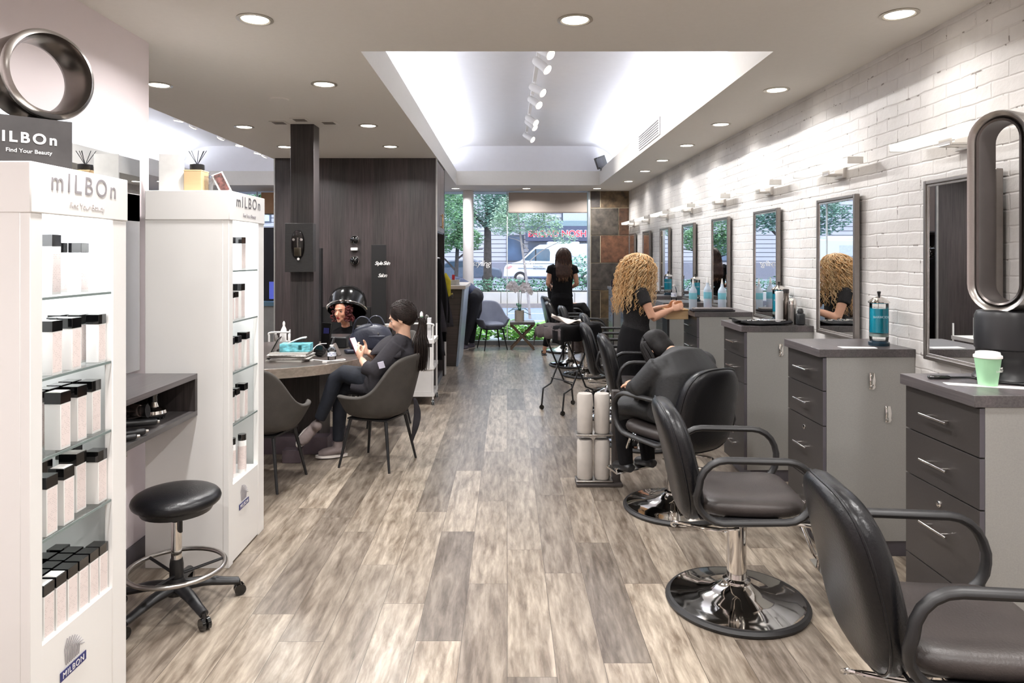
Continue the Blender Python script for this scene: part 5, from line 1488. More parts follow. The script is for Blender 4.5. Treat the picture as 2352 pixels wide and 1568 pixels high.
for i in range(9):
    y = 8.40 + i * .095
    t = thing('hanging_robe', 'black robe on the wardrobe rail, %s from the camera' % ('nearest', 'second', 'third', 'fourth', 'fifth', 'sixth', 'seventh', 'eighth', 'farthest')[i], 'robe', (-1.08, y, 1.70), 0, 'black robes on the wardrobe rail')
    MB().tube([(-1.08, y, 1.715), (-1.065, y, 1.725), (-1.06, y, 1.70), (-1.08, y, 1.675), (-1.08, y, 1.64)], .003, 6, smooth=3).tube([(-1.28, y, 1.57), (-1.08, y, 1.645), (-.88, y, 1.57)], .006, 6).build('hanger', M_CHROME, t)
    f0 = rnd.uniform(0, 6); dep = rnd.uniform(0, .05)
    def rob(u, v, f0=f0, y=y, dep=dep):
        w = .19 + .05 * v + .03 * math.sin(v * 4 + f0)
        x = -1.02 + (u - .5) * 2 * w + dep * v
        z = 1.60 - v * (1.05 + .2 * math.sin(f0)) - .05 * abs(u - .5) * 2 * (1 - v)
        return Vector((x, y + .022 * math.sin(u * 13 + f0 + v * 3) * (.4 + v), z))
    MB().grid(rob, 18, 16).build('robe', M_CAPE if i % 3 else M_BLKCLOTH, t, solid=.01, sm=180)

# small white board behind the robes
tag(MB().obox((-.87, 9.42, .23), (.09, .06, .46), (0, 0, R(8))).build('white_panel', M_WHITE, origin=(-.87, 9.42, 0), bevel=.003), 'white board standing on the floor between the robes and the reception desk', 'board')

# ================= RECEPTION AND WINDOW =================
t = thing('reception_desk', 'tall dark timber reception desk with a pale counter near the window', 'desk', (-1.1, 10.7, 0))
MB().prism([(-1.9, 0), (-.745, 0), (-.655, 1.12), (-1.9, 1.12)], lambda u, v, k: (u, k, v), 10.12, 11.3).build('body', M_WOODX, t, bevel=.002, sm=0)
MB().prism([(-.743, 0), (-.715, 0), (-.618, 1.12), (-.652, 1.12)], lambda u, v, k: (u, k, v), 10.10, 11.3).build('edge_panel', pm('pale_blue_edge', (160, 174, 190), .3, .3), t, sm=0)
MB().box(-1.95, -.60, 10.04, 11.4, 1.122, 1.175).build('counter', pm('pale_stone_top', (196, 184, 176), .4, var=.06), t, bevel=.004)
MB().obox((-.80, 10.105, 1.03), (.03, .012, .075), (0, 0, 0)).build('hook_plate', M_CHROME, t, bevel=.004)
t = thing('leaflet_holder', 'clear leaflet holder on the reception counter with a red card above', 'holder', (-.78, 10.3, 1.175))
MB().box(-.88, -.70, 10.25, 10.36, 1.176, 1.27).build('tray', M_SHELFG, t, sm=0)
MB().box(-.87, -.71, 10.27, 10.34, 1.178, 1.25).build('leaflets', M_PAPER, t, sm=0)
MB().box(-.815, -.775, 10.29, 10.30, 1.25, 1.325).build('red_card', pm('red_card', (206, 30, 52), .4), t, sm=0)
tag(MB().box(-1.16, -1.02, 10.7, 10.74, 1.176, 1.42).build('counter_screen', M_GLOSSB, origin=(-1.09, 10.72, 1.176), bevel=.003), 'black screen standing on the reception counter behind the robes', 'screen')

tcw = make_tub_chair((-.26, 12.02, 0), R(200), 'blue-grey tub armchair by the front window', M_TUBB, None, .95)
t = thing('side_table', 'low wooden side table with crossed legs by the front window', 'table', (.27, 12.05, 0))
M_TWOOD = mat_wood_dark('table_walnut', (128, 100, 78), (164, 134, 108), 'z', .5)
MB().box(.045, .475, 11.86, 12.24, .43, .475).build('table_top', pm('grey_top', (112, 108, 104), .4, var=.1), t, bevel=.003)
for y in (11.92, 12.18):
    for s_ in (-1, 1):
        m = MB().obox((.26, y + .012 * s_, .215), (.046, .024, .60), (0, R(s_ * 42), 0))
        m.v = [Vector((p.x, p.y, min(max(p.z, 0), .43))) for p in m.v]
        m.build('leg', M_TWOOD, t, bevel=.002, sm=0)
# orchid
ox, oy = .21, 12.02
t = thing('potted_orchid', 'white orchid in a ribbed cream pot on the side table', 'plant', (ox, oy, .475))
pr = [(0, 0), (.078, 0)]
for k in range(9):
    pr += [(.080, .01 + k * .02), (.0835, .018 + k * .02)]
pr += [(.084, .19), (.076, .19), (.074, .165), (0, .165)]
MB().lathe(pr, (ox, oy, .475), 32).build('pot', pm('cream_ceramic', (222, 214, 200), .4), t)
lf = MB()
for a, L_, hz_ in ((-160, .20, .03), (170, .15, .05), (-15, .20, -.02), (20, .16, .04), (80, .12, .10), (-90, .12, .07), (120, .1, .12)):
    a = R(a)
    def lfn(i, j, a=a, L_=L_, hz_=hz_):
        w = .032 * math.sin(PI * min(i * .92 + .08, 1))
        x = i * L_
        z = hz_ * math.sin(i * 2.2) * 1.2 - .05 * i * i
        v = (j - .5) * 2 * w
        return Vector((ox + math.cos(a) * x - math.sin(a) * v, oy + math.sin(a) * x + math.cos(a) * v, .66 + z + abs(j - .5) * .012))
    lf.grid(lfn, 8, 4)
lf.build('leaves', pm('orchid_leaf', (46, 96, 78), .35, var=.15), t, solid=.004, sm=180)
stems = [[(ox, oy, .64), (ox - .02, oy, .85), (ox - .03, oy, 1.02), (ox - .09, oy - .03, 1.10), (ox - .17, oy - .05, 1.06)],
         [(ox + .02, oy, .64), (ox + .03, oy, .88), (ox + .04, oy, 1.03), (ox + .10, oy - .02, 1.08), (ox + .18, oy - .04, .98)]]
sm_ = MB()
for s_ in stems:
    sm_.tube(s_, .005, 8, smooth=4)
sm_.build('stems', pm('orchid_stem', (84, 92, 60), .5), t)
rnd = random.Random(11)
fl = MB()
for s_ in stems:
    path = smooth_path(s_[2:], 5)
    for q in path[1:]:
        for _ in range(2):
            c_ = q + Vector((rnd.uniform(-.03, .03), rnd.uniform(-.05, .02), rnd.uniform(-.05, .04)))
            a0 = rnd.uniform(0, 6); tilt = rnd.uniform(-.5, .5)
            for k in range(5):
                a = a0 + 2 * PI * k / 5
                d_ = Vector((math.cos(a), -.25 + tilt * .3, math.sin(a))).normalized()
                s2 = d_.cross(Vector((0, 1, 0))).normalized()
                fl.add([c_, c_ + d_ * .028 + s2 * .022, c_ + d_ * .054, c_ + d_ * .028 - s2 * .022], [(0, 1, 2, 3)])
fl.build('blossom', pm('orchid_white', (244, 242, 246), .5, var=.02), t, sm=0).__setitem__('kind', 'stuff')

# folding cart draped with dark towels
FX, FY = .47, 7.1
t = thing('folding_cart', 'black folding cart on crossed legs with small wheels, in the aisle', 'cart', (FX, FY, 0))
F4 = ((.36, 7.27), (.555, 6.98))
dirx = Vector((F4[1][0] - F4[0][0], F4[1][1] - F4[0][1], 0)); wd = dirx.length; dirx.normalize()
diry = Vector((.62, .42, 0)); dpt = .42; diry.normalize()
o3 = Vector((F4[0][0], F4[0][1], 0))
for s_ in (0, 1):
    b0 = o3 + dirx * wd * s_
    for flip in (0, 1):
        p0 = b0 + diry * (dpt if flip else 0)
        p1 = b0 + diry * (0 if flip else dpt) + Vector((0, 0, .86))
        bend = p0 + (p1 - p0) * .28 + Vector((0, 0, .02))
        lg = MB().tube([p0 + Vector((0, 0, .05)), p0 + Vector((0, 0, .22)) + diry * (.02 if not flip else -.02), bend, p1], .0095, 10).build('leg', M_BLACK, t)
        MB().cyl(p0 + Vector((0, 0, .024)) - dirx * .01, p0 + Vector((0, 0, .024)) + dirx * .01, .024, n=16).tube([p0 + Vector((0, 0, .03)), p0 + Vector((0, 0, .06))], .010, 8).build('caster', M_GLOSSB, lg)
for fr_, z_ in ((.1, .36),):
    a = o3 + diry * dpt * .3 + Vector((0, 0, .32))
    MB().cyl(a, a + dirx * wd, .006, n=8).build('cross_bar', M_BLACK, t)
cen = o3 + dirx * wd / 2 + diry * dpt / 2
MB().obox((cen.x, cen.y, .875), (wd + .10, dpt + .06, .02), (0, 0, math.atan2(dirx.y, dirx.x))).build('tray', M_BLACK, t, bevel=.004)
for k, (o1, lab, mt) in enumerate((((-.0), 'dark brown towel draped over the near side of the folding cart', pm('brown_towel', (84, 76, 76), .95, var=.2, scale=20, bump=.6, bscale=60)), (.0, 'black towel hanging over the right end of the folding cart', M_BLKCLOTH))):
    def drape(u, v, k=k):
        if k == 0:
            a = (u - .5) * (wd + .22); b_ = (v - .42) * (dpt + .34)
        else:
            a = (u - .1) * (wd * .7) + .10; b_ = (v - .55) * (dpt + .22)
        ex = max(0, abs(a) - (wd + .10) / 2) ; ey = max(0, abs(b_) - (dpt + .06) / 2)
        z = .888 + .012 * k - 1.6 * ex - 1.6 * ey + .006 * math.sin(a * 40 + b_ * 25)
        a2 = max(-(wd + .12) / 2, min((wd + .12) / 2, a)); b2 = max(-(dpt + .09) / 2, min((dpt + .09) / 2, b_))
        wv = .012 * math.sin(a * 50) * (ey > 0) 
        p = cen + dirx * (a2 * (1 + .02 * k)) + diry * (b2 + wv)
        return Vector((p.x, p.y, z))
    tag(MB().grid(drape, 24, 24).build('towel', mt, origin=(cen.x, cen.y, .89), solid=.008, sm=180), lab, 'towel')
tag(MB().grid(lambda u, v: Vector((cen.x - .17 + u * .30, cen.y - .10 + v * .18 - u * .08, .925 + .06 * (1 - u) ** 3 + .022 * math.sin(u * 9 + v * 5))), 16, 8).build('paper_towel', pm('cream_paper', (236, 224, 214), .8), origin=(cen.x, cen.y, .91), solid=.004, sm=180), 'crumpled cream paper towel on top of the folding cart', 'paper towel')

# two-tier stand with pale towel rolls in the aisle (the soft grey upright thing)
t = thing('tool_stand', 'slim two-tier dark stand on the aisle floor holding pale rolls', 'stand', (.72, 4.86, 0))
MB().box(.735, .79, 4.86, 4.92, 0, .66).build('post', pm('dark_brown_post', (66, 60, 58), .5), t, bevel=.006)
MB().box(.48, .80, 4.82, 4.96, 0, .025).build('foot', pm('dark_brown_post', (66, 60, 58), .5), t, bevel=.006)
for z in (.03, .35):
    MB().box(.48, .735, 4.83, 4.95, z, z + .012).build('tier', M_STEEL, t, bevel=.003)
for i, (x, z, l) in enumerate(((.545, .363, 'upper left'), (.665, .363, 'upper right'), (.545, .043, 'lower left'), (.665, .043, 'lower right'))):
    m = MB().lathe([(0, 0), (.05, 0), (.054, .01), (.055, .26), (.048, .275), (0, .275)], (x, 4.89, z), 26)
    o = m.build('towel_roll', pm('pale_roll', (184, 177, 170), .8, var=.06), origin=(x, 4.89, z))
    tag(o, l + ' pale roll standing on the two-tier stand', 'towel roll', 'pale rolls on the stand')

# left room glimpsed past the far display cabinet
t = thing('back_bar', 'black wall unit with a blue-lit screen, glimpsed left of the timber block', 'wall unit', (-3.5, 11.0, 0))
MB().box(-4.3, -3.02, 10.9, 11.2, 0, 2.05).build('carcass', pm('navy_black', (18, 18, 26), .5), t)
MB().box(-3.72, -3.30, 10.885, 10.9, .93, 1.20).build('screen', pm('blue_screen', (84, 96, 190), .3, emit=.35), t)
MB().box(-4.3, -3.02, 10.6, 10.95, .84, .90).build('ledge', pm('teal_ledge', (90, 122, 140), .4), t)
MB().box(-4.3, -3.05, 10.62, 10.9, 0, .84).build('cupboard', pm('grey_cupboard', (136, 136, 134), .5), t)
tag(MB().box(-5.9, -5.3, 5.0, 8.0, 0, .85).build('low_cabinet', M_WHITE, origin=(-5.6, 6.5, 0), bevel=.01), 'long low white cabinet against the left wall', 'cabinet')
# ================= PEOPLE =================
def V(*a): return Vector(a)
def frame(fwd, up=(0, 0, 1)):
    f = Vector(fwd).normalized(); u = Vector(up); u = (u - f * u.dot(f)).normalized(); l = u.cross(f)   # left
    return f, l, u
def head_mesh(m, c, fwd, up=(0, 0, 1), s=1.0):
    """skull, jaw, nose, brow, lips, ears; c = centre between ears, s=1 -> 0.225 m tall head"""
    f, l, u = frame(fwd, up)
    P = lambda a, b, d: Vector(c) + (f * a + l * b + u * d) * s
    Mx = Matrix((f, l, u)).transposed()
    m.ell(P(-.012, 0, .032), (.095 * s, .074 * s, .088 * s), Mx, 22, 14)
    m.ell(P(.030, 0, -.012), (.060 * s, .060 * s, .078 * s), Mx, 20, 12)
    m.ell(P(.046, 0, -.066), (.040 * s, .042 * s, .036 * s), Mx, 16, 10)
    m.ell(P(.075, 0, -.090), (.017 * s, .020 * s, .015 * s), Mx, 12, 8)      # chin
    m.tube([P(.072, 0, .026), P(.090, 0, .006), P(.113, 0, -.020), P(.101, 0, -.031), P(.080, 0, -.034)], [.011 * s, .0125 * s, .0145 * s, .0145 * s, .009 * s], 10)  # nose
    m.ell(P(.081, 0, .036), (.012 * s, .048 * s, .011 * s), Mx, 14, 8)      # brow
    m.ell(P(.084, 0, -.050), (.011 * s, .023 * s, .0065 * s), Mx, 12, 8)    # lips
    m.ell(P(.083, 0, -.060), (.010 * s, .018 * s, .006 * s), Mx, 12, 8)
    for q in (-1, 1):
        m.ell(P(.056, q * .034, -.020), (.026 * s, .022 * s, .026 * s), Mx, 12, 8)  # cheeks
        m.ell(P(-.005, q * .077, -.006), (.018 * s, .008 * s, .031 * s), Mx, 12, 8)   # ears
    return P
def face_details(P, Mx_f, parent, s=1.0, iris=(60, 44, 34), lips=(176, 96, 88), brow=(52, 38, 32)):
    f, l, u = Mx_f
    R3 = Matrix((f, l, u)).transposed()
    e = MB(); ir = MB(); bw = MB(); lp = MB(); ld = MB()
    for q in (-1, 1):
        e.ell(P(.0735, q * .031, .011), (.0085 * s, .0120 * s, .0055 * s), R3, 12, 8)
        ir.ell(P(.0805, q * .031, .011), (.0025 * s, .0050 * s, .0050 * s), R3, 10, 6)
        bw.tube([P(.090, q * .014, .034), P(.088, q * .032, .040), P(.076, q * .050, .034)], [.0022 * s, .003 * s, .0015 * s], 6)
        ld.tube([P(.080, q * .018, .013), P(.0835, q * .031, .0175), P(.075, q * .046, .012)], .0026 * s, 6)
    lp.ell(P(.0915, 0, -.0505), (.0055 * s, .022 * s, .005 * s), R3, 12, 6)
    lp.ell(P(.0905, 0, -.0590), (.0055 * s, .017 * s, .005 * s), R3, 12, 6)
    e.build('eyes', pm('eye_white', (230, 226, 222), .2, var=.01), parent)
    ir.build('irises', pm('iris_dark', iris, .2), parent)
    bw.build('eyebrows', pm('brow_hair', brow, .8), parent)
    ld.build('eyelashes', pm('lash', (20, 16, 16), .6), parent)
    lp.build('lips', pm('lip_%d' % lips[0], lips, .4), parent)
def hand_mesh(m, wrist, d, palm, curl=.5, s=1.0, thumb=1, spread=.12):
    """palm, five fingers in three bones each, thumb leaving the side; d = pointing, palm = palm normal"""
    d = Vector(d).normalized(); pn = Vector(palm); pn = (pn - d * pn.dot(d)).normalized(); side = d.cross(pn) * thumb
    w = Vector(wrist)
    k = s
    m.tube([w - d * .01 * k, w + d * .02 * k, w + d * .055 * k, w + d * .088 * k], [.021 * k, .030 * k, .039 * k, .036 * k], 14, flat=.42, up=side)
    for i, (off, L_, r_) in enumerate(((.030, .068, .0092), (.010, .076, .0095), (-.010, .071, .0090), (-.029, .056, .0080))):
        b_ = w + d * (.082 - .004 * abs(i - 1)) * k + side * off * k
        a = 0.0
        dirv = (d + side * spread * (1.2 - i * .8)).normalized()
        pts = [b_]; rs = [r_ * k * 1.05]
        for j, fr_ in enumerate((.45, .31, .24)):
            a += curl * (.55 + .35 * j) * (1 + .12 * i)
            dd = dirv * math.cos(a) + pn * math.sin(a)
            pts.append(pts[-1] + dd * L_ * fr_ * k); rs.append(r_ * k * (1 - .10 * (j + 1)))
        m.tube(pts, rs, 9)
        m.ell(pts[-1], (r_ * .72 * k,) * 3, None, 8, 6)
    tb = w + d * .022 * k + side * .028 * k
    td = (d * .62 + side * .75 + pn * .35).normalized()
    td2 = (d * .9 + side * .15 + pn * (.3 + curl * .5)).normalized()
    m.tube([tb - side * .012 * k, tb + td * .026 * k, tb + td * .050 * k, tb + td * .050 * k + td2 * .030 * k], [.014 * k, .0125 * k, .011 * k, .009 * k], 10)
    m.ell(tb + td * .050 * k + td2 * .031 * k, (.0085 * k,) * 3, None, 8, 6)
def shoe_mesh(m, ankle, toe, up=(0, 0, 1), w=.043, h=.085):
    a, t_ = Vector(ankle), Vector(toe)
    d = (t_ - a); L_ = d.length; d.normalize(); u = Vector(up); u = (u - d * u.dot(d)).normalized()
    m.tube([a - d * .055 - u * h * .45, a - d * .02 - u * h * .40, a + d * L_ * .35 - u * h * .5, a + d * L_ * .7 - u * h * .62, a + d * L_ * .95 - u * h * .68], [.034, .043, .043, .044, .024], 14, flat=.8, up=d.cross(u))
    m.capsule(a + u * .02, a - u * h * .4, .038, .042, 12)
def sole_mesh(m, ankle, toe, up=(0, 0, 1), h=.085, t=.018):
    a, t_ = Vector(ankle), Vector(toe)
    d = (t_ - a); L_ = d.length; d.normalize(); u = Vector(up); u = (u - d * u.dot(d)).normalized(); s_ = d.cross(u)
    o = []
    for k in range(20):
        an = 2 * PI * k / 20
        x = math.cos(an); y = math.sin(an)
        w = .046 if x > -.2 else .038
        o.append((x * (L_ + .09) / 2 + (L_ - .06) / 2, y * w))
    m.prism(o, lambda p, q, k: a + d * p + s_ * q - u * (h - k), 0, t)

# ---------------- 1: woman with the phone, in the tub chair ----------------
hd = V(-.815, 5.40, 1.115)
fw = V(-.93, .12, -.38); upd = V(-.36, 0, .93)
root = thing('person', 'seated woman in a charcoal cape looking down at her phone, dark ponytail', 'person', (-.95, 5.42, 0))
b = MB()
P = head_mesh(b, hd, fw, upd)
b.tube([hd + V(.02, 0, -.03), V(-.80, 5.40, 1.03), V(-.80, 5.405, .965), V(-.81, 5.41, .90)], [.05, .048, .052, .075], 14)
b.capsule(V(-.84, 5.41, .86), V(-.90, 5.42, .58), .13, .14, 16)
# arms: forearms bare, hands round the phone
phone_c = V(-1.165, 5.35, .905)
b.tube([V(-.84, 5.24, .90), V(-.99, 5.19, .735)], [.045, .04], 12)
b.tube([V(-.99, 5.19, .735), V(-1.06, 5.235, .775), V(-1.105, 5.285, .815)], [.038, .033, .024], 12)
b.tube([V(-.84, 5.58, .90), V(-.95, 5.56, .74)], [.045, .04], 12)
b.tube([V(-.95, 5.56, .74), V(-1.03, 5.49, .80), V(-1.085, 5.435, .85)], [.038, .033, .024], 12)
hand_mesh(b, V(-1.105, 5.285, .815), V(-.45, .42, .62), V(.55, .65, .10), .75, .95, thumb=-1)
hand_mesh(b, V(-1.085, 5.435, .85), V(-.72, -.42, .35), V(.25, -.75, .45), .75, .95, thumb=1)
body = b.build('body', M_SKIN2, root, remesh=.0065, smoothit=3)
face_details(P, frame(fw, upd), root, lips=(186, 120, 108))
# ear ring
MB().tube([P(-.006, -.088, -.036) + V(0, 0, -.006 + .010 * math.cos(a)) + V(.010 * math.sin(a), 0, 0) for a in [2 * PI * i / 14 for i in range(14)]], .0018, 6, closed=True).build('earring', M_STEEL, root)
# cape
cp = MB()
cp.tube([V(-.80, 5.405, 1.00), V(-.815, 5.41, .955), V(-.83, 5.41, .89), V(-.86, 5.41, .78), V(-.91, 5.42, .66), V(-.97, 5.43, .575), V(-1.02, 5.43, .52)], [.062, .11, .20, .235, .25, .245, .20], 24, flat=.72, up=(0, 1, 0))
for yy, ey, wy in ((5.245, 5.185, 5.25), (5.575, 5.57, 5.50)):
    cp.tube([V(-.825, yy + (.02 if yy < 5.4 else -.02), .925), V(-.90, yy - (.02 if yy < 5.4 else -.01), .83), V(-.99, ey, .74), V(-1.065, (ey + wy) / 2, .77)], [.075, .078, .075, .058], 14)
cp.tube([V(-.99, 5.20, .73), V(-.98, 5.22, .60), V(-.99, 5.26, .545)], [.075, .085, .04], 14, flat=.7, up=(0, 1, 0))
cp.capsule(V(-.83, 5.29, .93), V(-.83, 5.53, .93), .07, .07, 14)
cp.tube([V(-.90, 5.42, .56), V(-1.08, 5.41, .59), V(-1.20, 5.41, .60)], [.17, .15, .10], 16, flat=.55, up=(0, 1, 0))
cp.build('cape', M_CAPE, root, remesh=.010, smoothit=3)
# collar flap of the cape
def flap(u, v):
    a = R(-100) + u * R(200)
    r_ = .085 + v * .14
    z = .985 - v * v * .10 - v * .03 + .01 * math.sin(a * 5) * v
    return V(-.81 + -math.cos(a) * r_ * 1.0 - v * .02, 5.405 + math.sin(a) * r_ * 1.05, z)
MB().grid(flap, 26, 8).build('cape_collar', M_CAPE, root, solid=.008, sm=180)
MB().obox((-.925, 5.120, .80), (.045, .005, .05), (R(14), R(-14), R(-6))).build('care_label', pm('label_lilac', (216, 214, 234), .6), root)
# straps hanging behind the chair
MB().grid(lambda u, v: V(-.705 + .02 * math.sin(v * 5) + (u - .5) * .055 * math.sin(PI * min(v + .12, 1)), 5.30 + .012 * math.sin(v * 8), .52 - v * .40), 4, 14).build('cape_tie', M_CAPE, root, solid=.004, sm=180)
# trousers: left leg on the floor, right leg crossed over it
tr = MB()
tr.capsule(V(-.94, 5.36, .57), V(-.94, 5.50, .57), .12, .12, 16)
tr.tube([V(-.95, 5.50, .57), V(-1.12, 5.52, .58), V(-1.27, 5.55, .565), V(-1.33, 5.555, .52), V(-1.335, 5.55, .33), V(-1.345, 5.54, .13)], [.095, .085, .068, .066, .056, .044], 16)
tr.tube([V(-.95, 5.36, .58), V(-1.14, 5.38, .665), V(-1.27, 5.41, .69), V(-1.335, 5.42, .645), V(-1.40, 5.42, .47), V(-1.46, 5.42, .33)], [.095, .085, .068, .064, .054, .044], 16)
tr.build('trousers', M_DENIM, root, remesh=.010, smoothit=3)
s1, s2 = MB(), MB()
an, to = V(-1.345, 5.54, .095), V(-1.50, 5.50, .095)
shoe_mesh(s1, an, to); sole_mesh(s2, an, to)
sh = s1.build('shoe', M_SUEDE, root, remesh=.006); s2.build('sole', M_RUBBERW, sh)
s1, s2 = MB(), MB()
an, to = V(-1.485, 5.42, .275), V(-1.56, 5.30, .175); uu = (.72, -.1, .62)
shoe_mesh(s1, an, to, uu); sole_mesh(s2, an, to, uu)
sh = s1.build('shoe', M_SUEDE, root, remesh=.006); s2.build('sole', M_RUBBERW, sh)
# hair
M_HAIRD = pm('dark_brown_hair', (34, 25, 22), .5, var=.5, scale=60, stretch=(1, 1, .3), spec=.25)
h = MB()
R3 = Matrix(frame(fw, upd)).transposed()
h.ell(P(-.022, 0, .040), (.100, .083, .094), R3, 22, 14)
h.ell(P(-.050, 0, .0), (.070, .072, .075), R3, 18, 12)
hair = h.build('hair', M_HAIRD, root, remesh=.007, smoothit=2)
rnd = random.Random(5)
st_ = MB()
tie = P(-.115, 0, -.045)
f_, l_, u_ = frame(fw, upd)
cc = (-.022, 0, .038); rad_ = (.106, .089, .099)
def on_scalp(d, k=1.0):
    return P(cc[0] + d.x * rad_[0] * k, cc[1] + d.y * rad_[1] * k, cc[2] + d.z * rad_[2] * k)
dt = V(-.86, 0, -.50).normalized()
for i in range(420):   # strands swept back over the scalp to the tie
    t_ = rnd.uniform(-2.05, 2.05)
    d0 = V(.80 - .62 * abs(t_) / 2.05, math.sin(t_) * .88, math.cos(t_) * .86).normalized()
    q0 = rnd.uniform(0, .45) if i % 3 else 0
    pts = []
    for k in range(8):
        q = q0 + (1 - q0) * k / 7
        d = (d0 * (1 - q) + dt * q); d.normalize()
        pts.append(on_scalp(d, 1.02 + .03 * math.sin(q * PI) + rnd.uniform(0, .012)))
    pts[-1] = tie
    st_.tube(pts, [.0012] + [.0030] * 6 + [.002], 5)
st_.build('hair_strands', M_HAIRD, hair, sm=180)
pt = MB()
pt.tube([tie, tie + V(.03, -.01, -.02), V(-.668, 5.36, .97), V(-.664, 5.357, .88), V(-.668, 5.365, .78)], [.010, .022, .036, .036, .008], 12, smooth=4)
for i in range(420):
    o1 = V(rnd.gauss(0, .010), rnd.gauss(0, .012), rnd.gauss(0, .008)); k = rnd.uniform(.75, 1.05)
    w1 = V(rnd.gauss(0, .018), rnd.gauss(0, .02), 0)
    e = V(-.672, 5.37, .80 - .03 * k) + w1 * 1.3
    pt.tube([tie, tie + V(.04, -.01, -.02) + o1, V(-.665, 5.36, .96) + w1, V(-.662, 5.355, .88) + w1 * 1.2, e + V(0, 0, -.05 * k)], [.0022, .003, .003, .003, .001], 5, smooth=4)
pt.build('ponytail', M_HAIRD, hair, sm=180)
MB().tube([tie + V(.012, 0, -.004) + (u_ * math.cos(a) + l_ * math.sin(a)) * .014 for a in [2 * PI * i / 12 for i in range(12)]], .004, 6, closed=True).build('hair_tie', M_STEEL, hair)
MB().tube([V(-1.068, 5.452, .838) + (V(.5, .6, .55).normalized() * math.cos(a) + V(.1, -.65, .7).normalized() * math.sin(a)) * .026 for a in [2 * PI * i / 14 for i in range(14)]], .0025, 6, closed=True).build('wrist_band', M_BLACK, root)
ph = thing('smartphone', 'smartphone held up in both hands by the seated woman', 'phone', tuple(phone_c))
MB().obox(phone_c, (.008, .073, .150), (0, R(-26), R(-20))).build('phone_body', pm('phone_red', (92, 30, 36), .3), ph, bevel=.003)
MB().obox(phone_c + Euler((0, R(-26), R(-20))).to_matrix() @ V(.0045, 0, 0), (.001, .067, .142), (0, R(-26), R(-20))).build('screen', pm('phone_screen', (196, 198, 226), .2, var=.3, scale=40, emit=.5), ph)

# ---------------- 2: curly-haired stylist ----------------
root = thing('person', 'standing stylist with long curly blond hair in a black lace top, working at a chair', 'person', (1.20, 6.5, 0))
fw = V(.90, .40, -.12)
hd = V(1.235, 6.47, 1.485)
b = MB()
P = head_mesh(b, hd, fw)
b.tube([hd + V(-.01, 0, -.05), V(1.215, 6.46, 1.37), V(1.20, 6.46, 1.32)], [.05, .047, .07], 14)
b.capsule(V(1.20, 6.46, 1.25), V(1.20, 6.47, 1.0), .075, .075, 14)
# left arm of the figure is on the far side, right arm towards the camera
b.tube([V(1.20, 6.28, 1.295), V(1.255, 6.25, 1.16), V(1.30, 6.24, 1.045)], [.05, .042, .036], 12)
b.tube([V(1.30, 6.24, 1.045), V(1.40, 6.28, 1.085), V(1.495, 6.33, 1.115)], [.038, .034, .022], 12)
b.tube([V(1.20, 6.64, 1.30), V(1.27, 6.68, 1.16), V(1.34, 6.66, 1.06)], [.05, .042, .036], 12)
b.tube([V(1.34, 6.66, 1.06), V(1.43, 6.60, 1.10), V(1.51, 6.53, 1.13)], [.038, .034, .022], 12)
hand_mesh(b, V(1.495, 6.33, 1.115), V(.93, .18, .26), V(-.1, .8, -.4), .35, .95, thumb=1)
hand_mesh(b, V(1.51, 6.53, 1.13), V(.90, -.2, .30), V(-.1, -.7, -.5), .35, .95, thumb=-1)
b.tube([V(1.20, 6.45, 1.02), V(1.19, 6.40, .85), V(1.19, 6.38, .42), V(1.19, 6.38, .09)], [.08, .08, .05, .036], 12)
b.tube([V(1.20, 6.49, 1.02), V(1.19, 6.55, .85), V(1.19, 6.58, .42), V(1.19, 6.58, .09)], [.08, .08, .05, .036], 12)
b.build('body', M_SKIN, root, remesh=.0075, smoothit=3)
face_details(P, frame(fw), root, lips=(186, 106, 96))
tp = MB()
tp.tube([V(1.20, 6.46, 1.335), V(1.195, 6.46, 1.29), V(1.19, 6.46, 1.20), V(1.20, 6.46, 1.08), V(1.195, 6.46, .98), V(1.19, 6.47, .88), V(1.19, 6.47, .80)], [.09, .165, .175, .158, .148, .175, .185], 22, flat=.68, up=(-.4, .9, 0))
for yy, ey in ((6.29, 6.245), (6.63, 6.685)):
    tp.tube([V(1.20, yy + (.04 if yy < 6.4 else -.04), 1.31), V(1.205, yy, 1.27), V(1.245, ey, 1.165)], [.055, .068, .056], 14)
tp.build('blouse', M_LACE, root, remesh=.009, smoothit=3)
sk = MB()
sk.tube([V(1.195, 6.46, .95), V(1.185, 6.47, .84), V(1.185, 6.48, .70), V(1.19, 6.48, .50), V(1.19, 6.48, .40)], [.155, .185, .20, .185, .175], 22, flat=.75, up=(-.4, .9, 0))
sk.build('skirt', M_BLKCLOTH, root, remesh=.012, smoothit=3)
for yy in (6.38, 6.58):
    s1 = MB(); shoe_mesh(s1, V(1.19, yy, .085), V(1.33, yy + .05, .085)); s1.build('shoe', M_BLACK, root, remesh=.007)
M_BLOND = pm('golden_blond_hair', (216, 186, 142), .45, var=.32, scale=26)
M_BLOND2 = pm('dark_blond_root', (170, 132, 88), .5, var=.3, scale=26)
h = MB()
R3 = Matrix(frame(fw)).transposed()
h.ell(P(-.03, 0, .045), (.112, .10, .10), R3, 20, 12)
h.ell(P(-.06, 0, -.05), (.10, .125, .13), R3, 20, 12)
h.ell(P(-.075, 0, -.17), (.085, .14, .11), R3, 20, 12)
hair = h.build('hair', M_BLOND2, root, remesh=.012, smoothit=3)
rnd = random.Random(21)
f_, l_, u_ = frame(fw)
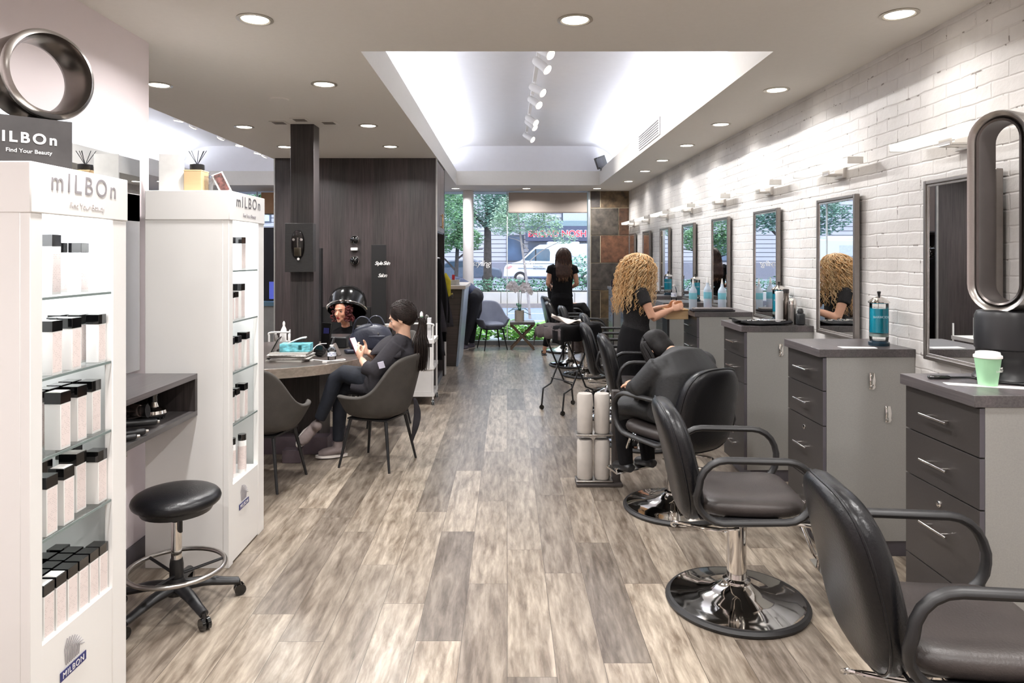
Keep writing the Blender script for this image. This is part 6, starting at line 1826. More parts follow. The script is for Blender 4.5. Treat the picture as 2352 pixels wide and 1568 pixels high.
for layer in range(2):
    cu = MB()
    for i in range(190):
        a = rnd.uniform(-2.75, 2.75)     # 0 = back of the head
        if abs(a) > 2.25 and rnd.random() < .6: continue
        L_ = rnd.uniform(.22, .46) * (1 if abs(a) < 1.9 else .8)
        t0 = rnd.uniform(0, .9)
        # from crown outwards then down
        rad0 = .03 + .07 * t0
        rad1 = .125 + .05 * rnd.random() + (.02 if abs(a) < 2 else 0)
        dirr = -f_ * math.cos(a) + l_ * math.sin(a)
        c0 = P(-.015, 0, .135 - .06 * t0 ** 2) + dirr * rad0
        w0 = rnd.uniform(0, 6.28); turns = rnd.uniform(5, 8.5) * L_ / .35; amp = rnd.uniform(.008, .015)
        pts, rs = [], []
        n_ = 34
        for k in range(n_ + 1):
            t_ = k / n_
            out_ = rad0 + (rad1 - rad0) * (1 - (1 - min(1, t_ * 1.8)) ** 2) + .02 * math.sin(t_ * 3 + w0)
            drop = (.10 * t_ + (L_) * t_ ** 1.35)
            p = P(-.02, 0, .135 - .06 * t0 ** 2) + dirr * out_ * (1.0 if t_ < .8 else 1.02) - u_ * drop
            tang = (-u_ + dirr * .3).normalized()
            s_ = tang.cross(dirr).normalized(); q_ = tang.cross(s_)
            am = amp * min(1, t_ * 4)
            p += s_ * math.cos(w0 + turns * 2 * PI * t_) * am + q_ * math.sin(w0 + turns * 2 * PI * t_) * am
            pts.append(p); rs.append(.0042 * (1 - .55 * t_))
        cu.tube(pts, rs, 5)
    cu.build('curls', M_BLOND if layer == 0 else pm('honey_blond_hair', (202, 160, 108), .45, var=.35, scale=26), hair, sm=180)

# ---------------- 3: woman with long wavy brown hair, back to us ----------------
root = thing('person', 'standing woman with long wavy brown hair seen from behind, black top and trousers', 'person', (.88, 11.3, 0))
fw = V(.10, 1, -.10)
hd = V(.915, 11.32, 1.60)
b = MB()
P = head_mesh(b, hd, fw, s=.98)
b.tube([hd + V(0, -.01, -.05), V(.90, 11.29, 1.49), V(.895, 11.29, 1.44)], [.05, .047, .07], 14)
b.capsule(V(.895, 11.29, 1.36), V(.89, 11.29, 1.08), .07, .07, 14)
for sx, hx_ in ((-1, .66), (1, 1.12)):
    sh_ = V(.895 + sx * .17, 11.29, 1.405); el = V(.895 + sx * .235, 11.30, 1.15); wr = V(.895 + sx * .17, 11.52, 1.08)
    b.tube([sh_, (sh_ + el) / 2 + V(sx * .01, 0, 0), el], [.048, .044, .036], 12)
    b.tube([el, (el + wr) / 2, wr], [.037, .034, .023], 12)
    hand_mesh(b, wr, V(-sx * .3, .9, .1), V(-sx * .7, 0, -.5), .5, .95, thumb=-sx)
for fx_, fy_, kx in ((.60, 11.30, .70), (1.055, 11.36, 1.02)):
    b.tube([V(.88, 11.28, 1.08), V(.88 + .6 * (kx - .87), 11.28, .80), V(kx, fy_, .46), V((kx + fx_) / 2, fy_, .28), V(fx_, fy_, .07)], [.08, .08, .055, .04, .032], 12)
    b.tube([V(fx_, fy_ - .03, .04), V(fx_, fy_ + .12, .022)], [.034, .026], 10, flat=.7, up=(1, 0, 0))
b.build('body', M_SKIN, root, remesh=.0085, smoothit=3)
tp = MB()
tp.tube([V(.895, 11.29, 1.47), V(.895, 11.29, 1.42), V(.895, 11.29, 1.30), V(.895, 11.29, 1.15), V(.89, 11.29, 1.02), V(.89, 11.29, .94)], [.085, .185, .185, .162, .165, .18], 22, flat=.62, up=(1, 0, 0))
for sx in (-1, 1):
    tp.tube([V(.895 + sx * .12, 11.29, 1.435), V(.895 + sx * .19, 11.29, 1.40), V(.895 + sx * .215, 11.29, 1.32)], [.05, .064, .06], 14)
tp.build('blouse', M_BLKCLOTH, root, remesh=.010, smoothit=3)
tr = MB()
tr.tube([V(.89, 11.29, 1.0), V(.885, 11.28, .92), V(.88, 11.28, .82)], [.15, .178, .17], 20, flat=.72, up=(1, 0, 0))
for sx, kx, fx_, fy_ in ((-1, .70, .61, 11.30), (1, 1.02, 1.055, 11.36)):
    tr.tube([V(.88 + sx * .085, 11.28, .88), V(.88 + sx * .10, 11.28, .72), V(kx, fy_, .48), V((kx + fx_) / 2, fy_, .28), V(fx_ + sx * -.01, fy_, .14)], [.10, .096, .068, .058, .050], 16)
tr.build('trousers', M_BLKCLOTH, root, remesh=.010, smoothit=3)
for fx_, fy_ in ((.60, 11.30), (1.055, 11.36)):
    MB().obox((fx_, fy_ + .045, .008), (.085, .25, .016)).obox((fx_, fy_ + .13, .035), (.082, .07, .04)).build('shoe', M_BLACK, root, bevel=.01)
M_BRUN = pm('chestnut_hair', (58, 40, 32), .55, var=.45, scale=30, spec=.25)
M_BALAY = pm('caramel_hair_ends', (132, 98, 70), .45, var=.35, scale=30)
h = MB()
R3 = Matrix(frame(fw)).transposed()
h.ell(P(-.02, 0, .04), (.105, .088, .098), R3, 20, 12)
h.tube([P(-.03, 0, .06), P(-.06, 0, -.06), P(-.085, 0, -.20), P(-.10, .0, -.33), P(-.10, -.01, -.42)], [.09, .105, .13, .12, .05], 20, flat=.5, up=(1, 0, 0))
hair = h.build('hair', M_BRUN, root, remesh=.012, smoothit=3)
rnd = random.Random(8)
f_, l_, u_ = frame(fw)
cu, c2 = MB(), MB()
for i in range(150):
    a = rnd.uniform(-1.9, 1.9)
    dirr = -f_ * math.cos(a) + l_ * math.sin(a)
    L_ = rnd.uniform(.38, .54) * (1 - .1 * abs(a))
    ph_ = rnd.uniform(0, 6.28); pts, rs = [], []
    for k in range(25):
        t_ = k / 24
        out_ = .03 + .085 * min(1, t_ * 3.2) ** .6 + .02 * t_
        p = P(-.01, 0, .135) + dirr * out_ - u_ * (.05 * t_ + L_ * t_ ** 1.2)
        if t_ > .3:
            p -= (p - P(-.10, 0, -.25)).dot(f_) * f_ * .45 * (t_ - .3)
        p += l_ * math.sin(ph_ + t_ * 16) * .014 * t_ + f_ * math.cos(ph_ + t_ * 16) * .010 * t_
        pts.append(p); rs.append(.0055 * (1 - .5 * t_))
    cu.tube(pts[:17], rs[:17], 5)
    (c2 if i % 3 else cu).tube(pts[15:], rs[15:], 5)
cu.build('hair_strands', M_BRUN, hair, sm=180)
c2.build('hair_ends', M_BALAY, hair, sm=180)

# ---------------- 4: person bent over behind the reception desk ----------------
root = thing('person', 'person in a navy jacket and dark trousers bending over beside the reception desk', 'person', (-.60, 12.0, 0))
b = MB()
hd = V(-1.20, 11.75, 1.16); fw = V(-.75, -.2, -.63)
P = head_mesh(b, hd, fw, V(-.5, 0, .8))
b.tube([hd + V(.05, 0, .0), V(-1.08, 11.8, 1.17), V(-1.02, 11.84, 1.16)], [.05, .05, .07], 14)
for yy in (11.62, 12.05):
    b.tube([V(-1.0, yy, 1.10), V(-1.08, yy - .05, .86), V(-1.22, yy - .02, .75)], [.05, .04, .026], 12)
    hand_mesh(b, V(-1.22, yy - .02, .75), V(-.9, 0, -.2), V(0, 0, -1), .4, 1.0)
b.build('body', M_SKIN, root, remesh=.009, smoothit=3)
jk = MB()
jk.tube([V(-1.04, 11.84, 1.15), V(-.95, 11.86, 1.14), V(-.82, 11.9, 1.10), V(-.68, 11.95, 1.02), V(-.58, 11.98, .94)], [.10, .175, .19, .185, .18], 22, flat=.72, up=(0, 1, 0))
for yy in (11.66, 12.02):
    jk.tube([V(-.98, yy, 1.13), V(-1.05, yy, .96), V(-1.12, yy, .86)], [.07, .06, .05], 14)
jk.build('jacket', pm('navy_jacket', (40, 52, 84), .7, var=.12, bump=.2), root, remesh=.011, smoothit=3)
tr = MB()
tr.capsule(V(-.57, 11.90, .90), V(-.57, 12.06, .90), .165, .165, 18)
for yy, fx_, kx in ((11.88, -.735, -.60), (12.08, -.63, -.56)):
    tr.tube([V(-.56, yy, .86), V(kx + .02, yy, .66), V(kx - .03, yy, .46), V((kx + fx_) / 2 - .02, yy, .28), V(fx_, yy, .10)], [.125, .105, .082, .074, .066], 16)
tr.build('trousers', pm('ink_trousers', (24, 26, 36), .8, var=.15, bump=.2), root, remesh=.011, smoothit=3)
for yy, fx_ in ((11.88, -.735), (12.08, -.63)):
    s1, s2 = MB(), MB()
    an, to = V(fx_ + .01, yy, .085), V(fx_ - .13, yy - .07, .085)
    shoe_mesh(s1, an, to); sole_mesh(s2, an, to)
    sh = s1.build('shoe', pm('grey_mesh_shoe', (112, 108, 124), .8), root, remesh=.007); s2.build('sole', M_RUBBERW, sh)
h = MB(); R3 = Matrix(frame(fw, V(-.5, 0, .8))).transposed()
h.ell(P(-.02, 0, .035), (.10, .082, .092), R3, 18, 12)
h.build('hair', M_HAIRD, root, remesh=.01)

# ---------------- 5: person in yellow behind the desk ----------------
root = thing('person', 'person in a mustard yellow top standing behind the reception desk, mostly hidden by the robes', 'person', (-1.02, 9.75, 0))
b = MB(); hd = V(-1.04, 9.72, 1.545); fw = V(-.2, .9, -.1)
P = head_mesh(b, hd, fw)
b.tube([hd + V(0, 0, -.05), V(-1.04, 9.70, 1.40)], [.05, .06], 14)
for sx in (-1, 1):
    b.tube([V(-1.04 + sx * .19, 9.72, 1.30), V(-1.04 + sx * .2, 9.73, 1.08), V(-1.04 + sx * .15, 9.93, 1.06)], [.05, .04, .025], 12)
    hand_mesh(b, V(-1.04 + sx * .15, 9.93, 1.06), V(0, 1, 0), V(0, 0, -1), .4)
b.build('body', M_SKIN, root, remesh=.01)
tp = MB()
tp.tube([V(-1.04, 9.70, 1.40), V(-1.04, 9.70, 1.34), V(-1.04, 9.70, 1.2), V(-1.04, 9.71, 1.0), V(-1.04, 9.71, .90)], [.08, .175, .18, .16, .165], 20, flat=.66, up=(1, 0, 0))
for sx in (-1, 1):
    tp.tube([V(-1.04 + sx * .14, 9.70, 1.34), V(-1.04 + sx * .195, 9.72, 1.25), V(-1.04 + sx * .20, 9.73, 1.06), V(-1.04 + sx * .17, 9.86, 1.05)], [.06, .062, .052, .045], 14)
tp.build('jumper', pm('mustard_knit', (176, 160, 30), .85, var=.15, scale=20, bump=.4), root, remesh=.011)
tr = MB()
tr.tube([V(-1.04, 9.71, .95), V(-1.04, 9.71, .80)], [.155, .17], 20, flat=.72, up=(1, 0, 0))
for sx in (-1, 1):
    tr.tube([V(-1.04 + sx * .08, 9.71, .84), V(-1.04 + sx * .08, 9.71, .45), V(-1.04 + sx * .08, 9.71, .08)], [.10, .07, .055], 14)
tr.build('trousers', M_BLKCLOTH, root, remesh=.012)
for sx in (-1, 1):
    s1 = MB(); shoe_mesh(s1, V(-1.04 + sx * .08, 9.71, .085), V(-1.04 + sx * .08, 9.86, .085)); s1.build('shoe', M_BLACK, root, remesh=.008)
h = MB(); R3 = Matrix(frame(fw)).transposed()
h.ell(P(-.02, 0, .035), (.10, .082, .092), R3, 18, 12); h.ell(P(-.05, 0, -.03), (.06, .075, .08), R3, 16, 10)
h.build('hair', M_HAIRD, root, remesh=.01)

# ---------------- 6: client bowed forward in the second chair ----------------
root = thing('person', 'client in a black cape slumped forward in the styling chair, dark hair over the face', 'person', (1.12, 4.40, 0))
fc = V(-.53, .85, 0).normalized(); sd = V(.85, .53, 0).normalized()      # facing, and across towards the right of the picture
O6 = V(1.10, 4.38, 0)
def Q(a, b_, z): return O6 + fc * a + sd * b_ + V(0, 0, z)
b = MB()
hd = Q(.20, -.02, .985); fw = V(-.42, .42, -.80); up6 = V(-.50, .62, .60)
P = head_mesh(b, hd, fw, up6)
b.tube([hd - fc * .02, Q(.06, 0, .97), Q(-.04, 0, .90), Q(-.08, 0, .62), Q(.10, 0, .58)], [.05, .06, .10, .12, .12], 14)
b.tube([Q(-.02, -.17, .92), Q(.12, -.24, .76), Q(.28, -.14, .765)], [.05, .04, .024], 12)
hand_mesh(b, Q(.28, -.14, .765), fc + sd * .5, V(0, 0, -1), .7, 1.0)
b.build('body', M_SKIN, root, remesh=.008, smoothit=3)
cp = MB()
cp.tube([Q(.08, 0, 1.0), Q(.03, 0, .955), Q(-.03, 0, .86), Q(-.05, 0, .72), Q(0, 0, .60)], [.07, .20, .25, .27, .27], 24, flat=.62, up=tuple(sd))
cp.capsule(Q(.0, -.17, .91), Q(.0, .19, .91), .078, .085, 14)
cp.tube([Q(0, -.19, .92), Q(.10, -.26, .78), Q(.22, -.20, .75)], [.08, .075, .06], 14)
cp.tube([Q(0, .19, .92), Q(.08, .27, .78), Q(.20, .22, .74)], [.08, .08, .07], 14)
cp.tube([Q(.0, 0, .62), Q(.22, 0, .63), Q(.40, 0, .60), Q(.46, 0, .50)], [.24, .24, .22, .18], 18, flat=.42, up=tuple(sd))
cp.build('cape', pm('black_satin_cape', (18, 18, 20), .6, var=.2, bump=.3), root, remesh=.011, smoothit=3)
tr = MB()
for sx in (-1, 1):
    tr.tube([Q(.0, .08 * sx, .60), Q(.38, .10 * sx, .60), Q(.44, .10 * sx, .55), Q(.43, .10 * sx, .34), Q(.41, .10 * sx, .20)], [.09, .072, .068, .056, .048], 14)
tr.build('trousers', M_BLKCLOTH, root, remesh=.011, smoothit=3)
for sx in (-1, 1):
    s1 = MB(); shoe_mesh(s1, Q(.41, .10 * sx, .225), Q(.54, .10 * sx, .225)); s1.build('shoe', M_BLACK, root, remesh=.007)
h = MB(); R3 = Matrix(frame(fw, up6)).transposed()
h.ell(P(-.02, 0, .035), (.106, .090, .100), R3, 18, 12); h.ell(P(-.04, 0, -.02), (.075, .085, .09), R3, 16, 10)
hair = h.build('hair', pm('black_hair', (20, 17, 17), .55, var=.5, scale=60, spec=.2), root, remesh=.009)
rnd = random.Random(4); st_ = MB()
for i in range(150):
    a = rnd.uniform(-2.2, 2.2)
    s0 = P(-.03, .085 * math.sin(a), .12 * math.cos(a * .6))
    m1 = P(.05 * math.cos(a), .115 * math.sin(a), .05)
    m2 = P(.085 * math.cos(a * .8), .12 * math.sin(a), -.06) + V(0, 0, -.02)
    st_.tube([s0, m1, m2, m2 + V(rnd.uniform(-.02, .02), rnd.uniform(-.02, .02), -.07 - .09 * rnd.random())], [.003, .006, .005, .001], 5, smooth=4)
st_.build('hair_strands', pm('black_hair', (20, 17, 17), .55, var=.5, scale=60, spec=.2), hair, sm=180)

# ---------------- 7: client seated by the window ----------------
root = thing('person', 'client in black sitting with crossed legs in the farthest styling chair', 'person', (1.0, 11.85, 0))
b = MB(); hd = V(.80, 11.98, 1.26); fw = V(.9, .1, -.1)
P = head_mesh(b, hd, fw, s=.95)
b.tube([hd + V(0, 0, -.05), V(.80, 11.97, 1.12)], [.05, .06], 14)
b.tube([V(.84, 12.12, 1.0), V(.95, 12.14, .78), V(1.12, 12.05, .78)], [.045, .036, .024], 12)
b.tube([V(1.32, 11.84, .60), V(1.36, 11.78, .34), V(1.40, 11.76, .20)], [.048, .044, .03], 12)
b.tube([V(1.40, 11.76, .19), V(1.50, 11.76, .15)], [.034, .02], 10)
hand_mesh(b, V(1.12, 12.05, .78), V(.9, -.3, 0), V(0, 0, -1), .5)
b.build('body', M_SKIN, root, remesh=.009)
tp = MB()
tp.tube([V(.80, 11.97, 1.14), V(.80, 11.97, 1.08), V(.82, 11.96, .90), V(.84, 11.96, .68), V(.88, 11.96, .60)], [.07, .17, .17, .16, .17], 20, flat=.7, up=(0, 1, 0))
tp.tube([V(.82, 12.11, 1.05), V(.86, 12.15, .92), V(.95, 12.14, .80)], [.06, .05, .045], 12)
tp.build('top', M_BLKCLOTH, root, remesh=.011)
tr = MB()
tr.tube([V(.90, 12.02, .62), V(1.15, 11.98, .70), V(1.30, 11.86, .74), V(1.34, 11.82, .66), V(1.35, 11.80, .50)], [.11, .09, .075, .07, .062], 16)
tr.tube([V(.90, 11.86, .60), V(1.15, 11.92, .60), V(1.28, 11.96, .58), V(1.30, 11.96, .30), V(1.30, 11.96, .12)], [.10, .085, .07, .055, .045], 16)
tr.build('trousers', M_BLKCLOTH, root, remesh=.011)
s1 = MB(); shoe_mesh(s1, V(1.30, 11.96, .085), V(1.44, 11.95, .085)); s1.build('shoe', M_BLACK, root, remesh=.008)
h = MB(); R3 = Matrix(frame(fw)).transposed()
h.ell(P(-.02, 0, .035), (.10, .082, .092), R3, 18, 12); h.ell(P(-.06, 0, -.08), (.05, .075, .12), R3, 16, 10)
h.build('hair', M_BRUN, root, remesh=.01)

# ---------------- mannequin head under the hood ----------------
hx, hy = -1.70, 7.24
root = thing('mannequin_head', 'mannequin bust with red curled hair under the black hood dryer', 'mannequin', (hx, hy, 0))
fw = V(-.30, -.93, -.10)
hd = V(hx, hy, 1.03)
hd.y -= .06
b = MB()
P = head_mesh(b, hd, fw, s=.98)
b.tube([hd + V(0, .02, -.06), V(hx + .015, hy + .02, .90), V(hx + .02, hy + .03, .80)], [.045, .043, .05], 14)
b.build('head', pm('mannequin_skin', (218, 156, 128), .35, var=.03), root, remesh=.006, smoothit=2)
face_details(P, frame(fw), root, .98, iris=(40, 30, 26), lips=(176, 40, 44), brow=(36, 26, 26))
bu = MB()
bu.tube([V(hx + .02, hy + .03, .87), V(hx + .02, hy + .03, .82), V(hx + .02, hy + .03, .74), V(hx + .02, hy + .03, .60)], [.06, .15, .18, .16], 20, flat=.62, up=(1, 0, 0))
bu.build('torso', M_BLKCLOTH, root, remesh=.01)
MB().cyl((hx + .02, hy + .03, 0.02), (hx + .02, hy + .03, .62), .02, n=14).lathe([(0, 0), (.16, 0), (.16, .012), (.03, .03), (0, .03)], (hx + .02, hy + .03, 0), 32).build('stand', M_BLACK, root)
h = MB(); R3 = Matrix(frame(fw)).transposed()
h.ell(P(-.03, 0, .045), (.095, .085, .085), R3, 18, 12); h.ell(P(-.05, 0, -.03), (.055, .08, .07), R3, 16, 10)
M_RED = pm('auburn_red_hair', (84, 22, 24), .4, var=.5, scale=30)
hair = h.build('hair', pm('mannequin_dark_hair', (44, 22, 22), .4, var=.3), root, remesh=.01)
cu = MB(); rnd = random.Random(9)
for i in range(46):
    q = rnd.choice((-1, 1, 1))
    c0 = P(rnd.uniform(-.04, .05), q * rnd.uniform(.072, .105), rnd.uniform(-.09, .06))
    r_ = rnd.uniform(.012, .022)
    a0 = rnd.uniform(0, 6)
    cu.tube([c0 + V(math.cos(a0 + t_) * r_, math.sin(t_ * .4) * .006, math.sin(a0 + t_) * r_) for t_ in [k * .4 for k in range(12)]], .0085, 6)
cu.build('curls', M_RED, hair, sm=180)
# ================= STREET OUTSIDE =================
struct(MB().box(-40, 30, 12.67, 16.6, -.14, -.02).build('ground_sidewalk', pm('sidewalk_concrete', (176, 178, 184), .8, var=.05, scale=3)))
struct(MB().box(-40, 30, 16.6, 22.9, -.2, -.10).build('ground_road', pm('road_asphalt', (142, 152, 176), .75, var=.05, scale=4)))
ln = MB()
for y in (18.3, 20.6):
    for x in range(-30, 26, 6):
        ln.box(x, x + 3.6, y, y + .10, -.1, -.095)
struct(ln.build('trim_road_line', pm('road_paint', (226, 228, 236), .7), sm=0))
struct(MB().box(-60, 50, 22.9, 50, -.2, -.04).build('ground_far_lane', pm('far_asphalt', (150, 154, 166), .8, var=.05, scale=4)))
# planter wall with stone blocks
M_PLANT = mat_print('planter_block', (196, 190, 184), (120, 112, 104), .42, .62, 'xzy', 0.0)
pw = MB()
x = -24.0
while x < 14:
    pw.box(x + .006, x + .60, 23.0, 23.35, -.1, .40)
    x += .61
struct(pw.build('trim_planter_wall', pm('planter_stone', (198, 190, 182), .8, var=.07, scale=2), bevel=.01))
struct(MB().box(-24, 14, 22.85, 23.0, -.1, .04).build('trim_curb', pm('curb_stone', (150, 140, 136), .8, var=.06)))
struct(MB().box(-24, 14, 23.35, 25.3, -.1, .36).build('ground_planter_soil', pm('soil', (66, 58, 48), .9, var=.2)))

def leafmat(name, rgb, v=.35):
    m = pm(name, rgb, .5, var=v, scale=2.5)
    b_ = m.node_tree.nodes['Principled BSDF']
    b_.inputs['Subsurface Weight'].default_value = 0.0
    return m
def foliage(mb, rnd, c, r, n, size, flat=.35):
    c = Vector(c)
    for _ in range(n):
        while True:
            p = Vector((rnd.uniform(-1, 1), rnd.uniform(-1, 1), rnd.uniform(-1, 1)))
            if p.length <= 1: break
        p = p * (p.length ** -.35 if p.length > .05 else 1)
        q = c + Vector((p.x * r[0], p.y * r[1], p.z * r[2]))
        s = size * rnd.uniform(.6, 1.3)
        a = rnd.uniform(0, 2 * PI)
        d = Vector((math.cos(a), math.sin(a), rnd.uniform(-.7, .4))).normalized()
        e = d.cross(Vector((rnd.uniform(-.4, .4), rnd.uniform(-.4, .4), 1))).normalized()
        m_ = d.cross(e) * s * .15
        mb.add([q, q + d * s * .5 + e * s * flat + m_, q + d * s, q + d * s * .5 - e * s * flat + m_], [(0, 1, 2, 3)])
rnd = random.Random(77)
# ivy bed
iv = MB()
for i in range(60):
    foliage(iv, rnd, (-12 + i * .32, 24.2 + rnd.uniform(-.2, .2), .58 + rnd.uniform(-.03, .08)), (.34, .55, .24), 105, .11)
tag(iv.build('ivy_hedge', leafmat('ivy_leaf', (96, 146, 112), .5), origin=(-3, 23.9, .36), sm=0), 'low ivy hedge filling the stone planter across the road', 'hedge', kind='stuff')
i2 = MB()
for i in range(8):
    foliage(i2, rnd, (2.0 + i * .34, 24.3, 1.15 + rnd.uniform(-.1, .15)), (.34, .45, .45), 170, .12)
tag(i2.build('bush', leafmat('bush_leaf', (120, 170, 146), .45), origin=(3, 24.3, .36), sm=0), 'taller bush in the planter at the right end, beside the window frame', 'bush')
# plants just outside the glass
plants = [(-1.2, .30), (-.55, .34), (.05, .36), (.55, .30), (.98, .28)]
for i, (x, h) in enumerate(plants):
    p = MB()
    foliage(p, rnd, (x, 13.35, h * .55), (.27, .30, h * .62), 420, .12, .30)
    t = tag(p.build('leafy_plant', leafmat('bright_leaf', (158, 212, 112), .35), origin=(x, 13.35, 0), sm=0), ('leftmost low bright green plant just outside the window', 'low bright green plant outside the window behind the blue-grey chair', 'low bright green plant outside the window behind the side table',
         'low bright green plant outside the window right of the side table', 'rightmost low bright green plant just outside the window, behind the standing woman')[i], 'plant', 'plants just outside the front window')

def tree(x, y, h, r0, branches, crowns, leaf, label, bark, lean=0.0, n=900, size=.17, forks=None):
    t = thing('street_tree', label, 'tree', (x, y, -.05))
    tr = MB().tube([(x, y, -.1), (x + lean * .3, y, h * .35), (x + lean * .7, y, h * .7), (x + lean, y, h)], [r0 * 1.15, r0, r0 * .85, r0 * .6], 12, smooth=5)
    for b_ in branches:
        tr.tube(b_, [r0 * .5, r0 * .36, r0 * .2][:len(b_)] if len(b_) <= 3 else [r0 * .5, r0 * .4, r0 * .3, r0 * .15], 8, smooth=4)
    tr.build('trunk', bark, t)
    cr = MB()
    for c_, r_, k in crowns:
        foliage(cr, rnd, c_, r_, int(n * k * 2.0), size * .68)
    cr.build('crown', leaf, t, sm=0).__setitem__('kind', 'stuff')
    return t
BK1 = pm('dark_bark', (70, 64, 62), .9, var=.3, scale=12, bump=.6)
BK2 = pm('pale_bark', (158, 148, 144), .8, var=.15, scale=12, bump=.4)
LF1 = leafmat('blue_green_leaf', (132, 166, 150), .5)
LF2 = leafmat('mid_green_leaf', (128, 166, 124), .5)
LF3 = leafmat('pale_green_leaf', (160, 186, 158), .45)
tree(-.72, 25.6, 3.6, .15, [[(-.72, 25.6, 2.6), (-1.5, 25.5, 3.4), (-2.2, 25.4, 3.9)], [(-.72, 25.6, 2.9), (.1, 25.5, 3.6), (.6, 25.4, 4.0)]],
     [((-.9, 25.3, 3.6), (1.5, 1.1, .95), 1.5), ((-2.4, 25.3, 3.3), (1.1, .9, 1.0), 1.0), ((.1, 25.2, 3.7), (.95, .8, .8), .9)], LF1, 'thick dark-trunked street tree left of the van', BK1, .0, 1400, .19)
tree(.62, 18.9, 2.9, .034, [[(.58, 18.9, 1.75), (.35, 18.9, 2.0), (.05, 18.8, 2.1)], [(.66, 18.9, 2.2), (1.0, 18.8, 2.5), (1.4, 18.8, 2.6)], [(.60, 18.9, 1.45), (.95, 18.9, 1.75), (1.45, 18.9, 2.0)]],
     [((.35, 18.8, 2.75), (.75, .6, .55), .8), ((1.0, 18.8, 2.45), (.5, .4, .35), .35), ((1.55, 18.8, 2.08), (.35, .3, .14), .10), ((-.1, 18.8, 2.45), (.4, .4, .3), .28)], LF3, 'slim pale-barked tree in front of the white van', BK2, -.35, 1100, .12)
tree(-1.5, 20.0, 2.6, .06, [[(-1.45, 20, 1.5), (-1.1, 20, 1.75), (-.7, 20, 1.8)], [(-1.5, 20, 1.2), (-1.9, 20, 1.6), (-2.3, 20, 1.65)]],
     [((-1.7, 19.8, 2.8), (.8, .7, .9), 1.2), ((-1.15, 19.8, 2.1), (.45, .4, .35), .5), ((-2.1, 19.8, 2.0), (.6, .5, .4), .6)], LF2, 'small leafy tree behind the white window column', BK1, .1, 1500, .13)
for i, (x, y, h, l) in enumerate(((-4.6, 22.0, 3.2, 'leafy street tree seen in the mirrors, nearest the left window'), (-8.0, 19.6, 3.6, 'second leafy street tree beyond the left windows'), (-13.5, 20.6, 3.8, 'far left leafy street tree beyond the left windows'), (-13.5, 27.5, 4.6, 'tall street tree behind the far left ones'))):
    tree(x, y, h, .1, [[(x, y, h * .6), (x + .8, y, h * .85), (x + 1.3, y, h)], [(x, y, h * .5), (x - .8, y, h * .8), (x - 1.4, y, h * .9)]],
         [((x, y - .2, h + .2), (1.5, 1.2, 1.0), 1.2), ((x - 1, y - .2, h - .3), (.9, .8, .6), .5), ((x + 1, y - .2, h - .2), (.9, .8, .7), .5)], (LF1, LF2)[i % 2], l, BK1, .1, 1100, .2)

# ---- white van ----
VY, VZ = 39.0, .02
def van(x0, label, mirrored=False):
    t = thing('delivery_van', label, 'van', (x0 + 2.8, VY + 1, VZ))
    prof = [(0, .42), (.02, .62), (.06, .95), (.20, 1.10), (.95, 1.30), (1.75, 2.05), (2.05, 2.22), (5.75, 2.30), (5.80, 2.15), (5.82, .42)]
    def fn(u, v, k): return Vector((x0 + u, k, VZ + v))
    m = MB().prism(prof, fn, VY, VY + 1.95)
    m.build('body', pm('van_white', (208, 212, 220), .25, var=.01, coat=.5), t, bevel=.06, seg=3)
    g = MB().prism([(1.10, 1.34), (1.80, 1.98), (2.55, 1.98), (2.62, 1.80), (2.60, 1.30)], fn, VY - .012, VY + .01)
    g.build('side_window', pm('van_glass', (70, 92, 110), .08, var=.3, scale=1.5, coat=.6), t, sm=0)
    MB().prism([(1.78, 1.31), (1.84, 1.31), (1.84, 1.99), (1.78, 1.97)], fn, VY - .02, VY - .01).build('window_divider', M_BLACK, t, sm=0)
    MB().add([(x0 + .98, VY + .12, VZ + 1.36), (x0 + 1.72, VY + .18, VZ + 2.05), (x0 + 1.72, VY + 1.77, VZ + 2.05), (x0 + .98, VY + 1.83, VZ + 1.36)], [(0, 1, 2, 3)]).build('windscreen', pm('van_glass', (70, 92, 110), .08), t, sm=0)
    MB().prism([(.10, .92), (.42, 1.06), (.52, 1.0), (.30, .84)], fn, VY - .012, VY + .01).build('headlamp', pm('lamp_clear', (204, 150, 146), .2), t, sm=0)
    for wx in (.95, 4.7):
        MB().lathe([(.34, -.01), (.36, .05), (.36, .22), (0, .22)], (x0 + wx, VY + .18, VZ + .36), 32, (0, -1, 0)).build('wheel', pm('tyre', (40, 40, 44), .8), t)
        MB().lathe([(.21, 0), (.19, .01), (0, .012)], (x0 + wx, VY - .045, VZ + .36), 24, (0, -1, 0)).build('hubcap', M_STEEL, t)
    MB().prism([(3.05, 1.25), (3.15, 1.95), (3.25, 2.02), (3.9, 2.02), (3.9, 1.2), (3.1, 1.2)], fn, VY - .008, VY).build('side_panel', pm('van_panel', (190, 196, 206), .3), t, sm=0)
    MB().box(x0 + 2.5, x0 + 4.3, VY + .3, VY + 1.6, VZ + 2.24, VZ + 2.40).build('roof_unit', pm('van_white', (208, 212, 220), .25), t, bevel=.06, seg=3)
    MB().box(x0 + .02, x0 + 5.8, VY - .014, VY, VZ + 1.14, VZ + 1.17).build('side_moulding', pm('moulding_dark', (90, 94, 104), .5), t, sm=0)
    return t
v0 = van(-.22, 'white delivery van parked across the road, with grey lettering')
ink = pm('van_ink', (112, 118, 130), .5)
for i, (tx, zz, sz) in enumerate((('SERVING THE TRI-STATE', 1.52, .115), ('IN U.S. ATE, POULTRY', 1.36, .115), ('PHONE: 201-426-', 1.17, .15), ('WWW.WORKMEAT.C', .98, .16))):
    lettering(tx, sz * .9, (2.95, VY - .02, VZ + zz), (1, 0, 0), (0, 0, 1), ink, v0, ext=.002)
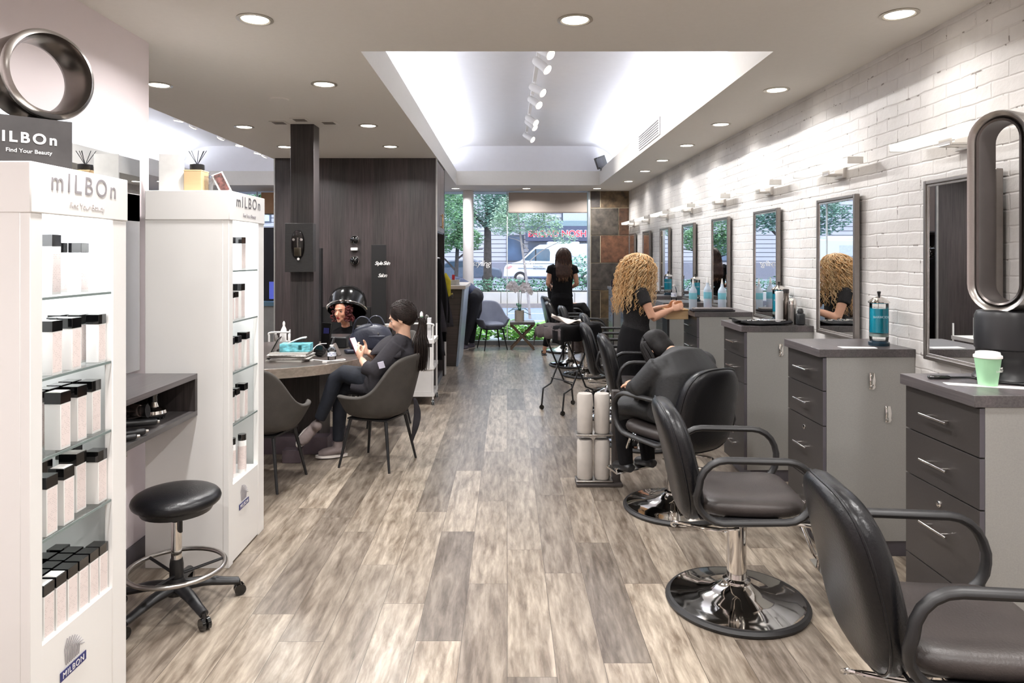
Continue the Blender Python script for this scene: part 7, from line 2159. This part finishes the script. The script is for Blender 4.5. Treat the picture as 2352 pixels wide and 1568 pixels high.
lettering('POULTRY\nPROVISIONS', .13, (1.45, VY - .02, VZ + .95), (1, 0, 0), (0, 0, 1), ink, v0, ext=.002, name='door_lettering')
MB().box(.6, 2.1, VY - .05, VY + .1, VZ + .9, VZ + .92).build('door_seam', ink, v0, sm=0)
v1 = dup(v0, (-10.5, 29, VZ), R(12), 'second white van farther left on the street, seen only in the mirrors')
# dark car ahead of the van
t = thing('parked_car', 'dark car parked in front of the van, low behind the hedge', 'car', (-2.2, VY + .9, VZ))
def cf(u, v, k): return Vector((-4.6 + u, k, VZ + v))
MB().prism([(0, .35), (0, .7), (.5, .9), (1.3, 1.35), (2.7, 1.4), (3.5, .98), (4.2, .85), (4.3, .6), (4.3, .35)], cf, VY + .3, VY + 2.0).build('body', pm('car_slate', (78, 88, 104), .25, coat=.6), t, bevel=.08, seg=3)
MB().prism([(.9, .95), (1.4, 1.28), (2.6, 1.32), (3.2, .98)], cf, VY + .285, VY + .31).build('windows', pm('car_glass', (60, 74, 88), .08), t, sm=0)
for wx in (.8, 3.5):
    MB().lathe([(.31, 0), (.32, .04), (.32, .2), (0, .2)], (-4.6 + wx, VY + .45, VZ + .32), 28, (0, -1, 0)).build('wheel', pm('tyre', (40, 40, 44), .8), t)

# ---- building across the street ----
BY = 50.0
t = thing('stone_building', 'pale stone building across the street with ground floor windows', 'building', (0, BY + 2, 0))
rows = MB(); z = 0.0
while z < 14:
    rows.box(-50, 40, BY + .04, BY + .6, z + .02, z + .29)
    z += .31
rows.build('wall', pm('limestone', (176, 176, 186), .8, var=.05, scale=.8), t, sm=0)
MB().box(-50, 40, BY + .12, BY + .8, -.1, 14).build('wall_joints', pm('limestone_joint', (84, 84, 94), .85), t, sm=0)
MB().box(-50, 40, BY - .15, BY + .3, -.1, 1.15).build('base_course', pm('base_stone', (128, 128, 140), .8, var=.05), t, bevel=.03)
for x in [-44, -38.5, -33, -27.5, -22, -16.5, -11, -5.6, .55]:
    f = MB().box(x - .62, x + .62, BY - .06, BY + .1, 1.2, 3.1).build('window_frame', pm('bld_frame', (70, 78, 92), .5), t, bevel=.02)
    MB().box(x - .52, x + .52, BY - .08, BY - .05, 1.3, 2.98).build('pane', pm('bld_glass', (72, 90, 116), .1, var=.4, scale=.8, coat=.5), f, sm=0)
for x in [-42, -34, -26, -18, -11, -4.0, 1.6, 4.95, 8.3]:
    f = MB().box(x - 1.05, x + 1.05, BY - .06, BY + .1, 4.0, 7.2).build('upper_window_frame', pm('bld_frame', (70, 78, 92), .5), t, bevel=.02)
    MB().box(x - .95, x + .95, BY - .08, BY - .05, 4.1, 7.1).build('pane', pm('pale_shade', (176, 182, 198), .4, var=.05), f, sm=0)
t = thing('shop_sign', 'dark awning sign with red white-edged capital letters across the street', 'sign', (4.0, BY - .9, 3.3))
MB().box(1.3, 10, BY - 1.2, BY - .25, 2.65, 3.70).build('awning', pm('awning_slate', (74, 80, 104), .6, var=.06), t, bevel=.02)
MB().box(1.3, 10, BY - 1.2, BY - .25, 3.70, 4.08).build('awning_top', pm('awning_green', (122, 142, 150), .6, var=.05), t, bevel=.02)
lettering('BROAD NOSH', .635, (1.45, BY - 1.225, 2.96), (1, 0, 0), (0, 0, 1), pm('letter_white', (226, 222, 228), .5), t, ext=.01, spacing=1.0, offset=.04, name='letter_edge')
lettering('BROAD NOSH', .635, (1.45, BY - 1.25, 2.96), (1, 0, 0), (0, 0, 1), pm('letter_red', (196, 36, 64), .5), t, ext=.01, spacing=1.0, offset=.008)
MB().box(1.5, 10, BY - .35, BY - .25, 0, 2.6).build('shop_window', pm('shop_glass', (70, 82, 104), .1, var=.4, scale=.9), t, sm=0)
# script lettering stuck on the salon glass
t = thing('window_decal', 'white script lettering on the window glass left of the orchid', 'decal', (-.45, 12.545, 1.46))
lettering('styling', .15, (-.64, 12.544, 1.42), (1, 0, 0), (0, 0, 1), M_PAPER, t, ext=.0005, shear=.35, spacing=.9)
t = thing('window_decal', 'white script lettering on the window glass in front of the van cab', 'decal', (.4, 12.545, 1.46))
lettering('salon', .11, (.28, 12.544, 1.43), (1, 0, 0), (0, 0, 1), M_PAPER, t, ext=.0005, shear=.35, spacing=.9)
# skyline mass behind
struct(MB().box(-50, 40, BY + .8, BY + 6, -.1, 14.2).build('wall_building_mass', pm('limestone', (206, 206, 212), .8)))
